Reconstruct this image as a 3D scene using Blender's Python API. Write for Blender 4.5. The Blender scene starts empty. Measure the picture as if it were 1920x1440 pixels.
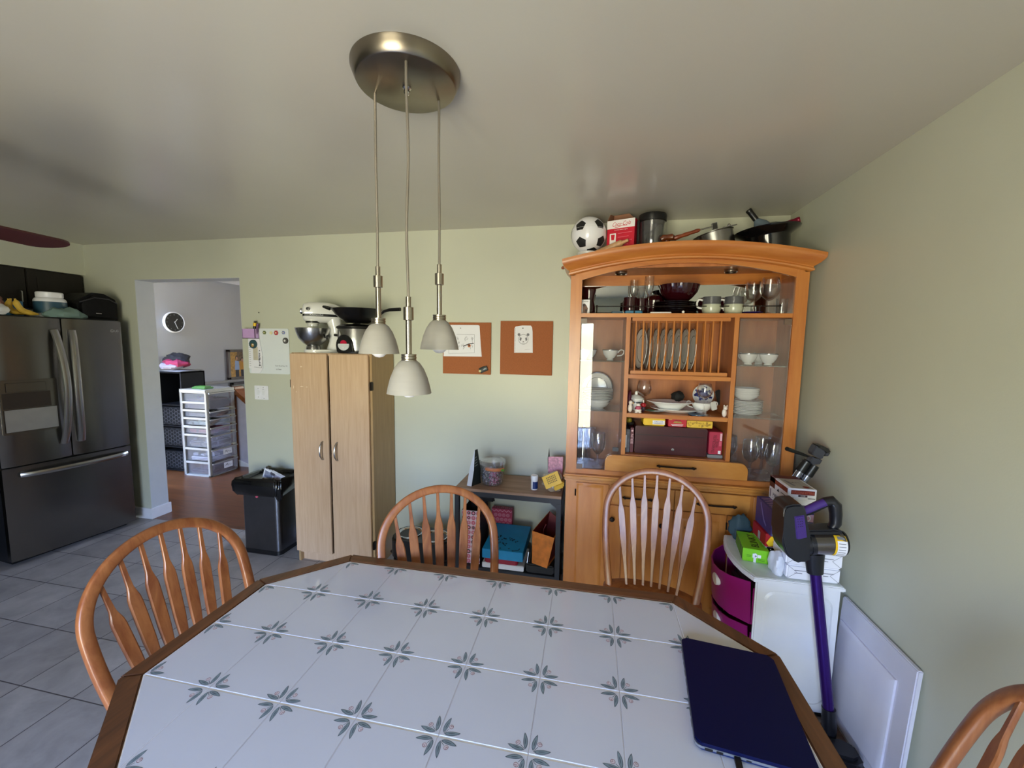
import bpy, bmesh, math, random
from mathutils import Matrix, Vector
R = math.radians
PI = math.pi
random.seed(7)
sc = bpy.context.scene
col = sc.collection

# ------------------------------------------------------------------ materials
def lin(c):
    if isinstance(c, str):
        c = c.lstrip('#'); c = [int(c[i:i+2], 16)/255 for i in (0, 2, 4)]
    return tuple((v/12.92 if v <= .04045 else ((v+.055)/1.055)**2.4) for v in c)

def newmat(name):
    m = bpy.data.materials.new(name); m.use_nodes = True
    nt = m.node_tree; nt.nodes.clear()
    out = nt.nodes.new('ShaderNodeOutputMaterial'); b = nt.nodes.new('ShaderNodeBsdfPrincipled')
    nt.links.new(b.outputs[0], out.inputs[0])
    return m, nt, b, out

MATS = {}
def plain(name, c, rough=.5, metal=0., vary=.06, vscale=14., bump=0., bscale=60., coat=0., spec=.5, aniso=0.):
    """colour with a little procedural mottling"""
    if name in MATS: return MATS[name]
    m, nt, b, out = newmat(name); c = lin(c)
    b.inputs['Roughness'].default_value = rough; b.inputs['Metallic'].default_value = metal
    b.inputs['Coat Weight'].default_value = coat; b.inputs['Specular IOR Level'].default_value = spec
    b.inputs['Anisotropic'].default_value = aniso
    tc = nt.nodes.new('ShaderNodeTexCoord'); n = nt.nodes.new('ShaderNodeTexNoise')
    n.inputs['Scale'].default_value = vscale; n.inputs['Detail'].default_value = 3
    nt.links.new(tc.outputs['Object'], n.inputs['Vector'])
    r = nt.nodes.new('ShaderNodeValToRGB')
    r.color_ramp.elements[0].position = .3; r.color_ramp.elements[1].position = .7
    r.color_ramp.elements[0].color = [v*(1-vary) for v in c]+[1]
    r.color_ramp.elements[1].color = [min(1, v*(1+vary)) for v in c]+[1]
    nt.links.new(n.outputs['Fac'], r.inputs['Fac']); nt.links.new(r.outputs['Color'], b.inputs['Base Color'])
    if bump:
        n2 = nt.nodes.new('ShaderNodeTexNoise'); n2.inputs['Scale'].default_value = bscale; n2.inputs['Detail'].default_value = 4
        nt.links.new(tc.outputs['Object'], n2.inputs['Vector'])
        bp = nt.nodes.new('ShaderNodeBump'); bp.inputs['Strength'].default_value = bump; bp.inputs['Distance'].default_value = .01
        nt.links.new(n2.outputs['Fac'], bp.inputs['Height']); nt.links.new(bp.outputs['Normal'], b.inputs['Normal'])
    MATS[name] = m
    return m

def wood(name, c1, c2, sc3=(18, 18, 1.5), rough=.4, coat=.15, dist=.6, detail=5, bump=.05):
    if name in MATS: return MATS[name]
    m, nt, b, out = newmat(name)
    b.inputs['Roughness'].default_value = rough; b.inputs['Coat Weight'].default_value = coat
    b.inputs['Coat Roughness'].default_value = .25
    tc = nt.nodes.new('ShaderNodeTexCoord'); mp = nt.nodes.new('ShaderNodeMapping')
    mp.inputs['Scale'].default_value = sc3
    nt.links.new(tc.outputs['Object'], mp.inputs['Vector'])
    n = nt.nodes.new('ShaderNodeTexNoise'); n.inputs['Scale'].default_value = 2.2; n.inputs['Detail'].default_value = detail
    n.inputs['Distortion'].default_value = dist; n.inputs['Roughness'].default_value = .62
    nt.links.new(mp.outputs[0], n.inputs['Vector'])
    r = nt.nodes.new('ShaderNodeValToRGB')
    r.color_ramp.elements[0].position = .32; r.color_ramp.elements[1].position = .68
    r.color_ramp.elements[0].color = list(lin(c1))+[1]; r.color_ramp.elements[1].color = list(lin(c2))+[1]
    nt.links.new(n.outputs['Fac'], r.inputs['Fac']); nt.links.new(r.outputs['Color'], b.inputs['Base Color'])
    bp = nt.nodes.new('ShaderNodeBump'); bp.inputs['Strength'].default_value = bump; bp.inputs['Distance'].default_value = .005
    nt.links.new(n.outputs['Fac'], bp.inputs['Height']); nt.links.new(bp.outputs['Normal'], b.inputs['Normal'])
    MATS[name] = m
    return m

def glass(name, tint=(1, 1, 1), refl=.9, rough=.0, haze=0., haze_col=(.9, .9, .9), base=.04, blend=.35):
    """thin clear glass: see-through with fresnel reflection, optional haze"""
    if name in MATS: return MATS[name]
    m = bpy.data.materials.new(name); m.use_nodes = True; nt = m.node_tree; nt.nodes.clear()
    out = nt.nodes.new('ShaderNodeOutputMaterial')
    t = nt.nodes.new('ShaderNodeBsdfTransparent'); t.inputs['Color'].default_value = list(tint)+[1]
    g = nt.nodes.new('ShaderNodeBsdfGlossy'); g.inputs['Roughness'].default_value = rough
    g.inputs['Color'].default_value = (refl, refl, refl, 1)
    lw = nt.nodes.new('ShaderNodeLayerWeight'); lw.inputs['Blend'].default_value = blend
    mr = nt.nodes.new('ShaderNodeMapRange'); mr.inputs['To Min'].default_value = base; mr.inputs['To Max'].default_value = .75
    nt.links.new(lw.outputs['Facing'], mr.inputs['Value'])
    mr.interpolation_type = 'SMOOTHSTEP'
    last = t
    if haze:
        d = nt.nodes.new('ShaderNodeBsdfDiffuse'); d.inputs['Color'].default_value = list(haze_col)+[1]
        mx0 = nt.nodes.new('ShaderNodeMixShader'); mx0.inputs[0].default_value = haze
        nt.links.new(t.outputs[0], mx0.inputs[1]); nt.links.new(d.outputs[0], mx0.inputs[2]); last = mx0
    mx = nt.nodes.new('ShaderNodeMixShader')
    nt.links.new(mr.outputs[0], mx.inputs[0]); nt.links.new(last.outputs[0], mx.inputs[1]); nt.links.new(g.outputs[0], mx.inputs[2])
    nt.links.new(mx.outputs[0], out.inputs[0])
    MATS[name] = m
    return m

def tiles(name, c1, c2, grout, size, origin, bw=1., offset=0., msize=.01, rough=.35, nscale=6., namt=.35, ndist=0.4, rot=0., dim=None):
    """tile or plank floor from the brick texture, in world metres"""
    m, nt, b, out = newmat(name); b.inputs['Roughness'].default_value = rough
    g = nt.nodes.new('ShaderNodeNewGeometry')
    mp = nt.nodes.new('ShaderNodeMapping'); mp.vector_type = 'POINT'
    mp.inputs['Scale'].default_value = (1/size,)*3
    mp.inputs['Location'].default_value = (-origin[0]/size, -origin[1]/size, 0)
    if rot: mp.inputs['Rotation'].default_value = (0, 0, rot)
    nt.links.new(g.outputs['Position'], mp.inputs['Vector'])
    br = nt.nodes.new('ShaderNodeTexBrick'); br.offset = offset; br.squash = 1
    br.inputs['Scale'].default_value = 1; br.inputs['Brick Width'].default_value = bw; br.inputs['Row Height'].default_value = 1
    br.inputs['Mortar Size'].default_value = msize; br.inputs['Mortar Smooth'].default_value = .2; br.inputs['Bias'].default_value = 0
    br.inputs['Color1'].default_value = list(lin(c1))+[1]; br.inputs['Color2'].default_value = list(lin(c2))+[1]
    br.inputs['Mortar'].default_value = list(lin(grout))+[1]
    nt.links.new(mp.outputs[0], br.inputs['Vector'])
    n = nt.nodes.new('ShaderNodeTexNoise'); n.inputs['Scale'].default_value = nscale; n.inputs['Detail'].default_value = 8
    n.inputs['Distortion'].default_value = ndist; n.inputs['Roughness'].default_value = .65
    mp2 = nt.nodes.new('ShaderNodeMapping'); mp2.inputs['Scale'].default_value = dim or (1, 1, 1)
    nt.links.new(g.outputs['Position'], mp2.inputs['Vector']); nt.links.new(mp2.outputs[0], n.inputs['Vector'])
    rr = nt.nodes.new('ShaderNodeMapRange'); rr.inputs['From Min'].default_value = .3; rr.inputs['From Max'].default_value = .7
    rr.inputs['To Min'].default_value = 1-namt; rr.inputs['To Max'].default_value = 1+namt*.5
    nt.links.new(n.outputs['Fac'], rr.inputs['Value'])
    mul = nt.nodes.new('ShaderNodeMix'); mul.data_type = 'RGBA'; mul.blend_type = 'MULTIPLY'; mul.inputs['Factor'].default_value = 1
    nt.links.new(br.outputs['Color'], mul.inputs['A']); nt.links.new(rr.outputs[0], mul.inputs['B'])
    nt.links.new(mul.outputs['Result'], b.inputs['Base Color'])
    bp = nt.nodes.new('ShaderNodeBump'); bp.inputs['Strength'].default_value = .25; bp.inputs['Distance'].default_value = .003; bp.invert = True
    nt.links.new(br.outputs['Fac'], bp.inputs['Height']); nt.links.new(bp.outputs['Normal'], b.inputs['Normal'])
    return m

# ------------------------------------------------------------------ mesh builder
_fontcache = {}
def text_polys(s):
    if s in _fontcache: return _fontcache[s]
    cu = bpy.data.curves.new('lettering', 'FONT'); cu.body = s; cu.size = 1; cu.resolution_u = 3
    ob = bpy.data.objects.new('lettering', cu); col.objects.link(ob)
    dg = bpy.context.evaluated_depsgraph_get(); dg.update()
    ev = ob.evaluated_get(dg); me = ev.to_mesh()
    vs = [(v.co.x, v.co.y) for v in me.vertices]; fs = [tuple(p.vertices) for p in me.polygons]
    ev.to_mesh_clear(); bpy.data.objects.remove(ob); bpy.data.curves.remove(cu)
    if vs:
        x0 = min(v[0] for v in vs); x1 = max(v[0] for v in vs); y0 = min(v[1] for v in vs); y1 = max(v[1] for v in vs)
    else: x0 = x1 = y0 = y1 = 0
    _fontcache[s] = (vs, fs, x0, x1, y0, y1)
    return _fontcache[s]

ROOTM = {}
class MB:
    def __init__(s): s.bm = bmesh.new(); s.mats = []; s.M = Matrix.Identity(4); s.wn = False
    def mi(s, m):
        if m not in s.mats: s.mats.append(m)
        return s.mats.index(m)
    def v(s, p): return s.bm.verts.new(s.M @ Vector(p))
    def faces(s, vs, fs, mat):
        k = s.mi(mat); V = [s.v(p) for p in vs]; out = []
        for f in fs:
            try: fc = s.bm.faces.new([V[i] for i in f])
            except ValueError: continue
            fc.material_index = k; fc.smooth = True; out.append(fc)
        return V, out
    def hexa(s, P, mat, bev=0., seg=2):
        """8 points: bottom 4 then top 4 (same order round)"""
        V, F = s.faces(P, [(3, 2, 1, 0), (4, 5, 6, 7), (0, 1, 5, 4), (1, 2, 6, 5), (2, 3, 7, 6), (3, 0, 4, 7)], mat)
        if bev:
            s.wn = True; es = list({e for f in F for e in f.edges})
            r = bmesh.ops.bevel(s.bm, geom=es, offset=bev, segments=seg, affect='EDGES', clamp_overlap=True)
            for f in r['faces']: f.smooth = True
    def box(s, x0, x1, y0, y1, z0, z1, mat, bev=0., seg=2):
        s.hexa([(x0, y0, z0), (x1, y0, z0), (x1, y1, z0), (x0, y1, z0), (x0, y0, z1), (x1, y0, z1), (x1, y1, z1), (x0, y1, z1)], mat, bev, seg)
    def obox(s, c, ax, ay, az, mat, bev=0.):
        """box from centre and three half axes"""
        c, ax, ay, az = map(Vector, (c, ax, ay, az))
        s.hexa([c-ax-ay-az, c+ax-ay-az, c+ax+ay-az, c-ax+ay-az, c-ax-ay+az, c+ax-ay+az, c+ax+ay+az, c-ax+ay+az], mat, bev)
    def prism(s, pts, w0, w1, mat, plane='xz', bev=0.):
        """extrude a 2-D outline; plane xz -> along y, xy -> along z, yz -> along x"""
        f = {'xz': lambda u, v, w: (u, w, v), 'xy': lambda u, v, w: (u, v, w), 'yz': lambda u, v, w: (w, u, v)}[plane]
        n = len(pts)
        P = [f(u, v, w0) for u, v in pts]+[f(u, v, w1) for u, v in pts]
        F = [tuple(range(n))[::-1], tuple(range(n, 2*n))]+[(i, (i+1) % n, n+(i+1) % n, n+i) for i in range(n)]
        V, FF = s.faces(P, F, mat)
        if bev:
            s.wn = True; es = list({e for fc in FF[:2] for e in fc.edges})
            bmesh.ops.bevel(s.bm, geom=es, offset=bev, segments=2, affect='EDGES', clamp_overlap=True)
    def lathe(s, prof, mat, c=(0, 0, 0), seg=32, axis=None, sx=1., sy=1., mat2=None, split=None):
        """revolve (r,z) profile about z at c; axis: 3x3-able Matrix to re-orient"""
        c = Vector(c); A = axis or Matrix.Identity(3)
        rings = []
        for r, z in prof:
            if r < 1e-6: rings.append([s.v(c+A@Vector((0, 0, z)))])
            else: rings.append([s.v(c+A@Vector((r*sx*math.cos(2*PI*i/seg), r*sy*math.sin(2*PI*i/seg), z))) for i in range(seg)])
        for j in range(len(rings)-1):
            k = s.mi(mat2 if (mat2 and split and split(j)) else mat)
            a, b = rings[j], rings[j+1]
            for i in range(seg):
                i2 = (i+1) % seg
                if len(a) == 1 and len(b) == 1: continue
                q = [a[0], b[i], b[i2]] if len(a) == 1 else ([a[i], a[i2], b[0]] if len(b) == 1 else [a[i], a[i2], b[i2], b[i]])
                try: fc = s.bm.faces.new(q)
                except ValueError: continue
                fc.material_index = k; fc.smooth = True
    def tube(s, pts, rad, mat, seg=10, closed=False, flat=1., ref=None, caps=True, sq=1.):
        """sweep a (flattened) circle along points. flat scales the second axis; ref fixes the first"""
        P = [Vector(p) for p in pts]; n = len(P)
        rad = rad if isinstance(rad, (list, tuple)) else [rad]*n
        rings = []; prev = None
        for i in range(n):
            t = (P[(i+1) % n]-P[i-1]) if closed else (P[min(i+1, n-1)]-P[max(i-1, 0)])
            t.normalize()
            if ref is not None: a = Vector(ref)
            elif prev is None: a = Vector((0, 0, 1)) if abs(t.z) < .9 else Vector((1, 0, 0))
            else: a = prev
            a = (a-t*a.dot(t)).normalized(); prev = a; b = t.cross(a)
            pw = lambda q: math.copysign(abs(q)**sq, q)
            rings.append([s.v(P[i]+a*rad[i]*pw(math.cos(2*PI*k/seg))+b*rad[i]*flat*pw(math.sin(2*PI*k/seg))) for k in range(seg)])
        k = s.mi(mat)
        for j in range(n if closed else n-1):
            A, B = rings[j], rings[(j+1) % n]
            for i in range(seg):
                fc = s.bm.faces.new([A[i], A[(i+1) % seg], B[(i+1) % seg], B[i]]); fc.material_index = k; fc.smooth = True
        if caps and not closed:
            for rg in (rings[0][::-1], rings[-1]):
                fc = s.bm.faces.new(rg); fc.material_index = k
    def cyl(s, p0, p1, r, mat, r1=None, seg=20): s.tube([p0, p1], [r, r if r1 is None else r1], mat, seg)
    def ball(s, c, r, mat, seg=24, rings=14):
        r = r if isinstance(r, (tuple, list)) else (r, r, r); c = Vector(c)
        L = [[s.v(c+Vector((0, 0, -r[2])))]]
        for j in range(1, rings):
            a = -PI/2+PI*j/rings
            L.append([s.v(c+Vector((r[0]*math.cos(a)*math.cos(2*PI*i/seg), r[1]*math.cos(a)*math.sin(2*PI*i/seg), r[2]*math.sin(a)))) for i in range(seg)])
        L.append([s.v(c+Vector((0, 0, r[2])))]); k = s.mi(mat)
        for j in range(len(L)-1):
            a, b = L[j], L[j+1]
            for i in range(seg):
                i2 = (i+1) % seg
                q = [a[0], b[i2], b[i]] if len(a) == 1 else ([a[i], a[i2], b[0]] if len(b) == 1 else [a[i], a[i2], b[i2], b[i]])
                fc = s.bm.faces.new(q); fc.material_index = k; fc.smooth = True
    def poly(s, pts, mat):
        V, F = s.faces(pts, [tuple(range(len(pts)))], mat)
        for f in F: f.smooth = False
    def on(s, o, right, up, eps=.0006):
        """frame for flat marks on a surface: returns f(u,v) -> point"""
        o, right, up = Vector(o), Vector(right).normalized(), Vector(up).normalized(); nn = right.cross(up)*eps
        return lambda u, v, k=1.: o+right*u+up*v+nn*k
    def mark(s, fr, pts, mat, k=1.): s.poly([fr(u, v, k) for u, v in pts], mat)
    def rect(s, fr, u0, u1, v0, v1, mat, k=1.): s.mark(fr, [(u0, v0), (u1, v0), (u1, v1), (u0, v1)], mat, k)
    def disc(s, fr, u, v, r, mat, k=1., n=16, ry=None): s.mark(fr, [(u+r*math.cos(2*PI*i/n), v+(ry or r)*math.sin(2*PI*i/n)) for i in range(n)], mat, k)
    def ring(s, fr, u, v, r, w, mat, k=1., n=18):
        for i in range(n):
            a, b = 2*PI*i/n, 2*PI*(i+1)/n
            s.mark(fr, [(u+q*math.cos(t), v+q*math.sin(t)) for q, t in ((r, a), (r, b), (r-w, b), (r-w, a))], mat, k)
    def line(s, fr, pts, w, mat, k=1.):
        for (a, b), (c, d) in zip(pts, pts[1:]):
            L = math.hypot(c-a, d-b) or 1; nx, ny = -(d-b)/L*w/2, (c-a)/L*w/2
            s.mark(fr, [(a-nx, b-ny), (c-nx, d-ny), (c+nx, d+ny), (a+nx, b+ny)], mat, k)
    def text(s, fr, txt, u, v, h, mat, w=None, k=1.5, rot=0., shear=0.):
        """lettering h tall (w wide) centred at u,v on frame fr"""
        vs, fs, x0, x1, y0, y1 = text_polys(txt)
        if not vs: return
        sy = h/max(1e-6, y1-y0); sx = (w/(x1-x0)) if w else sy
        ca, sa = math.cos(rot), math.sin(rot); q = []
        for x, y in vs:
            a = (x-(x0+x1)/2)*sx; b = (y-(y0+y1)/2)*sy; a += shear*b
            q.append(fr(u+a*ca-b*sa, v+a*sa+b*ca, k))
        V, F = s.faces(q, fs, mat)
        for f in F: f.smooth = False
    def build(s, name, parent=None, loc=None, world=True, rotz=0., angle=35., fixn=True):
        """world: geometry was written in world metres and is moved to the thing's own frame"""
        bm = s.bm
        if parent is not None: T = ROOTM[parent]
        else: T = Matrix.Translation(loc or (0, 0, 0)) @ Matrix.Rotation(rotz, 4, 'Z')
        if world: bm.transform(T.inverted())
        if fixn: bmesh.ops.recalc_face_normals(bm, faces=bm.faces[:])
        me = bpy.data.meshes.new(name); bm.to_mesh(me); bm.free()
        for m in s.mats: me.materials.append(m)
        me.set_sharp_from_angle(angle=R(angle))
        o = bpy.data.objects.new(name, me); col.objects.link(o)
        if s.wn: wm = o.modifiers.new('weighted_normal', 'WEIGHTED_NORMAL'); wm.keep_sharp = True; wm.weight = 80
        if parent is not None: o.parent = parent; ROOTM[o] = T
        else: o.matrix_world = T; ROOTM[o] = T
        return o

def tag(o, label, cat, group=None):
    o['label'] = label; o['category'] = cat
    if group: o['group'] = group
    return o
def thing(name, label, cat, loc=(0, 0, 0), rotz=0., group=None):
    o = bpy.data.objects.new(name, None); col.objects.link(o)
    o.location = loc; o.rotation_euler = (0, 0, rotz); o.empty_display_size = .05
    ROOTM[o] = Matrix.Translation(loc) @ Matrix.Rotation(rotz, 4, 'Z')
    return tag(o, label, cat, group)
def struct(name, mb, label=None, cat=None):
    o = mb.build(name); o['kind'] = 'structure'
    if label: o['label'] = label; o['category'] = cat or name.split('_')[0]
    return o
def dup(root, loc, rotz=0., label=None, group=None, scale=None):
    r = root.copy(); col.objects.link(r); r.location = loc; r.rotation_euler = (0, 0, rotz)
    if scale: r.scale = scale
    if label: r['label'] = label
    if group: r['group'] = group
    for ch in list(root.children):
        c = ch.copy(); col.objects.link(c); c.parent = r
        for g in list(ch.children):
            d = g.copy(); col.objects.link(d); d.parent = c
    return r
def arc(cx, cy, r, a0, a1, n=8, ry=None):
    return [(cx+r*math.cos(R(a0+(a1-a0)*i/n)), cy+(ry or r)*math.sin(R(a0+(a1-a0)*i/n))) for i in range(n+1)]
def rrect(x0, x1, y0, y1, r, n=5):
    return arc(x1-r, y1-r, r, 0, 90, n)+arc(x0+r, y1-r, r, 90, 180, n)+arc(x0+r, y0+r, r, 180, 270, n)+arc(x1-r, y0+r, r, 270, 360, n)
def toward(d):
    """rotation taking +z to direction d"""
    return Vector((0, 0, 1)).rotation_difference(Vector(d).normalized()).to_matrix()
def sm_(P, n=5):
    """smooth curve through points (Catmull-Rom)"""
    P = [Vector(p) for p in P]; Q = [P[0]*2-P[1]]+P+[P[-1]*2-P[-2]]; out = []
    for i in range(1, len(Q)-2):
        for k in range(n):
            t = k/n; a, b, c, d = Q[i-1:i+3]
            out.append(.5*((2*b)+(c-a)*t+(2*a-5*b+4*c-d)*t*t+(3*b-a-3*c+d)*t**3))
    return out+[P[-1]]
def lerp(a, b, t): return tuple(x+(y-x)*t for x, y in zip(a, b))

# ------------------------------------------------------------------ palette
M_WALL = plain('sage_wall_paint', '#C6C8B6', .42, vary=.02, vscale=3, bump=.03, bscale=180)
M_CEIL = plain('ceiling_paint', '#C4C0B6', .24, vary=.02, vscale=2, bump=.02, bscale=120)
M_HALL = plain('hall_grey_paint', '#AEAEB2', .6, vary=.02, vscale=3)
M_TRIM = plain('white_trim_paint', '#E4E5EC', .35, vary=.02)
M_OAK = wood('oak_chair', '#7E4526', '#A66A3E', (14, 14, 1.6), .38, .22)
M_OAKX = wood('oak_table_edge', '#4E3120', '#75492B', (1.6, 14, 14), .42, .2)
M_OAKY = wood('oak_table_edge_end', '#4E3120', '#75492B', (14, 1.6, 14), .42, .2)
M_MAPZ = wood('maple_hutch_upright', '#AC622A', '#C47F3C', (9, 9, 1.0), .33, .3, dist=.35)
M_MAPX = wood('maple_hutch_rail', '#AC622A', '#C47F3C', (1.0, 9, 9), .33, .3, dist=.35)
M_MAPB = wood('maple_hutch_lower', '#B8752F', '#CC8D45', (1.2, 8, 6), .33, .3, dist=.5)
M_MAPBZ = wood('maple_hutch_door', '#B36C2C', '#C98540', (8, 8, 1.1), .33, .3, dist=.5)
M_MAPIN = wood('maple_hutch_inside', '#9C5A2C', '#B87340', (7, 7, .9), .4, .15, dist=.3)
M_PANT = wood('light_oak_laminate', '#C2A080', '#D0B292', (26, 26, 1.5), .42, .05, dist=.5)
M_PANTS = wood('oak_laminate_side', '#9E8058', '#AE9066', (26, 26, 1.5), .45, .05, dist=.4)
M_STEEL = plain('brushed_steel', '#A9A8A6', .27, 1., vary=.04, vscale=5)
M_FRIDGE = plain('fridge_steel', '#7D7B79', .26, 1., vary=.05, vscale=3)
M_CHROME = plain('chrome', '#D8D8D8', .12, 1., vary=.02)
M_NICKEL = plain('satin_nickel', '#B3ABA0', .28, 1., vary=.03)
M_BLACK = plain('black_plastic', '#121213', .35)
M_BLKM = plain('black_matte', '#161618', .6)
M_BRONZE = plain('dark_bronze', '#231A14', .38, .6)
M_GREY = plain('grey_plastic', '#7E8084', .4)
M_WHITE = plain('white_plastic', '#E6E7EA', .32, vary=.015)
M_PAPER = plain('white_paper', '#ECECF2', .7, vary=.015)
M_INK = plain('ink', '#23232B', .7)
M_PENCIL = plain('pencil_grey', '#7D7D84', .8)
M_CHINA = plain('white_china', '#EEEEEC', .14, vary=.01, coat=.4)
M_SILVERB = plain('silver_china_band', '#8F9094', .25, .7)
M_GLASS = glass('drinking_glass', (.97, .97, .97), base=.05)
M_RED = plain('red_print', '#C01B2E', .45)
M_MAROON = plain('maroon_glaze', '#2C070E', .15, coat=.5)
M_YEL = plain('yellow_print', '#EFC21E', .45)

# ------------------------------------------------------------------ setting
XL, XR, YB, YF, ZC = -4.75, 1.1446, 2.836, -1.8, 2.44
DX0, DX1, DZ = -3.889, -2.827, 2.133          # doorway to the hall
PX0, PX1, PZ = -1.5, .03, 2.03              # patio door behind the camera
mb = MB(); mb.box(XL-.1, XR+.1, YF-.1, YB, -.08, 0, tiles('stone_tile', '#ACA7A4', '#9C9795', '#554F51', .3155, (-1.957, 1.268), msize=.009, rough=.42, nscale=5, namt=.28))
struct('floor', mb)
mb = MB(); mb.box(-5.4, -1.0, YB, 6.4, -.08, 0, tiles('hall_planks', '#6B3F22', '#7E4C2A', '#3B2112', .12, (0, 0), bw=8., offset=.37, msize=.012, rough=.28, nscale=3, namt=.3, dim=(1, 9, 1)))
struct('floor', mb)
mb = MB(); mb.box(XL-.1, XR+.1, YF-.1, YB+.16, ZC, ZC+.1, M_CEIL); struct('ceiling', mb)
mb = MB()
mb.box(XL-.1, DX0, YB, YB+.15, 0, ZC, M_WALL); mb.box(DX1, XR+.1, YB, YB+.15, 0, ZC, M_WALL); mb.box(DX0, DX1, YB, YB+.15, DZ, ZC, M_WALL)
struct('wall_back', mb)
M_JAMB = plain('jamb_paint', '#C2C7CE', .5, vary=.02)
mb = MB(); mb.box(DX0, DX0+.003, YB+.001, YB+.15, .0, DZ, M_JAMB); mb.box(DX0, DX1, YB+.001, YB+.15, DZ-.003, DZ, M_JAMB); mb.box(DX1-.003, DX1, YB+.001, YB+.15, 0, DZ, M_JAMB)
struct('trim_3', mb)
mb = MB(); mb.box(XR, XR+.12, YF-.1, YB+.15, 0, ZC, M_WALL); struct('wall_right', mb)
mb = MB(); mb.box(XL-.12, XL, YF-.1, YB+.15, 0, ZC, M_WALL); struct('wall_left', mb)
mb = MB(); mb.box(XL, -4.428, .2, YB, 2.176, ZC, M_WALL); struct('wall_soffit', mb)
mb = MB()
mb.box(XL, PX0, YF-.12, YF, 0, ZC, M_WALL); mb.box(PX1, XR, YF-.12, YF, 0, ZC, M_WALL); mb.box(PX0, PX1, YF-.12, YF, PZ, ZC, M_WALL)
struct('wall_front', mb)
mb = MB()
for a, b in ((PX0, PX0+.05), (PX1-.05, PX1), ((PX0+PX1)/2-.04, (PX0+PX1)/2+.04)): mb.box(a, b, YF-.09, YF-.03, 0, PZ, M_TRIM, .004)
mb.box(PX0, PX1, YF-.09, YF-.03, PZ-.05, PZ, M_TRIM, .004); mb.box(PX0, PX1, YF-.09, YF-.03, 0, .06, M_TRIM, .004)
d = struct('door_1', mb)
mb = MB(); mb.box(PX0+.05, PX1-.05, YF-.063, YF-.057, .06, PZ-.05, glass('window_pane', (.98, .99, .98), base=.03)); mb.build('glass_pane', d)
# baseboards
mb = MB()
def bboard(x0, x1, y0, y1): mb.box(x0, x1, y0, y1, 0, .085, M_TRIM); mb.box(x0+.003*(x1-x0 < .03), x1-.003*(x1-x0 < .03), y0+.003*(y1-y0 < .03), y1, .085, .098, M_TRIM, .003)
mb.prism([(-4.45, YB-.013), (DX0+.016, YB-.013), (DX0+.016, YB+.163), (DX0+.001, YB+.163), (DX0+.001, YB), (-4.45, YB)], 0, .098, M_TRIM, 'xy', .003)
struct('baseboard_back', mb)
mb = MB(); bboard(DX1, -.17, YB-.013, YB); struct('baseboard_back', mb)
mb = MB(); mb.box(XR-.013, XR, YF, YB-.45, 0, .09, M_TRIM, .003); struct('baseboard_right', mb)
# hall shell
HX = -5.231
mb = MB(); mb.box(HX-.1, HX, YB+.15, 6.4, 0, ZC, M_HALL); struct('wall_hall_left', mb)
mb = MB(); mb.box(HX-.1, -1.0, YB+.15, 6.4, ZC, ZC+.1, M_TRIM); struct('ceiling_hall', mb)
WY0, WY1, WZ0, WZ1 = -3.4, -2.5, .55, 1.75       # hall window, x range and z range
mb = MB(); mb.box(-1.1, -1.0, YB+.15, 6.4, 0, ZC, M_HALL); struct('wall_hall_right', mb)
mb = MB(); mb.box(HX, WY0, 6.3, 6.4, 0, ZC, M_HALL); mb.box(WY1, -1.1, 6.3, 6.4, 0, ZC, M_HALL); mb.box(WY0, WY1, 6.3, 6.4, 0, WZ0, M_HALL); mb.box(WY0, WY1, 6.3, 6.4, WZ1, ZC, M_HALL)
struct('wall_hall_back', mb)
mb = MB()
for a, b, c_, d_ in ((WY0, WY0+.05, WZ0, WZ1), (WY1-.05, WY1, WZ0, WZ1), (WY0, WY1, WZ0, WZ0+.05), (WY0, WY1, WZ1-.05, WZ1), ((WY0+WY1)/2-.03, (WY0+WY1)/2+.03, WZ0, WZ1)): mb.box(a, b, 6.32, 6.37, c_, d_, M_TRIM)
w = struct('window_1', mb)
mb = MB(); mb.box(WY0+.05, WY1-.05, 6.342, 6.348, WZ0+.05, WZ1-.05, MATS['window_pane']); mb.build('glass_pane', w)
# hall ledge, stair wall
M_BROWN = wood('stained_trim', '#6F3D1D', '#8A5029', (8, 8, 1.4), .35, .2)
mb = MB(); mb.box(HX, HX+.07, 4.27, 6.3, 1.015, 1.045, plain('grey_ledge_paint', '#8E8A86', .5)); struct('trim_1', mb)
mb = MB()
mb.prism([(-4.47, 0), (-4.47, .93), (-4.2, .72), (-3.5, .17), (-3.5, 0)], 4.34, 4.44, plain('stair_wall_paint', '#B4B2C4', .6))
struct('wall_stair', mb)
mb = MB(); mb.box(-4.56, -4.46, 4.32, 4.46, 0, 1.03, M_BROWN, .004)
mb.hexa([(-4.47, 4.32, .945), (-3.5, 4.32, .185), (-3.5, 4.46, .185), (-4.47, 4.46, .945), (-4.50, 4.32, 1.035), (-3.5, 4.32, .265), (-3.5, 4.46, .265), (-4.50, 4.46, 1.035)], M_BROWN)
struct('trim_2', mb)
mb = MB(); mb.prism([(-4.46, 0), (-4.46, .085), (-4.22, .0)], 4.326, 4.338, M_TRIM); struct('baseboard_hall', mb)

# small nail in the wall
mb = MB(); mb.cyl((-2.66, 2.836, 1.854), (-2.65, 2.826, 1.854), .004, M_BLACK, seg=8)
tag(mb.build('wall_nail', loc=(-2.66, 2.836, 1.854)), 'tiny dark nail in the green wall above the whiteboard', 'nail')

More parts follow.
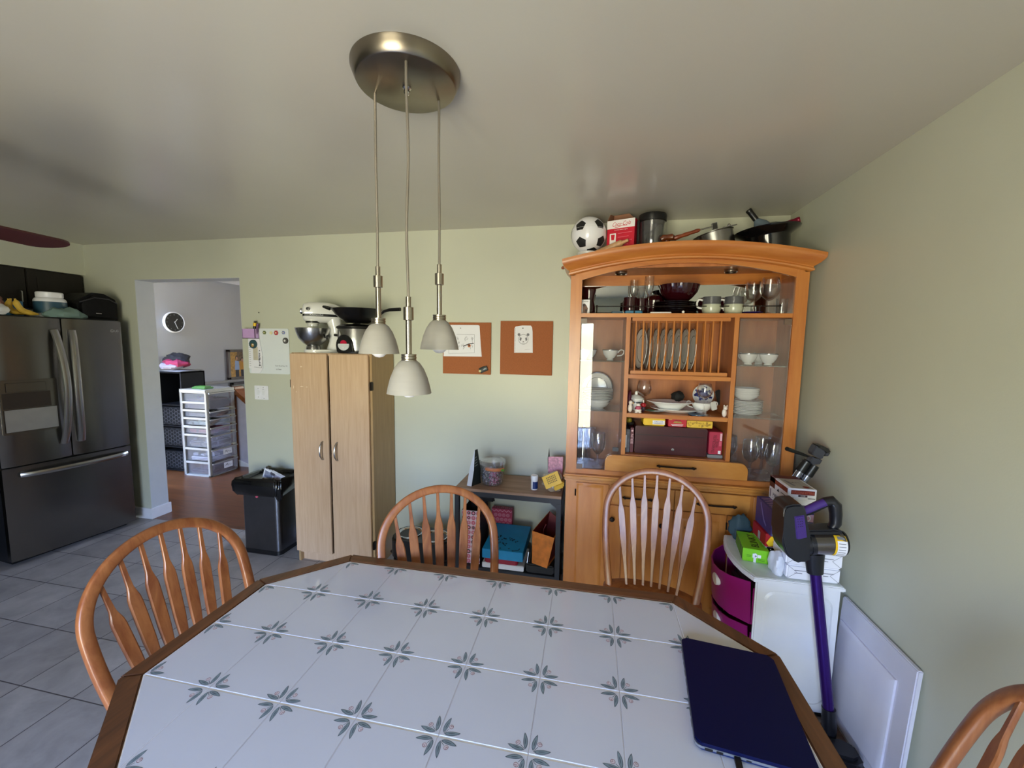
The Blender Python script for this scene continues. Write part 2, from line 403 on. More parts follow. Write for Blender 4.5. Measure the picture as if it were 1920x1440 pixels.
# ------------------------------------------------------------------ hall things
t = thing('wall_clock', 'round wall clock with black face and white rim in the hall', 'clock', (HX, 4.215, 1.838))
A = toward((1, 0, 0))
mb = MB(); mb.lathe([(0, 0), (.118, 0), (.13, .012), (.13, .036), (.126, .042), (.119, .042), (.117, .034), (0, .034)], M_WHITE, (HX, 4.215, 1.838), 40, A); mb.build('rim', t)
mb = MB(); mb.lathe([(0, .0345), (.1165, .0345), (.1165, .036), (0, .036)], M_BLKM, (HX, 4.215, 1.838), 40, A)
fr = mb.on((HX+.036, 4.215, 1.838), (0, 1, 0), (0, 0, 1))
for i in range(12):
    a = PI/2-i*PI/6; mb.text(fr, str(i or 12), .095*math.cos(a), .095*math.sin(a), .017, M_GREY)
mb.build('dial', t)
mb = MB(); fr = mb.on((HX+.038, 4.215, 1.838), (0, 1, 0), (0, 0, 1))
for ang, L in ((40, .055), (157, .088)):
    a = R(90-ang); mb.obox((HX+.039, 4.215+L*.45*math.cos(a), 1.838+L*.45*math.sin(a)), (.001, 0, 0), (0, L*.55*math.cos(a), L*.55*math.sin(a)), (0, -.0035*math.sin(a), .0035*math.cos(a)), M_WHITE)
mb.build('hands', t)

t = thing('storage_cabinet', 'tall black storage cabinet against the hall wall, papers on top', 'cabinet', (-5.035, 4.12, 0))
mb = MB(); x0, x1, y0, y1, zt = -5.215, -4.852, 3.966, 4.272, 1.235
M_BLKM_ = M_BLKM; M_BLKM = plain('cabinet_black', '#0D0D0F', .75, spec=.15)
mb.box(x0, x1, y1-.015, y1, 0, zt, M_BLKM); mb.box(x0, x0+.015, y0, y1, 0, zt, M_BLKM); mb.box(x1-.015, x1, y0, y1, 0, zt, plain('black_laminate', '#1A1A1D', .7, spec=.2)); mb.box(x0, x1, y0, y1, zt-.018, zt, M_BLKM, .003)
for z in (0.01, .3, .56, .82): mb.box(x0, x1, y0+.005, y1, z, z+.015, M_BLKM)
mb.build('body', t)
M_HEX = plain('hex_print_grey', '#2C2C30', .7)
for k, z in enumerate((.03, .32, .58)):
    t2 = MB(); t2.box(x0+.02, x1-.018, y0+.012, y1-.03, z, z+.225, M_BLKM, .006)
    fr = t2.on((x0+.02, y0+.012, z), (1, 0, 0), (0, 0, 1)); s_ = .026
    for j in range(5):
        for i in range(8):
            u = .03+i*s_*1.5; v = .03+j*s_*1.75+(.5*1.75*s_ if i % 2 else 0)
            if v < .21 and u < .31: t2.line(fr, [(u+.9*s_*math.cos(q*PI/3), v+.9*s_*math.sin(q*PI/3)) for q in range(7)], .0035, M_HEX)
    o = t2.build('fabric_bin', loc=((x0+x1)/2, (y0+y1)/2, z))
    tag(o, 'black fabric bin with grey hexagon outlines, ' + ('lowest', 'middle', 'topmost')[k] + ' one in the hall cabinet', 'bin', 'hexagon bins in the hall cabinet')
M_BLKM = M_BLKM_
mb = MB()
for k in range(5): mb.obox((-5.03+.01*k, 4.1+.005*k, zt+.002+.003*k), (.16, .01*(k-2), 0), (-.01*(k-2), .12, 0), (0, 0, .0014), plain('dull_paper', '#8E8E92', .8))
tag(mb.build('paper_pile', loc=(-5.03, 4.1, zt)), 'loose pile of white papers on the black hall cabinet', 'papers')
mb = MB(); P0 = (-5.17, 4.05, 1.363)
def blob(mb, c, r, mat, seed=1, amp=.25, n=20, flat=0):
    rnd = random.Random(seed); ph = [rnd.uniform(0, 6.28) for _ in range(9)]
    base = len(mb.bm.verts); mb.ball(c, r, mat, n, 12); mb.bm.verts.ensure_lookup_table()
    c = Vector(c)
    for vv in list(mb.bm.verts)[base:]:
        d = vv.co-(mb.M@c); dn = d.normalized()
        k = 1+amp*(math.sin(5*dn.x+ph[0])*math.sin(4*dn.y+ph[1])+.6*math.sin(9*dn.z+ph[2]+3*dn.x)*math.cos(7*dn.y+ph[3])+.35*math.sin(15*dn.x+ph[4])*math.sin(13*dn.z+ph[5]))
        vv.co = mb.M@c+d*k
        if flat and vv.co.z < flat: vv.co.z = flat
blob(mb, (-5.04, 4.08, zt+.13), (.17, .09, .09), plain('black_cloth', '#17151A', .8), 3, .2, flat=zt+.02)
blob(mb, (-5.0, 4.05, zt+.10), (.17, .09, .055), plain('magenta_cloth', '#8C2448', .8), 5, .2, flat=zt+.02)
blob(mb, (-5.06, 4.03, zt+.065), (.15, .09, .045), plain('pale_cloth', '#8E8896', .8), 8, .2, flat=zt+.018)
tag(mb.build('clothes_heap', loc=(-5.04, 4.08, zt+.018)), 'heap of black, magenta and pale clothes on top of the hall cabinet', 'clothes')

# clear drawer tower
t = thing('drawer_tower', 'white drawer tower with clear plastic drawers on the hall floor', 'drawers', (-4.58, 4.06, 0))
x0, x1, y0, y1, zt = -4.775, -4.40, 3.875, 4.255, 1.045
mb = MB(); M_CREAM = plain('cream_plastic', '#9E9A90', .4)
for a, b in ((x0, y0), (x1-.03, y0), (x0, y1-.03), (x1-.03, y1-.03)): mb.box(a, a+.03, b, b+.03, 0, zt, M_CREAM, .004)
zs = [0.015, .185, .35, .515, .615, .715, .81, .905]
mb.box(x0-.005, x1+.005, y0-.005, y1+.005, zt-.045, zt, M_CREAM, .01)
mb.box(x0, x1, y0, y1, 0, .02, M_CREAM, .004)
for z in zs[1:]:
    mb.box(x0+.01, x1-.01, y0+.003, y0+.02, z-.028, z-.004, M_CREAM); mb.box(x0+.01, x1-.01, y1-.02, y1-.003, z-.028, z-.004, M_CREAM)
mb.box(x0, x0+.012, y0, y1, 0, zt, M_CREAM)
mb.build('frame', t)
M_CLEAR = glass('clear_drawer_plastic', (.93, .93, .94), rough=.06, haze=.07, haze_col=(.7, .7, .75), base=.05)
cont = [('#3A3B44', '#5C5060'), ('#BFC3CC', '#8B8F9C'), ('#57545E', '#9E9AA2'), ('#8E2F3C', '#402A34'), ('#7E9A94', '#4B5458'), ('#474552', '#6E6A72'), ('#5A3C48', '#C4C0BC')]
for i in range(7):
    z0 = zs[i]+.004; z1 = (zs[i+1] if i < 7 else zt)-.035
    if i == 6: z1 = zt-.05
    mb = MB(); xo = x1+.018
    mb.box(x0+.02, xo, y0+.022, y0+.026, z0, z1, M_CLEAR); mb.box(x0+.02, xo, y1-.026, y1-.022, z0, z1, M_CLEAR)
    mb.box(xo-.004, xo, y0+.022, y1-.022, z0, z1, M_CLEAR); mb.box(x0+.02, xo, y0+.022, y1-.022, z0, z0+.004, M_CLEAR)
    mb.box(xo-.008, xo+.012, y0+.015, y1-.015, z1-.004, z1+.012, M_CREAM, .003)
    dr = mb.build('drawer', t)
    mb = MB(); rnd = random.Random(40+i)
    for q in range(9):
        cx = rnd.uniform(x0+.06, x1-.05); cy = rnd.uniform(y0+.07, y1-.07); hh = rnd.uniform(.3, .8)*(z1-z0)
        a = rnd.uniform(0, PI); s1 = rnd.uniform(.03, .09); s2 = rnd.uniform(.008, .03)
        mb.obox((cx, cy, z0+.006+hh/2), (s1*.5*math.cos(a), s1*.5*math.sin(a), 0), (-s2*math.sin(a), s2*math.cos(a), 0), (0, 0, hh/2), plain('stuff_%d' % (q % 2 + 2*i), cont[i][q % 2], .6), .002)
    mb.box(x0+.04, x1-.03, y0+.04, y1-.04, z0+.005, z0+(z1-z0)*(.35, .3, .5, .6, .6, .6, .6)[i], plain('stuff_dark_%d' % i, ('#33343E', '#5A5C66', '#2E2A34', '#5E2430', '#3E4A4A', '#2E2C36', '#3A2C36')[i], .6, vary=.5, vscale=25), .015)
    mb.build('contents', dr)['kind'] = 'stuff'
    if i in (0, 1):
        mb = MB(); fr = mb.on((xo, 4.06, (z0+z1)/2), (0, 1, 0), (0, 0, 1), .001)
        mb.rect(fr, -.02, .10, -.02, .05, M_PAPER)
        mb.line(fr, [(0, .0), (.012, .03), (.02, .01), (.028, .034), (.036, .0)], .004, M_INK, 2); mb.line(fr, [(.04, .01), (.05, .02), (.06, .008), (.085, .012)], .003, M_INK, 2)
        mb.build('label_card', dr)
mb = MB(); mb.box(-4.66, -4.46, 3.92, 4.04, zt, zt+.022, plain('green_plastic', '#3D7A2C', .4), .008); mb.box(-4.64, -4.48, 3.935, 4.025, zt+.022, zt+.032, plain('green_plastic_lid', '#4A8F33', .4), .004)
tag(mb.build('green_case', loc=(-4.56, 3.98, zt)), 'flat green plastic case on the clear drawer tower', 'case')

# framed pictures on the hall wall
M_FRAME = wood('dark_frame_wood', '#3B2E28', '#5A4A40', (10, 10, 2), .4)
def picture(name, label, y0, y1, z0, z1, x, painter):
    t = thing(name, label, 'picture', (x, (y0+y1)/2, z0), 0)
    mb = MB()
    for a, b, c_, d_ in ((y0, y0+.04, z0, z1), (y1-.04, y1, z0, z1), (y0, y1, z0, z0+.035), (y0, y1, z1-.035, z1)): mb.box(x, x+.035, a, b, c_, d_, M_FRAME, .004)
    mb.build('frame', t)
    mb = MB(); mb.box(x+.005, x+.012, y0+.03, y1-.03, z0+.03, z1-.03, M_PAPER)
    fr = mb.on((x+.012, y0+.04, z0+.035), (0, 1, 0), (0, 0, 1)); painter(mb, fr, y1-y0-.08, z1-z0-.07); mb.build('print', t)
def p_couple(mb, fr, w, h):
    mb.rect(fr, 0, w, 0, h, plain('print_gold', '#B98A3C', .5, vary=.35, vscale=30))
    mb.rect(fr, w*.45, w, h*.62, h, plain('print_leaf', '#6B5238', .5, vary=.5, vscale=30), 1.5)
    for u, c, s in ((.42, '#93A7CC', 1.), (.74, '#C58A2A', .9)):
        m = plain('print_'+c[1:], c, .5); hair = plain('print_hair', '#2E1F1A', .5); sk = plain('print_skin', '#B98A6E', .5); tr = plain('print_trouser', '#26222A', .5)
        mb.rect(fr, w*(u-.1), w*(u+.1), 0, h*.32, tr, 2); mb.mark(fr, [(w*(u-.14), h*.28), (w*(u+.14), h*.28), (w*(u+.12), h*.62), (w*(u-.1), h*.66)], m, 3)
        mb.disc(fr, w*u, h*.74*s+h*.02, w*.09, hair, 3, ry=h*.1); mb.disc(fr, w*u, h*.73*s+h*.01, w*.06, sk, 4, ry=h*.07)
def p_portrait(mb, fr, w, h):
    mb.rect(fr, 0, w, 0, h, plain('print_greygreen', '#8E9484', .5, vary=.2, vscale=20))
    for u in (.28, .68): 
        mb.mark(fr, [(w*(u-.2), 0), (w*(u+.2), 0), (w*(u+.1), h*.5), (w*(u-.1), h*.5)], plain('print_dress', '#C6C4BA', .5), 2)
        mb.disc(fr, w*u, h*.62, w*.11, plain('print_darkhair', '#3E3A34', .5), 2, ry=h*.2); mb.disc(fr, w*u, h*.62, w*.065, plain('print_face', '#B3A596', .5), 3, ry=h*.12)
picture('framed_photo', 'dark framed colour photo of two people standing on the hall ledge', 4.945, 5.32, 1.047, 1.485, HX+.008, p_couple)
picture('framed_photo', 'grey-green framed portrait photo below the hall ledge', 4.99, 5.36, .55, 1.0, HX+.001, p_portrait)

# ------------------------------------------------------------------ kitchen: fridge, cabinets, fan
FA = math.atan2(.074, .739)                    # fridge turned slightly
t = thing('refrigerator', 'stainless steel french door refrigerator with bottom freezer drawer', 'refrigerator', (-3.893, 2.712, 0), -FA)
W_, H_ = .745, 1.776                           # local: front face on x=0, runs from y=-W_ to 0
T_ = ROOTM[t]
def fb(): m = MB(); m.M = T_.copy(); return m
mb = fb(); mb.box(-.66, -.045, -W_+.006, -.006, .03, H_-.012, plain('fridge_side', '#1D1E22', .4), .004); mb.box(-.6, -.08, -W_+.03, -.03, 0, .05, M_BLACK); mb.box(-.16, -.03, -W_+.02, -.02, H_-.03, H_+.004, plain('fridge_hinge_cover', '#202124', .4), .004)
mb.build('body', t)
zS, zD = .712, .722
def fdoor(name, y0, y1, z0, z1, bulge=.012):
    mb = fb(); n = 10
    pts = [(-.045, y0)]+[(bulge*(1-((2*i/n-1)**2))-(.006 if i in (0, n) else 0), y0+(y1-y0)*i/n) for i in range(n+1)]+[(-.045, y1)]
    mb.prism(pts, z0, z1, M_FRIDGE, 'xy', .004); return mb, mb.build(name, t)
ymid = -W_*.5
dL = fdoor('door', -W_, ymid-.004, zD, H_-.006)[1]; dR = fdoor('door', ymid+.004, 0, zD, H_-.006)[1]; dF = fdoor('freezer_drawer', -W_, 0, .04, zS, .008)[1]
for dd, sgn in ((dL, -1), (dR, 1)):
    mb = fb(); yb = ymid+sgn*.03; pts = []
    for i in range(17):
        q = i/16; pts.append((.014+.058*math.sin(PI*q)**.7, yb+sgn*.02*(1-math.sin(PI*q)), .83+.855*q))
    mb.tube(pts, [.024]*17, M_STEEL, 10, flat=.5, ref=(0, 1, 0))
    mb.build('handle', dd)
mb = fb(); pts = []
for i in range(21):
    q = i/20; pts.append((.016+.05*math.sin(PI*q)**.5, -W_+.08+(W_-.12)*q, .655-.0*q))
mb.tube(pts, .019, M_STEEL, 10, flat=.55, ref=(0, 0, 1)); mb.build('handle', dF)
# water dispenser on the left door
mb = fb(); y0, y1 = -W_+.03, -W_+.30
mb.box(.004, .016, y0-.012, y1+.012, .95, 1.33, M_FRIDGE, .004)
mb.build('dispenser_panel', dL)
mb = fb(); mb.box(.0165, .0172, y0, y1-.03, 1.13, 1.24, plain('dispenser_recess', '#2A221E', .4)); mb.box(.016, .021, y0, y1, .965, 1.125, plain('dispenser_plate', '#A4A4A4', .3, .6), .003); mb.box(.0165, .0205, y0+.02, y1-.05, 1.245, 1.31, M_FRIDGE, .002)
mb.build('dispenser', dL)
mb = fb(); fr = mb.on((.0085, -.045, 1.69), (0, 1, 0), (0, 0, 1), .0012)
M_LOGO = plain('logo_silver', '#D0D0D0', .3, .5)
mb.ring(fr, -.026, 0, .0115, .002, M_LOGO); mb.line(fr, [(-.027, .006), (-.027, -.005), (-.022, -.005)], .002, M_LOGO); mb.text(fr, 'LG', .004, 0, .017, M_LOGO)
mb.build('logo', dR)

# kitchen cabinets over the fridge
M_ESP = wood('espresso_cabinet', '#0F0A07', '#18110D', (9, 9, 1.2), .5, .05)
t = thing('wall_cabinet', 'dark espresso wall cabinet over the refrigerator', 'cabinet', (-4.59, 2.45, 1.86))
mb = MB(); mb.box(-4.745, -4.455, 2.07, 2.825, 1.86, 2.174, M_ESP, .003); mb.build('body', t)
for y0, y1, hy in ((2.075, 2.445, 2.40), (2.45, 2.815, 2.765)):
    mb = MB(); mb.box(-4.455, -4.432, y0, y1, 1.865, 2.165, M_ESP, .004); mb.box(-4.432, -4.428, y0+.06, y1-.06, 1.92, 2.11, M_ESP, .003); dd = mb.build('door', t)
    mb = MB(); mb.tube([(-4.43, hy, 1.90), (-4.40, hy, 1.905), (-4.40, hy, 1.985), (-4.43, hy, 1.99)], .005, M_STEEL, 8); mb.build('handle', dd)
t = thing('wall_cabinet', 'dark espresso wall cabinet at the left edge of the photo', 'cabinet', (-4.59, 1.65, 1.45))
mb = MB(); mb.box(-4.745, -4.455, 1.30, 2.06, 1.45, 2.174, M_ESP, .003); mb.build('body', t)
for y0, y1, hy in ((1.305, 1.675, 1.63), (1.68, 2.055, 1.73)):
    mb = MB(); mb.box(-4.455, -4.432, y0, y1, 1.455, 2.165, M_ESP, .004); mb.box(-4.432, -4.428, y0+.06, y1-.06, 1.52, 2.10, M_ESP, .003); dd = mb.build('door', t)
    mb = MB(); mb.tube([(-4.43, hy, 1.50), (-4.40, hy, 1.505), (-4.40, hy, 1.6), (-4.43, hy, 1.605)], .005, M_STEEL, 8); mb.build('handle', dd)

# unseen kitchen run along the left wall, added to cut bounced light
t = thing('base_cabinet', 'unseen dark espresso base cabinet run added along the left kitchen wall', 'cabinet', (-4.44, .3, 0))
mb = MB(); mb.box(-4.745, -4.15, -1.3, 1.9, .1, .88, M_ESP, .003); mb.box(-4.745, -4.22, -1.3, 1.9, 0, .1, M_BLACK); mb.build('body', t)
for k in range(6):
    mb = MB(); y0 = -1.29+.53*k; mb.box(-4.15, -4.13, y0, y0+.52, .12, .70, M_ESP, .004); dd = mb.build('door', t)
    mb = MB(); mb.tube([(-4.13, y0+.46, .52), (-4.10, y0+.46, .525), (-4.10, y0+.46, .63), (-4.13, y0+.46, .635)], .005, M_STEEL, 8); mb.build('handle', dd)
    mb = MB(); mb.box(-4.15, -4.13, y0, y0+.52, .71, .86, M_ESP, .004); mb.build('drawer', t)
mb = MB(); mb.box(-4.745, -4.11, -1.32, 1.91, .88, .92, plain('dark_granite', '#2A2826', .2, vary=.4, vscale=60), .006)
tag(mb.build('countertop', loc=(-4.43, .3, .88)), 'unseen dark granite countertop on the added left kitchen cabinets', 'countertop')
t = thing('wall_cabinet', 'unseen dark espresso wall cabinet run added above the kitchen counter', 'cabinet', (-4.59, 0, 1.45))
mb = MB(); mb.box(-4.745, -4.455, -1.3, 1.29, 1.45, 2.174, M_ESP, .003); mb.build('body', t)
for k in range(5):
    mb = MB(); y0 = -1.295+.517*k; mb.box(-4.455, -4.432, y0, y0+.507, 1.455, 2.165, M_ESP, .004); mb.build('door', t)

# things on top of the fridge
FZ = H_+.004
mb = MB(); y0, y1 = 2.50, 2.77
mb.prism([(y0, FZ), (y1, FZ), (y1+.005, FZ+.13), (y1-.01, FZ+.175), (y0+.18, FZ+.215), (y0+.10, FZ+.215), (y0+.02, FZ+.16), (y0-.005, FZ+.12)], -4.26, -3.99, plain('black_nylon', '#08080A', .6, bump=.3, bscale=25, spec=.3), 'yz', .02)
tk = tag(mb.build('lunch_bag', loc=(-4.12, 2.63, FZ)), 'black soft lunch bag on the refrigerator beside the green wall', 'bag')
mb = MB(); mb.tube([(-3.985, y0+.0, FZ+.13), (-3.984, y0+.1, FZ+.175), (-3.984, y0+.2, FZ+.17), (-3.985, y1-.01, FZ+.14)], .004, plain('zip_grey', '#3A3A3E', .4), 6); mb.build('zipper', tk)
mb = MB(); mb.box(-3.988, -3.982, y0+.1, y0+.14, FZ+.045, FZ+.053, M_STEEL); mb.build('brand_tag', tk)
t = thing('supplement_tub', 'big white plastic tub with blue label on the refrigerator', 'tub', (-4.06, 2.365, FZ))
mb = MB(); mb.lathe([(0, 0), (.082, 0), (.088, .01), (.088, .125), (.08, .14), (.066, .148), (0, .148)], M_WHITE, (-4.06, 2.365, FZ), 32); mb.build('body', t)
mb = MB(); mb.lathe([(0, .147), (.07, .147), (.073, .152), (.073, .182), (.069, .187), (0, .187)], M_WHITE, (-4.06, 2.365, FZ), 32); mb.build('lid', t)
mb = MB(); mb.lathe([(.0885, .03), (.0885, .115)], plain('tub_label', '#2B4C5E', .4), (-4.06, 2.365, FZ), 32); mb.build('label', t)
mb = MB(); blob(mb, (-3.985, 2.40, FZ+.025), (.06, .13, .05), plain('teal_cloth', '#6D8680', .8), 11, .22, flat=FZ)
fr = None
tag(mb.build('cloth_bag', loc=(-3.985, 2.40, FZ)), 'crumpled grey-teal cloth bag at the front of the refrigerator top', 'bag')
t = thing('bananas', 'bunch of yellow bananas on top of the refrigerator', 'bananas', (-4.0, 2.14, FZ))
M_BAN = plain('banana_skin', '#C6A23C', .5, vary=.15)
for k in range(3):
    mb = MB(); pts = []; rr = []
    ctl = [((2.132, .112), (2.137, .098), (2.142, .07), (2.165, .035), (2.205, .018), (2.25, .012)), ((2.128, .112), (2.122, .095), (2.112, .065), (2.118, .035), (2.145, .02), (2.18, .012)), ((2.13, .112), (2.13, .095), (2.128, .06), (2.142, .034), (2.175, .019), (2.21, .012))][k]
    pts = sm_([(-3.985-.028*k, y, FZ+.004+z) for y, z in ctl], 3); m_ = len(pts)
    for i in range(m_): q = i/(m_-1); rr.append(.0185*min(1, .3+max(0, q-.12)*4)*(1 if q < .8 else max(.3, 1-(q-.8)*3.5)))
    mb.tube(pts, rr, M_BAN, 8); mb.build('banana', t)
mb = MB(); mb.box(-4.16, -4.06, 2.145, 2.215, FZ, FZ+.105, plain('blue_box_print', '#3E7FA6', .4), .003)
tag(mb.build('small_box', loc=(-4.11, 2.18, FZ)), 'small blue carton behind the bananas on the refrigerator', 'box')
mb = MB(); blob(mb, (-4.08, 2.06, FZ+.08), (.05, .07, .075), plain('bread_bag', '#8A6058', .5), 17, .2, flat=FZ); blob(mb, (-3.97, 2.055, FZ+.035), (.03, .035, .035), plain('clear_wrap', '#C3C3C0', .25), 19, .15, flat=FZ)
tag(mb.build('food_bag', loc=(-4.05, 2.06, FZ)), 'brown and clear plastic food bag at the left end of the refrigerator top', 'bag')
mb = MB(); mb.box(-4.2, -4.12, 2.42, 2.49, FZ, FZ+.12, plain('orange_box', '#8C4A22', .5), .004)
tag(mb.build('small_box', loc=(-4.16, 2.455, FZ)), 'small orange-brown carton between the white tub and the black bag', 'box')
mb = MB(); mb.box(-4.14, -4.07, 2.225, 2.25, FZ, FZ+.06, plain('navy_box', '#262A55', .5), .003)
tag(mb.build('small_box', loc=(-4.1, 2.24, FZ)), 'small dark blue carton left of the white tub', 'box')

# ceiling fan: one blade shows
ftip = Vector((-2.413, 1.472, 2.05)); fin = Vector((-2.364, 1.243, 2.05)); fdir = (fin-ftip).normalized(); fhub = ftip+fdir*.66
fc = (fhub.x, fhub.y)
t = thing('ceiling_fan', 'ceiling fan with dark red blades at the left edge of the photo', 'fan', (fc[0], fc[1], ZC))
mb = MB(); mb.lathe([(0, 0), (.07, 0), (.06, -.04), (.014, -.05), (.014, -.29), (0, -.29)], M_BRONZE, (*fc, ZC), 24); mb.build('downrod', t)
mb = MB(); mb.lathe([(0, -.28), (.06, -.28), (.11, -.31), (.12, -.36), (.09, -.42), (0, -.43)], M_BRONZE, (*fc, ZC), 32); mb.build('motor', t)
M_BLADE = plain('dark_red_blade', '#4A1A1C', .4)
a0 = math.atan2(-fdir.y, -fdir.x); L_ = .66
for k in range(3):
    a = a0+k*2*PI/3; ca, sa = math.cos(a), math.sin(a)
    mb = MB(); mb.M = Matrix.Translation((*fc, 2.05)) @ Matrix.Rotation(a, 4, 'Z') @ Matrix.Rotation(R(-9), 4, 'X')
    out = [(.18, -.06), (L_-.07, -.076)]+arc(L_-.074, 0, .075, -80, 80, 10)+[(L_-.07, .076), (.18, .06)]
    mb.prism(out, -.004, .004, M_BLADE, 'xy'); mb.box(.09, .24, -.018, .018, -.012, -.004, M_BRONZE)
    mb.build('blade', t)

# ------------------------------------------------------------------ pantry cabinet
PYF, PX, PX2, PH = 2.50, -2.107, -1.482, 1.55
t = thing('pantry_cabinet', 'tall light oak pantry cabinet with two doors against the green wall', 'cabinet', ((PX+PX2)/2, 2.66, 0))
mb = MB()
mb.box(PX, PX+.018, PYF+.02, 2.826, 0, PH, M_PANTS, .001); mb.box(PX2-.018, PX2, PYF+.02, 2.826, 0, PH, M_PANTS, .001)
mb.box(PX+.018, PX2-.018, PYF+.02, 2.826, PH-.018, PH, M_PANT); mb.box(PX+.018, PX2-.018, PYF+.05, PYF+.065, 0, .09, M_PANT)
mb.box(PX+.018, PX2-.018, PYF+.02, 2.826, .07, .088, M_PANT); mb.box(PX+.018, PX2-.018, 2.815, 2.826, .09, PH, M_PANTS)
for z in (.45, .8, 1.15): mb.box(PX+.018, PX2-.018, PYF+.05, 2.815, z, z+.016, M_PANT)
mb.build('body', t)
M_CHIP = plain('chipped_laminate', '#E4D3B8', .6)
xm = -1.803
for x0, x1, hx in ((PX, xm-.013, xm-.06), (xm+.006, PX2-.019, xm+.055)):
    mb = MB(); mb.box(x0, x1, PYF, PYF+.018, .088, PH-.006, M_PANT, .0015)
    if x0 == PX:
        fr = mb.on((x0, PYF, 0), (1, 0, 0), (0, 0, 1))
        for u, v, w_, h_ in ((.08, 1.45, .02, .008), (.02, 1.30, .008, .018), (.04, 1.27, .008, .006), (.075, 1.31, .03, .006), (.12, 1.308, .02, .005), (.07, 1.22, .006, .006)): mb.mark(fr, [(u, v), (u+w_*.6, v-h_*.3), (u+w_, v+h_*.5), (u+w_*.4, v+h_)], M_CHIP)
    dd = mb.build('door', t)
    sg = 1 if x0 == PX else -1
    mb = MB(); mb.tube([(hx, PYF, .795), (hx, PYF-.014, .80), (hx, PYF-.032, .825), (hx, PYF-.038, .86), (hx, PYF-.032, .895), (hx, PYF-.014, .92), (hx, PYF, .925)], .0055, M_STEEL, 8); mb.build('handle', dd)
for x, zz in ((PX-.004, 1.33), (PX2-.006, 1.33), (PX2-.006, .19), (PX-.004, .19)):
    mb = MB(); mb.box(x-.004, x+.010, PYF+.002, PYF+.03, zz-.03, zz+.03, M_BRONZE, .003); mb.build('hinge', t)

# stand mixer (written in its own frame: head points to -x)
t = thing('stand_mixer', 'white stand mixer with steel bowl on the pantry cabinet', 'mixer', (-1.945, 2.645, PH), R(36))
MM = ROOTM[t]
def sm(): m = MB(); m.M = MM.copy(); return m
W3 = plain('white_enamel', '#E9E9E6', .16, vary=.01, coat=.5)
mb = sm(); mb.prism(rrect(-.125, .125, -.088, .088, .08, 8), 0, .022, W3, 'xy', .006); mb.build('base', t)
mb = sm(); mb.tube([(.085, 0, .015), (.095, 0, .08), (.09, 0, .17), (.075, 0, .25)], [.062, .052, .046, .05], W3, 18, flat=.95); mb.build('column', t)
hz = .288; prof = ((-.126, .03), (-.123, .05), (-.113, .063), (-.08, .072), (-.03, .075), (.04, .074), (.09, .064), (.125, .046), (.138, .018))
mb = sm(); mb.tube([(q, 0, hz) for q, r in prof], [r for q, r in prof], W3, 26, flat=.88, ref=(0, 0, 1)); hd = mb.build('head', t)
M_BAND = plain('mixer_band', '#1A1A1C', .3)
mb = sm(); bz = hz-.020; L = []
for q, r in prof[:8]: L.append((q, -.88*math.sqrt(max(1e-5, r*r-.02**2))-.0012))
for (x0_, y0_), (x1_, y1_) in zip(L, L[1:]):
    for sg in (1, -1): mb.faces([(x0_, sg*y0_, bz-.010), (x1_, sg*y1_, bz-.010), (x1_, sg*y1_, bz+.010), (x0_, sg*y0_, bz+.010)], [(0, 1, 2, 3)], M_BAND)
mb.faces([(L[0][0]-.001, L[0][1], bz-.010), (L[0][0]-.001, -L[0][1], bz-.010), (L[0][0]-.001, -L[0][1], bz+.010), (L[0][0]-.001, L[0][1], bz+.010)], [(0, 1, 2, 3)], M_BAND)
mb.M = Matrix.Identity(4); fr = mb.on(MM@Vector((-.035, -.0655, bz)), MM.to_3x3()@Vector((1, -.02, 0)), (0, 0, 1), .0012); mb.text(fr, 'KitchenAid', 0, 0, .011, M_LOGO, w=.085)
mb.build('trim_band', hd)
mb = sm(); mb.lathe([(0, -.012), (.019, -.012), (.022, 0), (.019, .012), (.008, .016), (0, .016)], M_CHROME, (-.129, 0, hz+.006), 18, toward((-1, 0, 0))); mb.build('attachment_hub', hd)
mb = sm(); mb.lathe([(0, 0), (.011, 0), (.011, .02), (0, .022)], M_BLACK, (-.085, -.058, hz+.02), 14, toward((-.3, -1, 0))); mb.build('lock_knob', hd)
mb = sm(); mb.lathe([(0, .075), (.042, .075), (.046, .062), (.046, .045), (.036, .038), (.036, .022), (0, .02)], W3, (-.062, 0, hz-.122), 24); mb.lathe([(.0465, .06), (.0475, .052), (.0465, .046)], M_BLACK, (-.062, 0, hz-.122), 24); mb.build('planetary_head', hd)
mb = sm(); mb.tube([(.03, -.055, .1), (.03, -.07, .115), (.03, -.085, .12)], .008, M_BLACK, 8); mb.build('bowl_lever', t)
mb = sm(); bw = [(0, .004), (.045, .004), (.05, 0), (.048, .02), (.043, .028), (.068, .046), (.097, .08), (.112, .122), (.118, .152), (.121, .154), (.1165, .152), (.11, .122), (.095, .082), (.062, .046), (0, .033)]
mb.lathe(bw, M_STEEL, (-.062, 0, .022), 40); mb.build('bowl', t)

# rice cooker and wok
rx, ry = -1.665, 2.64
t = thing('rice_cooker', 'steel rice cooker with black lid and control panel on the pantry cabinet', 'rice cooker', (rx, ry, PH))
mb = MB(); mb.lathe([(0, 0), (.125, 0), (.13, .008), (.13, .02), (.128, .022)], M_BLACK, (rx, ry, PH), 40); mb.lathe([(.1275, .02), (.1285, .03), (.1285, .172), (.126, .178), (.12, .178)], M_STEEL, (rx, ry, PH), 40); mb.build('body', t)
mb = MB(); mb.lathe([(.131, .172), (.138, .178), (.136, .188), (.11, .2), (.05, .207), (0, .208)], M_BLACK, (rx, ry, PH), 40); mb.lathe([(0, .206), (.03, .206), (.024, .212), (0, .213)], M_BLACK, (rx, ry, PH), 20); mb.build('lid', t)
mb = MB()
pa = []
for i in range(13): pa.append((rx-.01+.062*math.cos(PI*i/12)-.004, PH+.055+.075*math.sin(PI*i/12)))
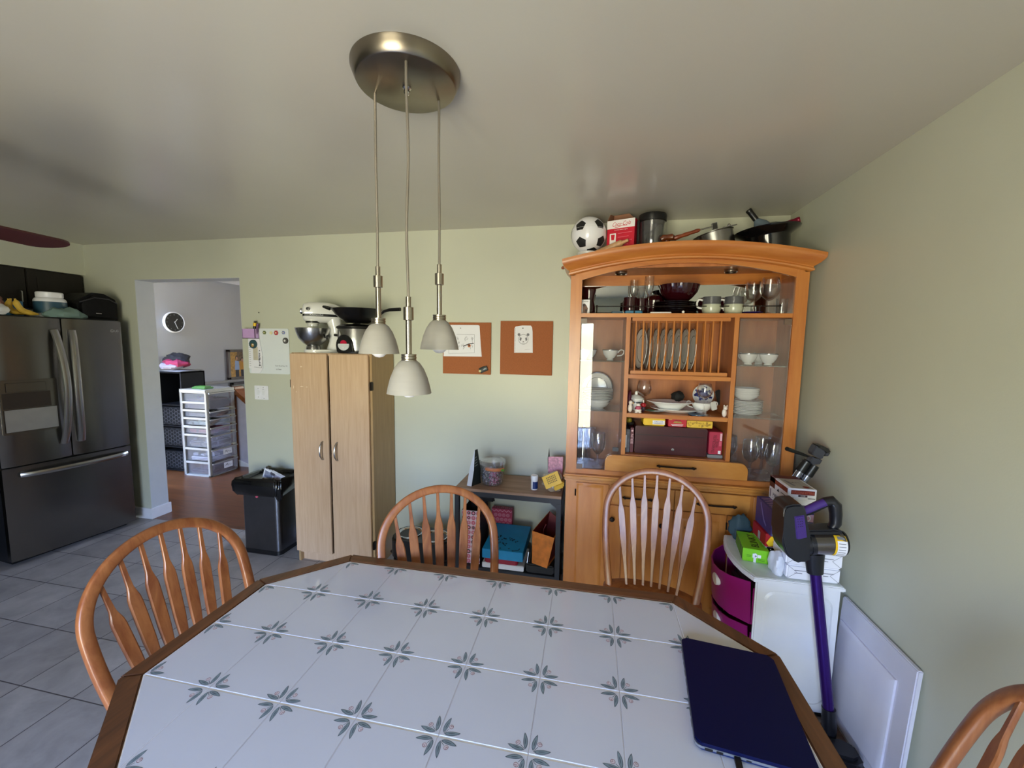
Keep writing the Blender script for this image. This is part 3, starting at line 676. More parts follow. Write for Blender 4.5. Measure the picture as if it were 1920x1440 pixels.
mb.prism([(rx-.07, PH+.012), (rx+.055, PH+.012)]+pa, ry-.142, ry-.105, M_BLACK, 'xz', .006); pn = mb.build('control_panel', t)
mb = MB(); mb.prism([(rx-.012+.043*math.cos(PI*i/8), PH+.06-.038*math.sin(PI*i/8)) for i in range(9)]+[(rx-.05, PH+.068), (rx+.028, PH+.068)], ry-.148, ry-.141, plain('silver_plastic', '#C9CACC', .35), 'xz', .002); mb.ball((rx-.012, ry-.149, PH+.042), .006, M_WHITE, 10, 6)
mb.build('silver_switch', pn)
mb = MB(); mb.prism([(rx-.035, PH+.068), (rx+.012, PH+.068)]+arc(rx-.012, PH+.072, .024, 10, 170, 8, .02), ry-.148, ry-.141, plain('red_lens', '#B0203C', .2), 'xz', .002); mb.build('indicator_lamp', pn)
for s in (-1, 1):
    mb = MB(); mb.tube([(rx+s*.125, ry-.03, PH+.125), (rx+s*.155, ry-.03, PH+.128), (rx+s*.155, ry+.03, PH+.128), (rx+s*.125, ry+.03, PH+.125)], .009, M_BLACK, 8); mb.build('side_handle', t)
wz = PH+.214; wx, wy = -1.635, 2.605
t = thing('wok', 'black wok with two handles sitting on the rice cooker lid', 'wok', (wx, wy, wz))
M_WOK = plain('dark_nonstick', '#17171A', .28, .55)
mb = MB(); mb.lathe([(0, 0), (.075, 0), (.11, .022), (.145, .055), (.172, .092), (.176, .094), (.172, .096), (.15, .07), (.105, .03), (.07, .01), (0, .008)], M_WOK, (wx, wy, wz), 48); mb.build('pan', t)
mb = MB(); mb.tube([(wx+.165, wy-.02, wz+.075), (wx+.19, wy-.03, wz+.055), (wx+.225, wy-.04, wz+.078), (wx+.27, wy-.05, wz+.087), (wx+.36, wy-.07, wz+.089)], [.008, .008, .009, .011, .012], M_BLACK, 10, flat=.8); mb.cyl((wx+.165, wy-.02, wz+.074), (wx+.195, wy-.028, wz+.058), .011, M_STEEL, seg=10); mb.build('long_handle', t)
mb = MB(); mb.tube([(wx-.165, wy-.075, wz+.09), (wx-.215, wy-.07, wz+.108), (wx-.225, wy-.04, wz+.11), (wx-.20, wy-.0, wz+.1), (wx-.17, wy+.01, wz+.09)], .0095, M_BLACK, 8); mb.build('loop_handle', t)

# ------------------------------------------------------------------ wall: whiteboard, switch, pinboards
WY = 2.834
t = thing('whiteboard', 'white magnetic whiteboard on the green wall left of the pantry', 'whiteboard', (-2.575, WY, 1.36))
mb = MB(); mb.prism(rrect(-2.765, -2.385, 1.362, 1.727, .012, 4), WY-.008, WY, plain('whiteboard_enamel', '#E3E9EC', .22, vary=.01), 'xz', .002); mb.build('board', t)
mb = MB(); fr = mb.on((-2.48, WY-.008, 1.42), (1, 0, 0), (0, 0, 1), .001)
mb.text(fr, 'Get food by 12', .02, .008, .013, M_INK, w=.11); mb.text(fr, 'to heat', -.005, -.018, .011, M_INK, w=.05); mb.build('handwriting', t)
def flower(name, x, z, c, r, label):
    mb = MB(); m = plain('magnet_'+c[1:], c, .5)
    for k in range(6): mb.lathe([(0, 0), (r*.42, 0), (r*.42, .004), (0, .005)], m, (x+r*.55*math.cos(k*PI/3), WY-.009, z+r*.55*math.sin(k*PI/3)), 10, toward((0, -1, 0)))
    mb.lathe([(0, 0), (r*.34, 0), (r*.3, .007), (0, .008)], plain('magnet_core_'+c[1:], '#EADFAE', .5), (x, WY-.009, z), 10, toward((0, -1, 0)))
    tag(mb.build(name, loc=(x, WY-.009, z)), label, 'magnet', 'flower magnets on the whiteboard')
flower('flower_magnet', -2.603, 1.694, '#6E7A4A', .016, 'olive green flower magnet, leftmost of the row on the whiteboard')
flower('flower_magnet', -2.542, 1.692, '#E8E2B8', .014, 'pale cream flower magnet left of the red one on the whiteboard')
flower('flower_magnet', -2.494, 1.693, '#B8434A', .020, 'red flower magnet, largest of the row on the whiteboard')
flower('flower_magnet', -2.427, 1.695, '#7F88B4', .015, 'lavender blue flower magnet at the right of the whiteboard row')
mb = MB(); mb.lathe([(0, 0), (.024, 0), (.024, .006), (.014, .009), (0, .009)], plain('magnet_dark', '#3D3A34', .4), (-2.41, WY-.009, 1.632), 24, toward((0, -1, 0))); fr = mb.on((-2.41, WY-.018, 1.632), (1, 0, 0), (0, 0, 1)); mb.disc(fr, -.002, 0, .009, M_CHINA); mb.ring(fr, 0, 0, .017, .003, M_GREY)
tag(mb.build('round_magnet', loc=(-2.41, WY-.009, 1.632)), 'dark round button magnet at the right edge of the whiteboard', 'magnet')
t = thing('pencil_box', 'lilac plastic pen holder hung on the whiteboard corner', 'pen holder', (-2.71, WY-.04, 1.645))
mb = MB(); Z0, Z1 = 1.645, 1.722; M_LIL = plain('lilac_plastic', '#C9A3D8', .3)
mb.box(-2.775, -2.655, WY-.05, WY-.046, Z0, Z1, M_LIL); mb.box(-2.775, -2.655, WY-.013, WY-.009, Z0, Z1, M_LIL); mb.box(-2.775, -2.771, WY-.05, WY-.009, Z0, Z1, M_LIL); mb.box(-2.659, -2.655, WY-.05, WY-.009, Z0, Z1, M_LIL); mb.box(-2.775, -2.655, WY-.05, WY-.009, Z0, Z0+.004, M_LIL); mb.build('box', t)
t = thing('marker_pen', 'black and yellow marker standing in the lilac pen holder', 'marker', (-2.675, WY-.03, 1.66))
mb = MB(); mb.cyl((-2.69, WY-.03, 1.66), (-2.672, WY-.03, 1.745), .011, M_BLACK); mb.cyl((-2.672, WY-.03, 1.745), (-2.669, WY-.03, 1.77), .012, M_YEL); mb.build('barrel', t)
mb = MB(); mb.cyl((-2.669, WY-.03, 1.77), (-2.666, WY-.03, 1.785), .009, M_BLACK); mb.build('cap', t)
mb = MB(); mb.cyl((-2.668, WY-.028, 1.66), (-2.645, WY-.028, 1.765), .009, plain('purple_marker', '#5B3A66', .4)); tag(mb.build('marker_pen', loc=(-2.66, WY-.028, 1.66)), 'dark purple marker standing in the lilac pen holder', 'marker')
# papers held on the whiteboard
def paper(name, label, pts, y, marks=None, cat='paper', curl=.0, group=None):
    mb = MB(); mb.prism(pts, y-.0012, y, M_PAPER)
    if marks: marks(mb, mb.on((pts[0][0], y-.0012, pts[0][1]), (1, 0, 0), (0, 0, 1), .0008))
    o = mb.build(name, loc=(pts[0][0], y, pts[0][1])); return tag(o, label, cat, group)
rr_ = random.Random(3)
def scrib(mb, fr, u0, u1, v0, v1, n, m=M_PENCIL, w=.002):
    for i in range(n):
        v = v0+(v1-v0)*i/max(1, n-1); mb.line(fr, [(u0, v), (u0+(u1-u0)*rr_.uniform(.5, 1), v)], w, m)
paper('paper_note', 'tall white paper with printed lines hanging at the whiteboard left edge', [(-2.765, 1.405), (-2.70, 1.40), (-2.68, 1.65), (-2.755, 1.652)], WY-.010, lambda mb, fr: scrib(mb, fr, .01, .05, .02, .2, 12))
paper('paper_note', 'curled white note with black printed column under the teal magnet', [(-2.74, 1.365), (-2.66, 1.365), (-2.63, 1.40), (-2.625, 1.50), (-2.65, 1.645), (-2.735, 1.645)], WY-.013, lambda mb, fr: ([mb.rect(fr, .075+.004*math.sin(i), .083+rr_.uniform(0, .012), .06+i*.012, .067+i*.012, M_INK) for i in range(11)], mb.rect(fr, .06, .07, .17, .21, M_INK), mb.line(fr, [(.03, .05), (.1, .045), (.11, .09), (.112, .14)], .0025, M_PENCIL)))
paper('paper_note', 'small cream card pinned by the teal magnet on the whiteboard', [(-2.715, 1.47), (-2.665, 1.465), (-2.655, 1.575), (-2.705, 1.58)], WY-.016, lambda mb, fr: (mb.rect(fr, .004, .05, .002, .108, plain('cream_card', '#CFC8B4', .7)), scrib(mb, fr, .01, .045, .01, .1, 8, plain('cream_ink', '#A79E86', .8))))
mb = MB(); mb.lathe([(0, 0), (.036, 0), (.034, .008), (.02, .012), (0, .012)], plain('teal_magnet', '#2F5056', .4), (-2.705, WY-.0175, 1.6), 24, toward((0, -1, 0))); fr = mb.on((-2.70, WY-.031, 1.592), (1, 0, 0), (0, 0, 1)); mb.disc(fr, 0, 0, .014, plain('gold_print', '#B48A48', .5)); mb.disc(fr, .004, .004, .006, M_CHINA, 2)
tag(mb.build('round_magnet', loc=(-2.705, WY-.0175, 1.6)), 'big round teal picture magnet holding notes on the whiteboard', 'magnet')
# switch plate
t = thing('switch_plate', 'square white double switch plate on the wall under the whiteboard', 'switch', (-2.662, WY, 1.203))
mb = MB(); mb.box(-2.728, -2.597, WY-.007, WY, 1.147, 1.262, plain('plate_white', '#EDEDF2', .3), .003); mb.build('plate', t)
for x in (-2.69, -2.64):
    mb = MB(); mb.box(x-.012, x+.012, WY-.012, WY-.006, 1.185, 1.225, M_WHITE, .002); mb.build('rocker', t)
mb = MB(); fr = mb.on((-2.662, WY-.007, 1.203), (1, 0, 0), (0, 0, 1))
for u, v in ((-.028, .035), (-.028, -.035), (.022, .045), (.025, -.045)): mb.disc(fr, u, v, .003, M_INK)
mb.text(fr, 'Ohm', -.03, 0, .010, M_INK, rot=PI/2); mb.line(fr, [(.01, .03), (.03, .03)], .002, M_PENCIL); mb.build('screws', t)

# pinboards
M_CORK = plain('cork_brown', '#A5623A', .85, vary=.12, vscale=160, bump=.3, bscale=250)
M_CORKE = plain('cork_edge', '#8A5636', .8)
def board(label, x0, x1, z0, z1):
    t = thing('cork_board', label, 'pinboard', ((x0+x1)/2, WY, z0))
    mb = MB(); mb.box(x0, x1, WY-.012, WY-.001, z0, z1, M_CORK, .0015); mb.build('cork', t)
board('square brown cork board holding the eyes drawing and a key fob', -1.087, -.724, 1.411, 1.783)
board('square brown cork board holding the panda drawing', -.655, -.283, 1.418, 1.795)
def draw_eyes(mb, fr):
    # marks in metres from lower-left corner of the sheet
    mb.line(fr, [(.04, .02), (.235, .03), (.235, .16), (.10, .16)], .0015, M_PENCIL); mb.line(fr, [(.04, .02), (.04, .05), (.09, .055)], .0015, M_PENCIL)
    rn = random.Random(5)
    for k in range(34):
        u = rn.uniform(.06, .225); v = rn.uniform(.07, .15); mb.line(fr, [(u, v), (u+rn.uniform(-.008, .004), v-.018), (u+.006, v-.004)], .0012, M_PENCIL)
    mb.line(fr, [(.15, .075), (.195, .093), (.23, .098)], .006, M_INK, 1.5); mb.line(fr, [(.11, .075), (.085, .092), (.065, .1)], .005, M_INK, 1.5)
    o = plain('marker_orange', '#C47A4A', .7)
    mb.disc(fr, .196, .08, .013, o, 1.3, 6); mb.disc(fr, .196, .081, .006, M_INK, 1.8); mb.disc(fr, .075, .082, .011, o, 1.3, 6); mb.disc(fr, .077, .083, .005, M_INK, 1.8)
    mb.disc(fr, .13, .205, .004, M_GREY, 2)
o = paper('drawing', 'white paper with pencil drawing of angry eyes on the left cork board', [(-1.08, 1.537), (-.79, 1.54), (-.798, 1.62), (-.808, 1.76), (-.818, 1.765), (-1.07, 1.765)], WY-.0135, draw_eyes, 'drawing')
def draw_panda(mb, fr):
    for s in (-1, 1): mb.disc(fr, .065+s*.032, .128, .010, M_PENCIL, 1.2); mb.mark(fr, [(.065+s*.012, .105), (.065+s*.024, .11), (.065+s*.028, .09), (.065+s*.017, .082)], M_PENCIL, 1.3)
    mb.ring(fr, .065, .095, .036, .004, plain('pencil_light', '#B0B0B6', .8), 1.0, 24); mb.disc(fr, .065, .078, .006, M_PENCIL, 1.4, ry=.004); mb.line(fr, [(.055, .07), (.065, .066), (.075, .07)], .0015, M_PENCIL, 1.4)
    for i in range(18): mb.rect(fr, .004, .008, .008+i*.0095, .011+i*.0095, M_PENCIL, 1.2)
    mb.disc(fr, .06, .172, .005, M_PENCIL, 1.2); mb.line(fr, [(.075, .022), (.115, .028)], .001, M_PENCIL)
paper('drawing', 'small white sheet with pencil panda face on the right cork board', [(-.553, 1.573), (-.42, 1.575), (-.424, 1.72), (-.428, 1.75), (-.437, 1.764), (-.50, 1.764), (-.545, 1.757), (-.553, 1.745)], WY-.0135, draw_panda, 'drawing')
mb = MB(); mb.tube([(-.80, WY-.022, 1.437), (-.775, WY-.022, 1.45), (-.745, WY-.022, 1.46)], [.02, .02, .018], plain('fob_dark', '#3A3F3E', .35), 12, flat=.5, ref=(0, 0, 1)); fr = mb.on((-.797, WY-.033, 1.437), (1, 0, 0), (0, 0, 1), .002); mb.disc(fr, 0, 0, .009, plain('fob_cream', '#C9C08C', .5)); mb.mark(fr, [(.022, .008), (.04, .014), (.045, .024), (.03, .02)], plain('fob_grey', '#8B9AA0', .4))
tag(mb.build('key_fob', loc=(-.77, WY-.02, 1.44)), 'dark grey key fob pinned at the bottom of the left cork board', 'key fob')

# ------------------------------------------------------------------ trash can
x0, x1, y0, y1 = -2.61, -2.285, 2.535, 2.775
t = thing('trash_can', 'stainless steel trash can with black liner beside the pantry', 'trash can', ((x0+x1)/2, (y0+y1)/2, 0))
mb = MB(); M_TRASH = plain('trash_steel', '#78787C', .3, 1., vary=.04)
mb.prism(rrect(x0, x1, y0, y1, .035, 6), .03, .56, M_TRASH, 'xy', .002); mb.build('body', t)
mb = MB(); mb.prism(rrect(x0-.002, x1+.002, y0-.002, y1+.002, .036, 6), 0, .032, M_BLACK, 'xy', .003); mb.build('foot_ring', t)
mb = MB(); mb.prism(arc((x0+x1)/2-.02, .455, .012, 0, 360, 14)[:-1], y0-.003, y0+.002, plain('pink_sticker', '#C2526A', .4)); mb.build('sticker', t)
# liner: folded black bag over the rim
mb = MB(); M_BAG = plain('bin_bag', '#0C0C0E', .22, bump=.5, bscale=14, coat=.3); n = 72; rnd = random.Random(2)
ring = rrect(x0, x1, y0, y1, .035, 17); n = len(ring); cx, cy = (x0+x1)/2, (y0+y1)/2; rows = []
for k, (out, z) in enumerate(((-.03, .40), (-.012, .5), (-.004, .565), (.012, .59), (.028, .575), (.034, .53), (.028, .49), (.012, .47))):
    row = []
    for i, (x, y) in enumerate(ring):
        d = Vector((x-cx, y-cy)); d.normalize(); th = i*2*PI/n
        wv = math.sin(th*5+k*.6)+.7*math.sin(th*11+k*1.3+1)+.5*math.sin(th*19+2.*k)
        o = out+(.007*wv if k > 2 else .002*wv); zz = z+(.010*math.sin(th*4+1)+.007*math.sin(th*9+k))*(1 if k > 1 else 0)
        if k > 3:
            left = max(0, -d.x)*.035; o += left; zz += left*.2
            fr_ = max(0, -d.y); zz -= .05*fr_*(.6+.5*math.sin(th*2+2.5)) if k > 5 else 0
        if k in (2, 3, 4) and d.x < 0 and d.y < .5: zz -= .012
        row.append(mb.v((x+d.x*o, y+d.y*o, zz)))
    rows.append(row)
km = mb.mi(M_BAG)
for A_, B_ in zip(rows, rows[1:]):
    for i in range(n):
        f = mb.bm.faces.new([A_[i], A_[(i+1) % n], B_[(i+1) % n], B_[i]]); f.material_index = km; f.smooth = True
f = mb.bm.faces.new(rows[0][::-1]); f.material_index = km
mb.build('liner_bag', t, angle=80)
t = thing('newspaper', 'folded colour flyer sticking out of the trash can', 'flyer', (-2.38, 2.62, .45))
o_ = Vector((-2.43, 2.63, .53)); U1 = Vector((.86, .1, -.42)).normalized(); U2 = Vector((.30, -.12, .62)).normalized()
for k in range(4):
    mb = MB(); N = U1.cross(U2).normalized(); c = o_+N*(-.006*k)+U1*(.02*k)+U2*.02
    P = [c-U1*.075-U2*.1, c+U1*.075-U2*.1, c+U1*.075+U2*.085, c-U1*.075+U2*.085]
    mb.hexa([p-N*.002 for p in P]+[p for p in P], M_PAPER)
    if k == 0:
        fr = mb.on(c+N*.0003, U1, U2, .0006)
        for u0, u1, v0, v1, cc in ((-.07, -.005, -.09, -.01, '#B9A080'), (.005, .065, -.07, 0, '#9A4A56'), (-.065, .0, .01, .07, '#8F93A6'), (.01, .065, .02, .075, '#C9BFC8'), (-.02, .02, .055, .08, '#55505A')): mb.rect(fr, u0, u1, v0, v1, plain('flyer_'+cc[1:], cc, .6, vary=.35, vscale=70))
    mb.build('page', t)

# ------------------------------------------------------------------ raised pet feeder
t = thing('pet_feeder', 'black raised pet feeder with two steel bowls behind the middle chair', 'pet feeder', (-1.1, 2.47, 0))
mb = MB(); x0, x1, y0, y1 = -1.29, -.905, 2.36, 2.585
mb.prism(rrect(x0, x1, y0, y1, .06, 6), .2, .335, M_BLACK, 'xy', .012)
mb.prism(rrect(x0+.01, x1-.01, y0+.01, y1-.01, .05, 6), .0, .2, M_BLKM, 'xy', .01); mb.build('stand', t)
for bx, by in ((-1.19, 2.475), (-1.0, 2.465)):
    mb = MB(); mb.lathe([(0, .006), (.05, .006), (.07, .04), (.078, .046), (.085, .046), (.088, .04), (.084, .036)], M_CHROME, (bx, by, .297), 32); mb.build('bowl', t)
for s in (0, 1):
    mb = MB(); xx = x0-.008 if not s else x1+.008; mb.tube([(xx, 2.43, .21), (xx-.02*(1-2*s), 2.45, .2), (xx-.02*(1-2*s), 2.5, .2), (xx, 2.52, .21)], .009, M_BLACK, 8); mb.build('side_grip', t)

# ------------------------------------------------------------------ console table
CX0, CX1, CY0, CY1, CZ = -.868, -.168, 2.462, 2.80, .69
t = thing('console_table', 'wood-topped console table with black metal frame against the wall', 'console table', ((CX0+CX1)/2, (CY0+CY1)/2, 0))
mb = MB(); mb.box(CX0, CX1, CY0, CY1, CZ-.018, CZ, wood('rustic_brown', '#86664C', '#A6856A', (1.2, 12, 12), .5, .05, dist=.8), .002); mb.build('tabletop', t)
M_IRON = plain('black_iron', '#1B1D22', .5)
mb = MB()
mb.box(CX0, CX1, CY0+.002, CY0+.025, CZ-.05, CZ-.018, M_IRON); mb.box(CX0, CX1, CY1-.025, CY1-.002, CZ-.05, CZ-.018, M_IRON); mb.box(CX0, CX0+.025, CY0, CY1, CZ-.05, CZ-.018, M_IRON); mb.box(CX1-.025, CX1, CY0, CY1, CZ-.05, CZ-.018, M_IRON)
mb.hexa([(CX1-.07, CY0+.004, CZ-.05), (CX1-.02, CY0+.004, CZ-.09), (CX1-.02, CY0+.02, CZ-.09), (CX1-.07, CY0+.02, CZ-.05), (CX1-.075, CY0+.004, CZ-.045), (CX1-.02, CY0+.004, CZ-.045), (CX1-.02, CY0+.02, CZ-.045), (CX1-.075, CY0+.02, CZ-.045)], M_IRON)
mb.build('frame', t)
for x in (CX0, CX1-.03):
    for y in (CY0, CY1-.03):
        mb = MB(); mb.box(x, x+.03, y, y+.03, 0, CZ-.05, M_IRON, .002); mb.build('leg', t)
mb = MB(); mb.box(CX0+.002, CX1-.002, CY0+.002, CY1-.002, .125, .155, M_IRON, .002); mb.build('lower_shelf', t)

SZ_ = .156
# gift bag
t = thing('gift_bag', 'tall gift bag with pink and black circle pattern under the console table', 'gift bag', (-.77, 2.6, SZ_))
bx0, bx1, by0, by1, bt = -.83, -.70, 2.50, 2.70, .525
mb = MB(); M_BAGP = plain('bag_pale', '#E2CBD6', .5); M_BAGK = plain('bag_black', '#17151A', .6)
for a in ((bx0, bx1, by0, by0+.003), (bx0, bx1, by1-.003, by1)): mb.box(*a, SZ_, bt, M_BAGP if a[2] == by0 else M_BAGK)
mb.box(bx0, bx0+.003, by0, by1, SZ_, bt, M_BAGK); mb.box(bx1-.003, bx1, by0, by1, SZ_, bt, M_BAGK); mb.box(bx0, bx1, by0, by1, SZ_, SZ_+.003, M_BAGK)
fr = mb.on((bx0, by0, SZ_), (1, 0, 0), (0, 0, 1)); cc = ['#B8455C', '#2C1E26', '#C9788C', '#7A3044', '#8C7A54', '#D06A80']; rn = random.Random(9)
for i in range(4):
    for j in range(11):
        u = .017+i*.032; v = .018+j*.0335; c = plain('dot_'+rn.choice(cc)[1:], rn.choice(cc), .5)
        c = plain('dot_%d' % rn.randrange(6), cc[rn.randrange(6)], .5)
        mb.disc(fr, u, v, .0145, c, 1, 14); mb.disc(fr, u, v, .009, MATS['dot_%d' % rn.choice([k for k in range(6) if 'dot_%d' % k in MATS])], 1.5, 10)
        if (i+j) % 2: mb.text(fr, rn.choice(['F', 'P', 'R', 'A']), u, v, .010, M_BAGP, k=2)
        else: mb.disc(fr, u, v, .004, M_BAGP, 2, 4)
mb.build('bag', t)
mb = MB(); mb.poly([(bx0+.03, by1-.004, bt), (bx1+.05, by1-.004, bt), (bx1+.035, by1-.004, bt+.10), (bx0+.05, by1-.004, bt+.09)], M_BAGK); mb.prism([(bx0+.002, bt), (bx1+.04, bt), (bx1+.03, bt+.08), (bx0+.06, bt+.095)], by1-.02, by1-.008, plain('black_tissue', '#141416', .8)); mb.build('tissue', t)

# stacked boxes
mb = MB(); mb.box(-.68, -.40, 2.475, 2.72, SZ_, SZ_+.035, M_PAPER, .003)
tag(mb.build('document_stack', loc=(-.54, 2.6, SZ_)), 'white flat document box at the bottom of the console stack', 'box')
mb = MB(); mb.prism(rrect(-.665, -.44, 2.47, 2.70, .02, 4), SZ_+.036, SZ_+.082, plain('red_box', '#9C2338', .4), 'xy', .006)
tag(mb.build('red_case', loc=(-.55, 2.59, SZ_+.036)), 'rounded red box under the blue box on the console shelf', 'box')
t = thing('gift_box', 'bright blue lidded box with punched flowers on the console shelf', 'box', (-.535, 2.58, SZ_+.083))
z0 = SZ_+.083; M_BLUE = plain('blue_card', '#1B8FD2', .45)
mb = MB(); mb.hexa([(-.672, 2.445, z0), (-.402, 2.445, z0), (-.395, 2.735, z0+.03), (-.655, 2.735, z0+.03), (-.672, 2.445, z0+.062), (-.402, 2.445, z0+.062), (-.395, 2.735, z0+.11), (-.655, 2.735, z0+.11)], M_BLUE, .002)
fr = mb.on((-.672, 2.445, z0+.062), (1, 0, 0), (0, .29, .048), .0008); rn = random.Random(4); M_DKB = plain('flower_punch', '#0C2E4E', .6)
for cx, cy, n_, sp in ((.10, .10, 14, .04), (.075, .14, 7, .02), (.185, .13, 8, .03), (.16, .05, 5, .05)):
    for k in range(n_):
        u, v = cx+rn.uniform(-sp, sp), cy+rn.uniform(-sp, sp)
        for q in range(4): mb.disc(fr, u+.0036*math.cos(q*PI/2), v+.0036*math.sin(q*PI/2), .0030, M_DKB, 1, 6)
mb.line(fr, [(.205, .01), (.235, .02), (.245, .04)], .006, M_DKB)
mb.build('box', t)
mb = MB(); mb.box(-.685, -.535, 2.745, 2.795, SZ_, .452, plain('magenta_wrap', '#A0284E', .5), .002)
fr = mb.on((-.685, 2.745, SZ_), (1, 0, 0), (0, 0, 1)); M_PINKP = plain('pink_swirl', '#CF90A8', .5)
for i in range(5):
    for j in range(9):
        u = .015+i*.03+(.015 if j % 2 else 0); v = .02+j*.033
        if u < .14 and v < .28: mb.ring(fr, u, v, .012, .0025, M_PINKP, 1, 12); mb.ring(fr, u, v, .006, .002, M_PINKP, 1, 10)
for i in range(5): mb.line(fr, [(.03*i, .29), (.03*i+.02, .275), (.03*i+.03, .285)], .004, M_PINKP)
fr = mb.on((-.685, 2.745, .452), (1, 0, 0), (0, 1, 0))
for i in range(5): mb.ring(fr, .015+.03*i, .024, .012, .003, M_PINKP, 1, 12)
tag(mb.build('wrapped_box', loc=(-.61, 2.77, SZ_)), 'magenta wrapped box with pale swirl pattern behind the blue box', 'box')
# black tray and orange bag
mb = MB(); mb.box(-.385, -.205, 2.475, 2.73, SZ_, SZ_+.06, M_BLKM, .008)
for k in range(4): mb.cyl((-.38+.012*k, 2.49+.01*k, SZ_+.06), (-.372+.012*k, 2.5+.05*k, SZ_+.13+.02*k), .004, M_STEEL, seg=6)
tag(mb.build('cable_tray', loc=(-.29, 2.6, SZ_)), 'black tray of gadgets and cables under the orange bag', 'tray')
t = thing('paper_bag', 'orange paper bag with dark red lining on the console shelf', 'bag', (-.27, 2.58, SZ_+.062))
mb = MB(); M_ORG = plain('orange_paper', '#D27A2E', .6, vary=.22, vscale=25); M_LIN = plain('dark_red_lining', '#6E1418', .6)
zb = SZ_+.062
B4 = [Vector(p) for p in ((-.343, 2.455, zb+.02), (-.245, 2.445, zb), (-.185, 2.66, zb+.01), (-.30, 2.67, zb+.02))]
T4 = [Vector(p) for p in ((-.345, 2.455, .452), (-.203, 2.445, .425), (-.176, 2.68, .435), (-.262, 2.70, .49))]
for i in range(4):
    a, b, c, d = B4[i], B4[(i+1) % 4], T4[(i+1) % 4], T4[i]; nrm = (b-a).cross(d-a).normalized()*.003
    mb.faces([a, b, c, d], [(0, 1, 2, 3)], M_ORG); mb.faces([a-nrm, b-nrm, c-nrm, d-nrm], [(3, 2, 1, 0)], M_LIN); mb.faces([d, c, c-nrm, d-nrm], [(0, 1, 2, 3)], M_ORG)
mb.faces(B4, [(3, 2, 1, 0)], M_ORG)
mb.build('bag', t, fixn=False)
mb = MB(); mb.tube([(-.29, 2.55, .30), (-.285, 2.56, .42), (-.27, 2.575, .45)], .004, M_LIN, 6); mb.build('handle', t)
mb = MB(); mb.prism([(-.52, 2.40), (-.19, 2.42), (-.19, 2.75), (-.52, 2.75)], 0, .105, M_PAPER, 'xy', .004); fr = mb.on((-.45, 2.41, .106), (1, 0, 0), (0, 1, 0)); mb.disc(fr, .1, .02, .015, M_INK)
tag(mb.build('flat_box', loc=(-.36, 2.58, 0)), 'white flat carton on the floor under the console table', 'box')

# things on the console table
t = thing('foil_pouch', 'white and black standing snack pouch at the left of the console table', 'pouch', (-.765, 2.56, CZ))
mb = MB(); Pt = [(-.80, 2.515, CZ), (-.765, 2.505, CZ), (-.722, 2.585, CZ), (-.775, 2.60, CZ)]; Tp = [(-.757, 2.545, CZ+.235), (-.755, 2.545, CZ+.237), (-.745, 2.575, CZ+.237), (-.747, 2.577, CZ+.235)]
mid = [lerp(a, b, .45) for a, b in zip(Pt, Tp)]; mid = [(x*1.0+(-.006 if i in (0, 3) else .006), y, z) for i, (x, y, z) in enumerate(mid)]
M_PW = plain('pouch_white', '#D6D9DE', .35); M_PB = plain('pouch_black', '#1C2422', .3)
for L0, L1 in ((Pt, mid), (mid, Tp)):
    for i in range(4): mb.faces([L0[i], L0[(i+1) % 4], L1[(i+1) % 4], L1[i]], [(0, 1, 2, 3)], M_PW if i in (0, 3) else M_PB)
mb.faces(Pt, [(0, 1, 2, 3)], M_PB); mb.faces(Tp, [(0, 1, 2, 3)], M_PB); mb.build('pouch', t)
mb = MB(); fr = mb.on(lerp(mid[1], Tp[1], .55), Vector(mid[2])-Vector(mid[1]), Vector(Tp[1])-Vector(mid[1]), .002)
for k in range(4): mb.line(fr, [(.002, -.05+.018*k), (.032-.004*k, -.042+.018*k)], .006, plain('pouch_grey', '#7C847C', .4))
mb.build('print', t)
jx, jy = -.648, 2.60
t = thing('candy_jar', 'clear plastic tub of small colourful beads on the console table', 'tub', (jx, jy, CZ))
M_JAR = glass('clear_jar', (.93, .93, .94), rough=.03, haze=.05, base=.06)
mb = MB(); mb.lathe([(0, .002), (.068, .002), (.072, .008), (.084, .135), (.0855, .14), (.083, .14), (.07, .012), (0, .006)], M_JAR, (jx, jy, CZ), 36); mb.build('jar', t)
mb = MB(); mb.lathe([(.086, .135), (.09, .138), (.09, .160), (.084, .166), (.07, .168), (.066, .163), (0, .163)], M_JAR, (jx, jy, CZ), 36); mb.build('lid', t)
mb = MB(); rn = random.Random(12); bc = [plain('bead_'+c[1:], c, .4) for c in ('#3F4A6E', '#C9CCD6', '#4E5A4A', '#7D86A8', '#2F3340')]; bp = [plain('bead_'+c[1:], c, .4) for c in ('#D23A8C', '#E8A8CE', '#F0D4E4', '#A82A6C')]
def bead(mb, c, r, m): mb.obox(c, (r, 0, 0), (0, r, 0), (0, 0, r), m)
for k in range(620):
    a = rn.uniform(0, 2*PI); q = math.sqrt(rn.uniform(.35, 1)); z = rn.uniform(.01, .098); r = (.064+.012*z/.135)*q
    xx, yy = jx+r*math.cos(a), jy+r*math.sin(a); pink = (math.cos(a-R(-62)) > .86)
    bead(mb, (xx, yy, CZ+z), .0032, rn.choice(bp if pink else bc))
mb.build('beads', t)['kind'] = 'stuff'
mb = MB(); mb.tube([(jx+.08*math.cos(R(a)), jy+.08*math.sin(R(a)), CZ+.128-.02*((a+150)/140)) for a in range(-110, 10, 12)], .012, plain('rainbow_orange', '#E08A5A', .4, vary=.4, vscale=9), 8, flat=.3, ref=(0, 0, 1)); mb.build('label_band', t)
mb = MB(); rn = random.Random(3)
for k in range(9): mb.mark(mb.on((jx+.07, jy-.06, CZ+.112), (.8, .6, 0), (0, 0, 1), .001*k), [(0, 0), (.02+rn.uniform(0, .02), rn.uniform(-.012, .012)), (.012, .006+rn.uniform(0, .006))], plain('green_ribbon', '#5F9A3C', .5))
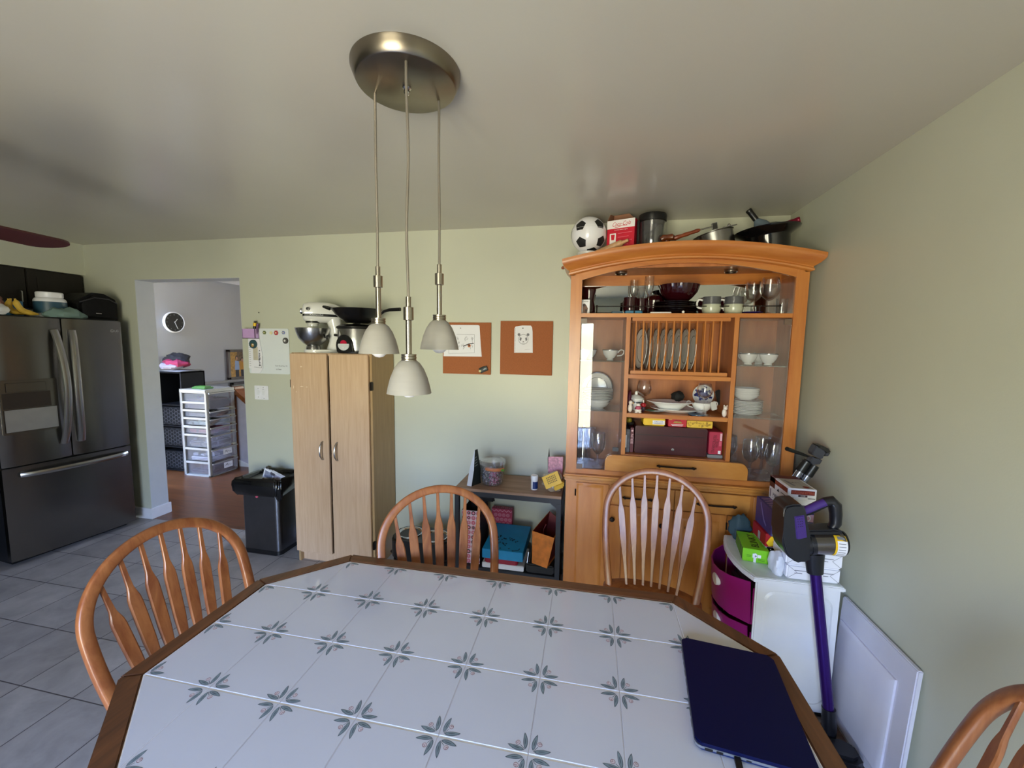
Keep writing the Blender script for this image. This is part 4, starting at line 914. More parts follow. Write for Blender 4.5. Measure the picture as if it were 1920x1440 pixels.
mb.build('ribbon', t)
t = thing('pill_bottle', 'small white pill bottle with blue label on the console table', 'bottle', (-.352, 2.555, CZ))
mb = MB(); mb.lathe([(0, 0), (.021, 0), (.0225, .004), (.0225, .06), (.018, .066), (0, .066)], M_WHITE, (-.352, 2.555, CZ), 24); mb.build('body', t)
mb = MB(); mb.lathe([(0, .064), (.0235, .064), (.0245, .07), (.0245, .09), (.022, .094), (0, .094)], M_WHITE, (-.352, 2.555, CZ), 24); mb.build('cap', t)
mb = MB(); n = 20; A_ = [(-.352+.0229*math.cos(R(-110+k*9)), 2.555+.0229*math.sin(R(-110+k*9))) for k in range(n)]
for a, b in zip(A_, A_[1:]): mb.poly([(*a, CZ+.008), (*b, CZ+.008), (*b, CZ+.056), (*a, CZ+.056)], plain('navy_label', '#15306A', .4))
mb.build('label', t)
t = thing('snack_pouch', 'pink patterned pouch standing behind the yellow bag on the console', 'pouch', (-.222, 2.66, CZ))
M_PNK = plain('pink_pouch', '#C98A98', .4, vary=.35, vscale=60); M_FOIL = plain('foil', '#C8C8CA', .25, .8)
mb = MB(); mb.hexa([(-.272, 2.64, CZ), (-.18, 2.625, CZ), (-.175, 2.68, CZ), (-.268, 2.69, CZ), (-.276, 2.655, CZ+.195), (-.176, 2.645, CZ+.205), (-.175, 2.65, CZ+.205), (-.275, 2.66, CZ+.195)], M_PNK, .002); mb.build('pouch', t)
mb = MB(); mb.faces([(-.278, 2.67, CZ+.1), (-.265, 2.69, CZ+.15), (-.272, 2.665, CZ+.255), (-.28, 2.66, CZ+.18)], [(0, 1, 2, 3)], plain('pouch_back', '#5E6660', .4)); mb.build('back_panel', t)
t = thing('snack_bag', 'clear snack bag with yellow label leaning on the hutch side', 'bag', (-.225, 2.53, CZ))
mb = MB(); blob(mb, (-.228, 2.555, CZ+.06), (.064, .035, .068), glass('clear_film', (.95, .93, .88), rough=.12, haze=.3, haze_col=(.78, .68, .5), base=.08), 22, .18, flat=CZ+.001); mb.build('film', t)
mb = MB(); N_ = Vector((-.15, -.9, .35)).normalized(); c = Vector((-.235, 2.512, CZ+.085)); u_ = Vector((.75, -.05, .42)); u_ = (u_-N_*u_.dot(N_)).normalized(); v_ = N_.cross(u_)
mb.obox(c, u_*.055, v_*.04, N_*.001, plain('yellow_label', '#E2B43A', .45), .0); fr = mb.on(c+N_*.0012, u_, v_, .0006)
for k in range(4):
    for j in range(6): mb.line(fr, [(-.03+j*.011, .02-k*.012), (-.026+j*.011, .026-k*.012), (-.024+j*.011, .018-k*.012)], .0028, M_INK)
mb.build('label', t)
mb = MB(); mb.obox((-.19, 2.535, CZ+.045), (.03, .01, .012), (-.004, .02, 0), (0, 0, .02), plain('yellow_contents', '#D8AE3C', .5), .008); mb.build('contents', t)

# ------------------------------------------------------------------ pendant lamp
pc = (-.579, 1.209)
t = thing('pendant_lamp', 'brushed nickel pendant lamp with three frosted glass shades', 'lamp', (*pc, ZC))
mb = MB(); mb.lathe([(.160, 0), (.160, -.006), (.152, -.026), (.146, -.038), (.143, -.040), (0, -.040)], plain('canopy_nickel', '#8F8679', .3, 1., vary=.05), (*pc, ZC), 64); mb.build('canopy', t)
mb = MB(); mb.lathe([(0, -.04), (.013, -.04), (.013, -.046), (.008, -.05), (.010, -.058), (.006, -.064), (0, -.065)], M_CHROME, (*pc, ZC), 20); mb.build('centre_knob', t)
M_FROST = None
def frosted():
    m, nt, b, out = newmat('frosted_glass'); b.inputs['Base Color'].default_value = (*lin('#CFC9C0'), 1); b.inputs['Roughness'].default_value = .45
    tr = nt.nodes.new('ShaderNodeBsdfTranslucent'); tr.inputs['Color'].default_value = (*lin('#D5CEC4'), 1)
    mx = nt.nodes.new('ShaderNodeMixShader'); mx.inputs[0].default_value = .42
    tc = nt.nodes.new('ShaderNodeTexCoord'); n = nt.nodes.new('ShaderNodeTexNoise'); n.inputs['Scale'].default_value = 9; n.inputs['Detail'].default_value = 5
    mp = nt.nodes.new('ShaderNodeMapping'); mp.inputs['Scale'].default_value = (1, 1, 6); nt.links.new(tc.outputs['Object'], mp.inputs[0]); nt.links.new(mp.outputs[0], n.inputs['Vector'])
    r = nt.nodes.new('ShaderNodeValToRGB'); r.color_ramp.elements[0].color = (*lin('#B5B2AC'), 1); r.color_ramp.elements[1].color = (*lin('#D2CFCA'), 1)
    nt.links.new(n.outputs['Fac'], r.inputs[0]); nt.links.new(r.outputs[0], b.inputs['Base Color'])
    nt.links.new(b.outputs[0], mx.inputs[1]); nt.links.new(tr.outputs[0], mx.inputs[2]); nt.links.new(mx.outputs[0], out.inputs[0]); return m
M_FROST = frosted(); M_BULB = plain('opal_bulb', '#F2F0F4', .3, vary=.0)
def pend(x, y, zb, wig):
    c = (x, y, zb)
    mb = MB(); n = 24; pts = []
    for i in range(n+1):
        q = i/n; pts.append((x+wig*math.sin(7*q)*math.sin(PI*q), y, zb+.275+(ZC-.04-zb-.275)*q))
    mb.tube(pts, .0042, plain('cord_grey', '#8D867C', .35, .5), 8); mb.build('cord', t)
    mb = MB(); mb.lathe([(0, .28), (.0075, .28), (.0075, .252), (.0145, .250), (.0145, .214), (.0085, .212), (.0085, .116), (.022, .115), (.022, .110), (.0205, .109), (.022, .107), (.022, .102), (.0205, .101), (.022, .099), (.022, .092), (0, .092)], M_NICKEL, c, 24); mb.build('stem', t)
    mb = MB(); mb.lathe([(0, .098), (.02, .098), (.031, .090), (.043, .072), (.054, .045), (.061, .018), (.0645, .0), (.0630, .0), (.0595, .018), (.0525, .045), (.0415, .071), (.029, .088), (0, .094)], M_FROST, c, 40); mb.build('shade', t)
    mb = MB(); mb.lathe([(0, -.013), (.012, -.011), (.022, -.003), (.025, .01), (.022, .024), (.014, .035), (.013, .09), (0, .09)], M_BULB, c, 24); mb.build('bulb', t)
pend(-.693, 1.225, 1.597, .001); pend(-.531, 1.106, 1.486, -.0045); pend(-.511, 1.296, 1.613, .001)

# ------------------------------------------------------------------ dining table
TS, TZ, TTH = .2032, .7613, .0074
tc0 = Vector((-.3156, 1.3868, 0)) + Matrix.Rotation(TTH, 3, 'Z') @ Vector((0, -2*TS, 0))
t = thing('dining_table', 'octagonal dining table topped with white flower-motif tiles in an oak frame', 'table', (tc0.x, tc0.y, 0), TTH)
TM = ROOTM[t]
def tb(): m = MB(); m.M = TM.copy(); return m
G = lambda i, j: ((i-5)*TS, (2-j)*TS)
octa = [G(*q) for q in ((2, 0), (8, 0), (9, 1), (9, 3), (8, 4), (2, 4), (1, 3), (1, 1))]
octa = octa[::-1]                              # counter-clockwise
def offset_poly(P, d):
    out = []; n = len(P)
    for i in range(n):
        a, b, c = Vector(P[i-1]), Vector(P[i]), Vector(P[(i+1) % n])
        e1 = (b-a).normalized(); e2 = (c-b).normalized(); n1 = Vector((e1.y, -e1.x)); n2 = Vector((e2.y, -e2.x))
        k = (n1+n2).normalized(); out.append(tuple(b+k*(d/max(.3, k.dot(n1)))))
    return out
M_TILE = plain('white_table_tile', '#CDCFD8', .14, vary=.015, vscale=6, coat=.3)
M_GROUT = plain('white_grout', '#EDEBEC', .7); M_GROUTD = plain('thin_grout', '#B9B6BC', .8)
M_LEAFD = plain('motif_line', '#4E5A66', .4); M_LEAF = plain('motif_leaf', '#7C8E96', .35); M_TUL = plain('motif_tulip', '#8E6A70', .4); M_TULF = plain('motif_tulip_fill', '#D2C6CC', .35)
# row grout lines are wide and white, column lines narrow
mb = tb(); mb.prism(offset_poly(octa, .001), TZ-.03, TZ-.0012, M_GROUT, 'xy')
def cell(poly):
    Q = offset_poly(poly, -.0016)
    if len(poly) == 4:
        xs_, ys_ = [p[0] for p in poly], [p[1] for p in poly]; Q = [(x+(.0009 if x == min(xs_) else -.0009), y+(.0021 if y == min(ys_) else -.0021)) for x, y in poly]
    Q2 = offset_poly(Q, -.0009)
    n = len(Q); P = [(x, y, TZ-.002) for x, y in Q]+[(x, y, TZ-.0008) for x, y in offset_poly(Q, -.0003)]+[(x, y, TZ) for x, y in Q2]
    F = [tuple(range(2*n, 3*n))]
    for L in (0, n):
        for i in range(n): F.append((L+i, L+(i+1) % n, L+n+(i+1) % n, L+n+i))
    V, FF = mb.faces(P, F, M_TILE)
    for f in FF: f.smooth = False
def leaf(base, tip, bow, wid, n=8):
    b, tp = Vector(base), Vector(tip); d = tp-b; nr = Vector((-d.y, d.x)); L, Rr = [], []
    for i in range(n+1):
        q = i/n; c = b+d*q+nr*bow*math.sin(PI*q); w_ = wid*math.sin(PI*min(1, q*.92+.04))**.8*(1-.35*q)
        if i in (0, n): w_ = 0
        m_ = nr.normalized()*w_; L.append(c+m_); Rr.append(c-m_)
    return [tuple(p) for p in L+Rr[::-1][1:-1]]
def motif(o, e1, e2):
    f = lambda a, b: (o[0]+(e1[0]*a+e2[0]*b)*TS, o[1]+(e1[1]*a+e2[1]*b)*TS)
    def put(pts, m, z): mb.poly([(*f(*p), TZ+z) for p in pts], m)
    for fl in (0, 1):
        sw = (lambda p: p) if not fl else (lambda p: (p[1], p[0]))
        for wid, m, z, s0, s1 in ((.030, M_LEAFD, .00018, 0, 1), (.0225, M_LEAF, .0003, .06, .92), (.006, M_LEAFD, .00042, .25, .68)):
            b, tp = Vector((.040, .050)), Vector((.072, .236)); a1 = b+(tp-b)*s0; a2 = b+(tp-b)*s1
            put([sw(p) for p in leaf(a1, a2, .028, wid)], m, z)
    cx, cy, r = .108, .128, .034
    tul = lambda k: [(cx+k*r*(.75*math.cos(a)-.0)*math.cos(PI/4)-k*r*math.sin(a)*math.sin(PI/4)*.8, cy+k*r*.75*math.cos(a)*math.sin(PI/4)+k*r*.8*math.sin(a)*math.cos(PI/4)) for a in [i*2*PI/12 for i in range(12)]]
    put(tul(1.0), M_TUL, .0002); put(tul(.8), M_TULF, .00032)
    put([(cx-.004, cy-.004), (cx+.022, cy+.004), (cx+.024, cy+.010), (cx, cy+.002)], M_TUL, .0004); put([(cx-.004, cy-.004), (cx+.004, cy+.022), (cx-.002, cy+.022), (cx-.008, cy+.0)], M_TUL, .0004)
    put([(.045, .045), (.088, .100), (.092, .096), (.049, .041)], M_LEAFD, .00016)
for i in range(1, 9):
    for j in range(0, 4):
        sq = [G(i, j+1), G(i+1, j+1), G(i+1, j), G(i, j)]   # ccw from lower-left
        cut = {(1, 0): 3, (8, 0): 2, (1, 3): 0, (8, 3): 1}.get((i, j))
        poly = [p for k, p in enumerate(sq) if k != cut]
        cell(poly)
        for k in range(4):
            if cut is not None and k != (cut+2) % 4: continue
            o = sq[k]; e1 = Vector(sq[(k+1) % 4])-Vector(o); e2 = Vector(sq[k-1])-Vector(o)
            motif(o, e1.normalized(), e2.normalized())
for i in range(2, 9): x_ = (i-5)*TS; mb.box(x_-.0009, x_+.0009, -2*TS+.001, 2*TS-.001, TZ-.002, TZ-.001, M_GROUTD)
mb.build('tiled_top', t, fixn=True, angle=12)
BW = .052; outer = offset_poly(octa, BW); inner = offset_poly(octa, .001)
for i in range(8):
    j = (i+1) % 8; mb = tb()
    a, b, c, d = inner[i], inner[j], outer[j], outer[i]
    lo = [(*p, TZ-.034) for p in (a, b, c, d)]; hi = [(*p, TZ+.0015) for p in (a, b, c, d)]
    horiz = abs(a[1]-b[1]) < .01
    mb.hexa(lo+hi, M_OAKX if horiz else M_OAKY, .004, 2); mb.build('frame_rail', t)
mb = tb(); ap = offset_poly(octa, -.06); mb.prism(ap, TZ-.11, TZ-.032, M_OAKX, 'xy'); mb.build('apron', t)
for sx in (-1, 1):
    for sy in (-1, 1):
        mb = tb(); mb.lathe([(.028, TZ-.1), (.034, TZ-.16), (.026, TZ-.2), (.038, TZ-.3), (.03, .3), (.02, .1), (.026, .05), (.016, 0), (0, 0)], M_OAK, (sx*.52, sy*.24, 0), 20); mb.build('leg', t)

# laptop
LC = Vector((.381, 1.02, TZ)); LR = R(-6.3)
t = thing('laptop', 'closed navy blue laptop on the right side of the tiled table', 'laptop', LC, LR)
LM = ROOTM[t]
def lb(): m = MB(); m.M = LM.copy(); return m
M_NAVY = plain('navy_lid', '#040B38', .45, vary=.03, spec=.18); M_NAVYB = plain('navy_base', '#1B2A58', .35); M_SILE = plain('laptop_edge_silver', '#9EA4B0', .3, .7)
hw, hl = .1175, .166
mb = lb(); mb.prism(rrect(-hw, hw, -hl, hl, .014, 5), .003, .0125, M_NAVYB, 'xy', .002); mb.prism(rrect(-hw-.0006, hw+.0006, -hl-.0006, hl+.0006, .014, 5), .007, .0125, M_SILE, 'xy')
mb.M = Matrix.Identity(4)
fr = mb.on(LM@Vector((0, -hl, .008)), LM.to_3x3()@Vector((1, 0, 0)), (0, 0, 1), .0012)
for u0, u1, v0, v1 in ((-.098, -.082, -.003, .003), (-.075, -.062, -.0028, .0028), (-.018, -.008, -.0015, .0015), (.052, .085, -.001, .001)): mb.rect(fr, u0, u1, v0, v1, M_BLACK)
for k in range(9):
    fr2 = mb.on(LM@Vector((-hw, .13-.03*k, .008)), LM.to_3x3()@Vector((0, -1, 0)), (0, 0, 1), .0012); mb.rect(fr2, -.011, .011, -.0025, .0025, M_BLACK)
mb.build('base', t)
mb = lb(); mb.prism(rrect(-hw, hw, -hl, hl, .014, 5), .0130, .0205, M_NAVY, 'xy', .0025); mb.build('lid', t)
for sx in (-1, 1):
    for sy in (-1, 1): 
        mb = lb(); mb.box(sx*.095-.012, sx*.095+.012, sy*.15-.006, sy*.15+.006, 0, .004, M_BLACK); mb.build('rubber_foot', t)
p0 = LM@Vector((-.035, -hl-.001, .008))
mb = MB(); d_ = LM.to_3x3()@Vector((.0, -1, 0))
mb.obox(p0+d_*.012, (.0065, 0, 0), d_*.013, (0, 0, .004), M_BLACK, .001)
mb.tube([p0+d_*.02, p0+d_*.045+Vector((0, 0, -.002)), p0+d_*.08+Vector((.01, 0, -.004)), p0+d_*.16+Vector((.05, 0, -.0045)), p0+d_*.24+Vector((.1, 0, -.0045))], .0025, M_BLACK, 8)
tag(mb.build('charging_cable', loc=p0), 'black charging cable plugged into the laptop edge', 'cable')

# ------------------------------------------------------------------ bow-back chairs
CW, CH, CB, CV, CREC, CSZ = .4794, .5737, .1996, .6243, .3159, .45
def bow_pts(n=44, inset=0.):
    W2 = CW/2-inset; H2 = CH-inset; b = CB-inset; v0 = CV*CH; pts = []
    for i in range(n//2+1):
        a = i/(n//2); pts.append((b+(W2-b)*math.sin(PI/2*a), v0*a))
    for i in range(1, n//2+1):
        a = PI/2*i/(n//2); pts.append((W2*math.cos(a), v0+(H2-v0)*math.sin(a)))
    return pts+[(-u, v) for u, v in pts[::-1][1:]]
def rec(u, v, off=0.): return (u, v*math.sin(CREC)+off*math.cos(CREC), CSZ+v*math.cos(CREC)-off*math.sin(CREC))
def make_chair(label, loc, rz):
    t = thing('windsor_chair', label, 'chair', loc, rz, 'bow-back chairs round the table')
    def cb(): m = MB(); m.M = ROOTM[t].copy(); return m
    # seat
    mb = cb(); out = arc(0, -.02, .235, 16, 164, 14, .125)+[(-.225, -.12), (-.24, -.26)]+arc(0, -.33, .235, 195, 345, 12, .11)+[(.24, -.26), (.225, -.12)]
    n = len(out); rows = []
    for z, k in ((CSZ-.034, .88), (CSZ-.028, .95), (CSZ-.012, 1.0), (CSZ-.003, .99), (CSZ, .965), (CSZ-.006, .78), (CSZ-.012, .45)):
        rows.append([mb.v((x*k, -.18+(y+.18)*k, z)) for x, y in out])
    km = mb.mi(M_OAK)
    for A_, B_ in zip(rows, rows[1:]):
        for i in range(n):
            f = mb.bm.faces.new([A_[i], A_[(i+1) % n], B_[(i+1) % n], B_[i]]); f.material_index = km; f.smooth = True
    for rg in (rows[0][::-1], rows[-1]): mb.bm.faces.new(rg).material_index = km
    mb.build('seat', t, angle=50)
    # bow
    mb = cb(); P = [rec(u, v) for u, v in [(CB, -.02)]+bow_pts()+[(-CB, -.02)]]
    mb.tube(P, .0125, M_OAK, 16, flat=1.4, ref=(0, math.cos(CREC), -math.sin(CREC)), sq=.55); mb.build('bow', t, angle=50)
    ins = bow_pts(200, .012)
    for k in range(7):
        s = k-3; ub = s*.0385; ut = s*.0605
        vt = min((abs(u-ut), v) for u, v in ins if v > .15)[1]
        mb = cb(); L_, R_ = [], []; prof = [(0, .006), (.1, .0068), (.25, .0095), (.40, .0158), (.47, .0178), (.60, .0185), (.72, .0182), (.755, .0165), (.79, .0118), (.82, .0085), (.9, .0068), (1, .006)]; yb_ = .05*(1-(s/4.2)**2)
        pts = [(ub+(ut-ub)*q, vt*q, w_) for q, w_ in prof]
        F = []; V = []
        for u, v, w_ in pts:
            th_ = .0065 if w_ > .009 else .0055
            for a, b in ((-1, -.55), (-.8, -1.), (.8, -1.), (1, -.55), (1, .55), (.8, 1.), (-.8, 1.), (-1, .55)): x_, y_, z_ = rec(u+a*w_, v, b*th_*.9); V.append((x_, y_+yb_*(1-v/vt), z_))
        m_ = len(pts)
        for j in range(m_-1):
            for i in range(8): F.append((j*8+i, j*8+(i+1) % 8, (j+1)*8+(i+1) % 8, (j+1)*8+i))
        F += [tuple(range(8))[::-1], tuple(range((m_-1)*8, m_*8))]
        mb.faces(V, F, M_OAK); mb.build('spindle', t, angle=24)
    tops = []
    for sx in (-1, 1):
        for (yt, yb, sp) in ((-.05, .06, .03), (-.32, -.37, .035)):
            mb = cb(); a = Vector((sx*.16, yt, CSZ-.025)); b = Vector((sx*(.16+sp+.02), yb, 0)); D = b-a; pts = []; rr = []
            for q, r in ((0, .013), (.08, .014), (.2, .02), (.3, .022), (.42, .015), (.45, .018), (.48, .015), (.7, .019), (.85, .014), (1, .011)): pts.append(a+D*q); rr.append(r)
            mb.tube(pts, rr, M_OAK, 12); mb.build('leg', t); tops.append(a+D*.58)
    for a, b in ((tops[0], tops[1]), (tops[2], tops[3])):
        mb = cb(); mb.tube([a, lerp(a, b, .5), b], [.008, .0115, .008], M_OAK, 10); mb.build('stretcher', t)
    mb = cb(); a, b = Vector(lerp(tops[0], tops[1], .5)), Vector(lerp(tops[2], tops[3], .5)); mb.tube([a, (a+b)/2, b], [.008, .0115, .008], M_OAK, 10); mb.build('stretcher', t)
    return t
ch0 = make_chair('oak bow-back chair at the left end of the table, nearest the refrigerator', (-1.239, 1.037, 0), 1.493)
dup(ch0, (-.565, 1.474, 0), .515, 'oak bow-back chair tucked at the far side, in front of the pet feeder')
dup(ch0, (.309, 1.949, 0), -.177, 'oak bow-back chair standing in front of the hutch, seat in view')
dup(ch0, (.705, .861, 0), -1.924, 'oak bow-back chair cut off at the lower right corner of the photo')

# ------------------------------------------------------------------ hutch
HF = 2.42
t = thing('hutch', 'maple dining hutch with arched crown, plate rack and glass doors', 'hutch', (.472, 2.62, 0))
hutch = t
mb = MB(); mb.box(-.14, 1.087, 2.415, 2.82, .0, .835, M_MAPBZ, .002); mb.box(-.135, 1.08, 2.43, 2.82, 0, .07, M_MAPB); mb.build('base_cabinet', t)
mb = MB(); mb.box(-.155, 1.10, 2.385, 2.825, .836, .862, M_MAPB, .008, 3); mb.box(-.148, 1.094, 2.395, 2.82, .822, .836, M_MAPB, .004); mb.build('worktop', t)
def raised(mb, x0, x1, z0, z1, y, b=.018, d=.008, mat=M_MAPBZ):
    """bevelled raised field on a door"""
    A_ = [(x0, y, z0), (x1, y, z0), (x1, y, z1), (x0, y, z1)]; B_ = [(x0+b, y-d, z0+b), (x1-b, y-d, z0+b), (x1-b, y-d, z1-b), (x0+b, y-d, z1-b)]
    V, F = mb.faces(A_+B_, [(4, 5, 6, 7)]+[(i, (i+1) % 4, 4+(i+1) % 4, 4+i) for i in range(4)], mat)
    for f in F: f.smooth = False
def hdoor(x0, x1, z0, z1, field, knob=None, hingex=None):
    mb = MB(); mb.box(x0, x1, 2.399, 2.414, z0, z1, M_MAPBZ, .002)
    if field: raised(mb, field[0], field[1], field[2], field[3], 2.399)
    d = mb.build('door', t)
    if knob:
        mb = MB(); mb.lathe([(0, 0), (.006, 0), (.005, .012), (.0135, .018), (.015, .025), (.011, .032), (0, .034)], M_BRONZE, (knob[0], 2.399, knob[1]), 18, toward((0, -1, 0))); mb.build('knob', d)
    if hingex is not None:
        for zz in (z0+.06, z1-.06):
            mb = MB(); mb.cyl((hingex, 2.396, zz-.02), (hingex, 2.396, zz+.02), .0045, M_BRONZE, seg=8); mb.build('hinge', d)
hdoor(-.078, .115, .08, .812, (-.072, .084, .1, .806), None, -.08)
hdoor(.118, .197, .08, .69, None, (.139, .612), .199)
hdoor(.203, .482, .08, .69, (.24, .445, .12, .65), (.417, .602)); hdoor(.487, .765, .08, .69, (.525, .73, .12, .65), (.557, .604))
hdoor(.771, .862, .08, .69, None, (.84, .606), .768); hdoor(.866, 1.045, .08, .812, (.898, 1.04, .1, .806))
def pull(mb, x0, x1, y, z):
    mb.tube([(x0, y-.012, z), (x0+.01, y-.022, z+.002), ((x0+x1)/2, y-.022, z), (x1-.01, y-.022, z+.002), (x1, y-.012, z)], .0052, M_BRONZE, 8)
    for x in (x0+.012, x1-.012): mb.cyl((x, y, z), (x, y-.02, z), .005, M_BRONZE, seg=8); mb.ball((x, y-.021, z), .0075, M_BRONZE, 8, 6)
for pts, px in (([(.125+.05, .70), (.480, .70), (.480, .815), (.125, .815)]+arc(.175, .75, .05, 180, 260, 6), (.195, .365)), ([(.485, .70)]+arc(.828, .75, .05, 270, 360, 6)+[(.878, .815), (.485, .815)], (.60, .805))):
    mb = MB(); mb.prism(pts, 2.388, 2.398, M_MAPB, 'xz', .002); d = mb.build('drawer', t)
    mb = MB(); pull(mb, px[0], px[1], 2.388, .752); mb.build('handle', d)
# upper case
mb = MB(); mb.box(-.145, -.08, HF, HF+.022, .862, 2.055, M_MAPZ, .002); mb.build('post', t)
mb = MB(); mb.box(1.028, 1.090, HF, HF+.022, .862, 2.055, M_MAPZ, .002); mb.build('post', t)
mb = MB(); mb.box(-.143, -.123, HF+.022, 2.72, .862, 2.085, M_MAPZ); mb.build('side_panel', t)
mb = MB(); mb.box(1.068, 1.088, HF+.022, 2.72, .862, 2.085, M_MAPIN); mb.build('side_panel', t)
HCX = .4725
def arch(x, zc, ze, half=.555): return ze+(zc-ze)*(1-((x-HCX)/half)**2)
xs = [-.08+1.108*i/30 for i in range(31)]
mb = MB(); mb.prism([(x, arch(x, 2.094, 2.008)) for x in xs]+[(x, arch(x, 2.125, 2.046, .6)) for x in xs[::-1]], HF+.002, HF+.02, M_MAPX); mb.build('arched_rail', t)
mb = MB(); prof = [(0, -.004), (.014, 0), (.016, .008), (.011, .016), (.011, .022), (.019, .026), (.032, .036), (.045, .05), (.051, .06), (.052, .07), (.052, .082), (-.022, .082), (-.022, -.004)]
n = 36; rows = []
for i in range(n+1):
    s_ = -1+2*i/n; zb = 2.038+(2.118-2.038)*(1-s_*s_)
    rows.append([mb.v((HCX+(.6155+max(0, p))*s_, HF-p, zb+q)) for p, q in prof])
km = mb.mi(M_MAPX); m_ = len(prof)
for A_, B_ in zip(rows, rows[1:]):
    for k in range(m_):
        f = mb.bm.faces.new([A_[k], A_[(k+1) % m_], B_[(k+1) % m_], B_[k]]); f.material_index = km; f.smooth = True
for rg in (rows[0], rows[-1]): mb.bm.faces.new(rg).material_index = km
# returns along the sides
for s_ in (-1, 1):
    rw = [[mb.v((HCX+s_*(.6155+p), y, 2.038+q)) for p, q in prof] for y in (HF, 2.72)]
    for k in range(m_):
        f = mb.bm.faces.new([rw[0][k], rw[0][(k+1) % m_], rw[1][(k+1) % m_], rw[1][k]]); f.material_index = km; f.smooth = True
    for rg in rw: mb.bm.faces.new(rg).material_index = km
mb.build('crown_moulding', t, angle=28)
mb = MB(); mb.box(-.14, 1.085, HF+.022, 2.72, 2.075, 2.095, M_MAPIN); mb.build('top_panel', t)
mb = MB(); mb.box(-.122, 1.068, HF+.006, 2.705, 1.797, 1.82, M_MAPX, .002); mb.build('shelf', t)
mb = MB(); mb.box(-.123, 1.068, 2.707, 2.715, .862, 1.80, M_MAPIN); mb.build('back_panel', t)
mb = MB(); mb.box(-.123, 1.068, 2.700, 2.715, 2.012, 2.076, M_MAPX); mb.build('back_rail', t)
mb = MB(); mb.box(-.123, 1.068, 2.708, 2.714, 1.82, 2.012, plain('mirror_glass', '#C9CCCA', .02, 1., vary=0.)); mb.build('mirror', t)
for x in (.177, .747):
    mb = MB(); mb.box(x, x+.023, HF+.008, 2.707, .885, 1.797, M_MAPIN, .001); mb.box(x, x+.023, HF+.006, HF+.010, .885, 1.797, M_MAPZ); mb.build('divider', t)
mb = MB(); mb.box(-.08, 1.028, HF, HF+.02, .863, .893, M_MAPX, .003); mb.build('bottom_rail', t)
mb = MB(); mb.box(-.123, 1.068, HF+.02, 2.707, .866, .885, M_MAPIN); mb.build('case_floor', t)
for z0, z1, x1 in ((1.447, 1.470, .747), (1.219, 1.243, .747)):
    mb = MB(); mb.box(.2, x1, HF+.008, 2.707, z0, z1, M_MAPX, .002); mb.build('shelf', t)
mb = MB(); brd = [(.086, .900), (.858, .900)]+arc(.858-.045, .995-.045, .045, 0, 90, 6)+arc(.086+.045, .995-.045, .045, 90, 180, 6)
mb.prism(brd, HF-.022, HF-.002, M_MAPB, 'xz', .003); d = mb.build('front_drawer', t)
mb = MB(); mb.box(.201, .746, HF+.001, 2.70, .887, .9995, M_MAPIN, .001); mb.build('drawer_box', d)
mb = MB(); pull(mb, .378, .585, HF-.022, .952); mb.build('handle', d)
for x in (.03, .78):
    px_ = {.03: (0.143, 2.55, 2.081), .78: (0.75, 2.55, 2.078)}[x]
    mb = MB(); c = (px_[0], 2.56, 2.075); mb.lathe([(0, 0), (.034, 0), (.036, -.004), (.036, -.014), (.031, -.018), (.026, -.014)], M_NICKEL, c, 28); mb.lathe([(0, -.012), (.026, -.012)], M_CHROME, c, 24); mb.build('puck_light', t)
# gallery rail
rl0, rl1 = .008, .978
mb = MB(); mb.tube([(rl0, 2.465, 1.862), (rl1, 2.465, 1.862)], .0028, M_BRONZE, 8)
for x in (rl0, .22, .6, .64, rl1): 
    if x != .6: mb.cyl((x, 2.465, 1.82), (x, 2.465, 1.862), .0035, M_BRONZE, seg=8); mb.ball((x, 2.465, 1.863), .0075, M_BRONZE, 10, 6)
mb.build('gallery_rail', t)
# plate rack
mb = MB(); mb.box(.212, .735, 2.452, 2.470, 1.470, 1.492, M_MAPX, .002); mb.box(.212, .735, 2.66, 2.68, 1.470, 1.492, M_MAPX, .002); mb.box(.212, .735, 2.452, 2.470, 1.778, 1.797, M_MAPX, .002); mb.box(.212, .735, 2.66, 2.68, 1.778, 1.797, M_MAPX, .002); mb.build('rack_rail', t)
RX = [.2345+.0414*i for i in range(12)]
for yy in (2.461, 2.67):
    for x in RX:
        mb = MB(); mb.cyl((x, yy, 1.485), (x, yy, 1.785), .0052, M_MAPZ, seg=10); mb.build('rack_dowel', t)
# glass doors and shelves
M_DOORG = glass('hutch_door_glass', (.93, .93, .94), base=.035, haze=.03, haze_col=(.6, .6, .6))
M_SHELFG = glass('glass_shelf', (.80, .86, .84), base=.05, haze=.06, haze_col=(.35, .42, .4))
for x0, x1, hx in ((-.076, .174, (-.07, .15)), (.773, 1.024, (1.0, .8))):
    mb = MB(); mb.box(x0, x1, HF+.004, HF+.009, .896, 1.792, M_DOORG); d = mb.build('glass_door', t)
    for zz in (1.775, .905):
        mb = MB(); mb.box(hx[0]-.012, hx[0]+.025, HF+.001, HF+.012, zz-.016, zz+.014, plain('hinge_smoke', '#6E5A4E', .35), .002); mb.build('hinge', d)
    for zz in ((1.545, 1.248) if x0 < 0 else (1.538, 1.246)):
        mb = MB(); mb.box(-.12 if x0 < 0 else .772, .175 if x0 < 0 else 1.066, HF+.03, 2.70, zz-.006, zz, M_SHELFG, .001); mb.build('glass_shelf', t)
mb = MB(); mb.box(.128, .162, HF-.001, HF+.016, 1.012, 1.035, plain('magnet_latch', '#33363C', .4), .002); mb.build('door_latch', t)

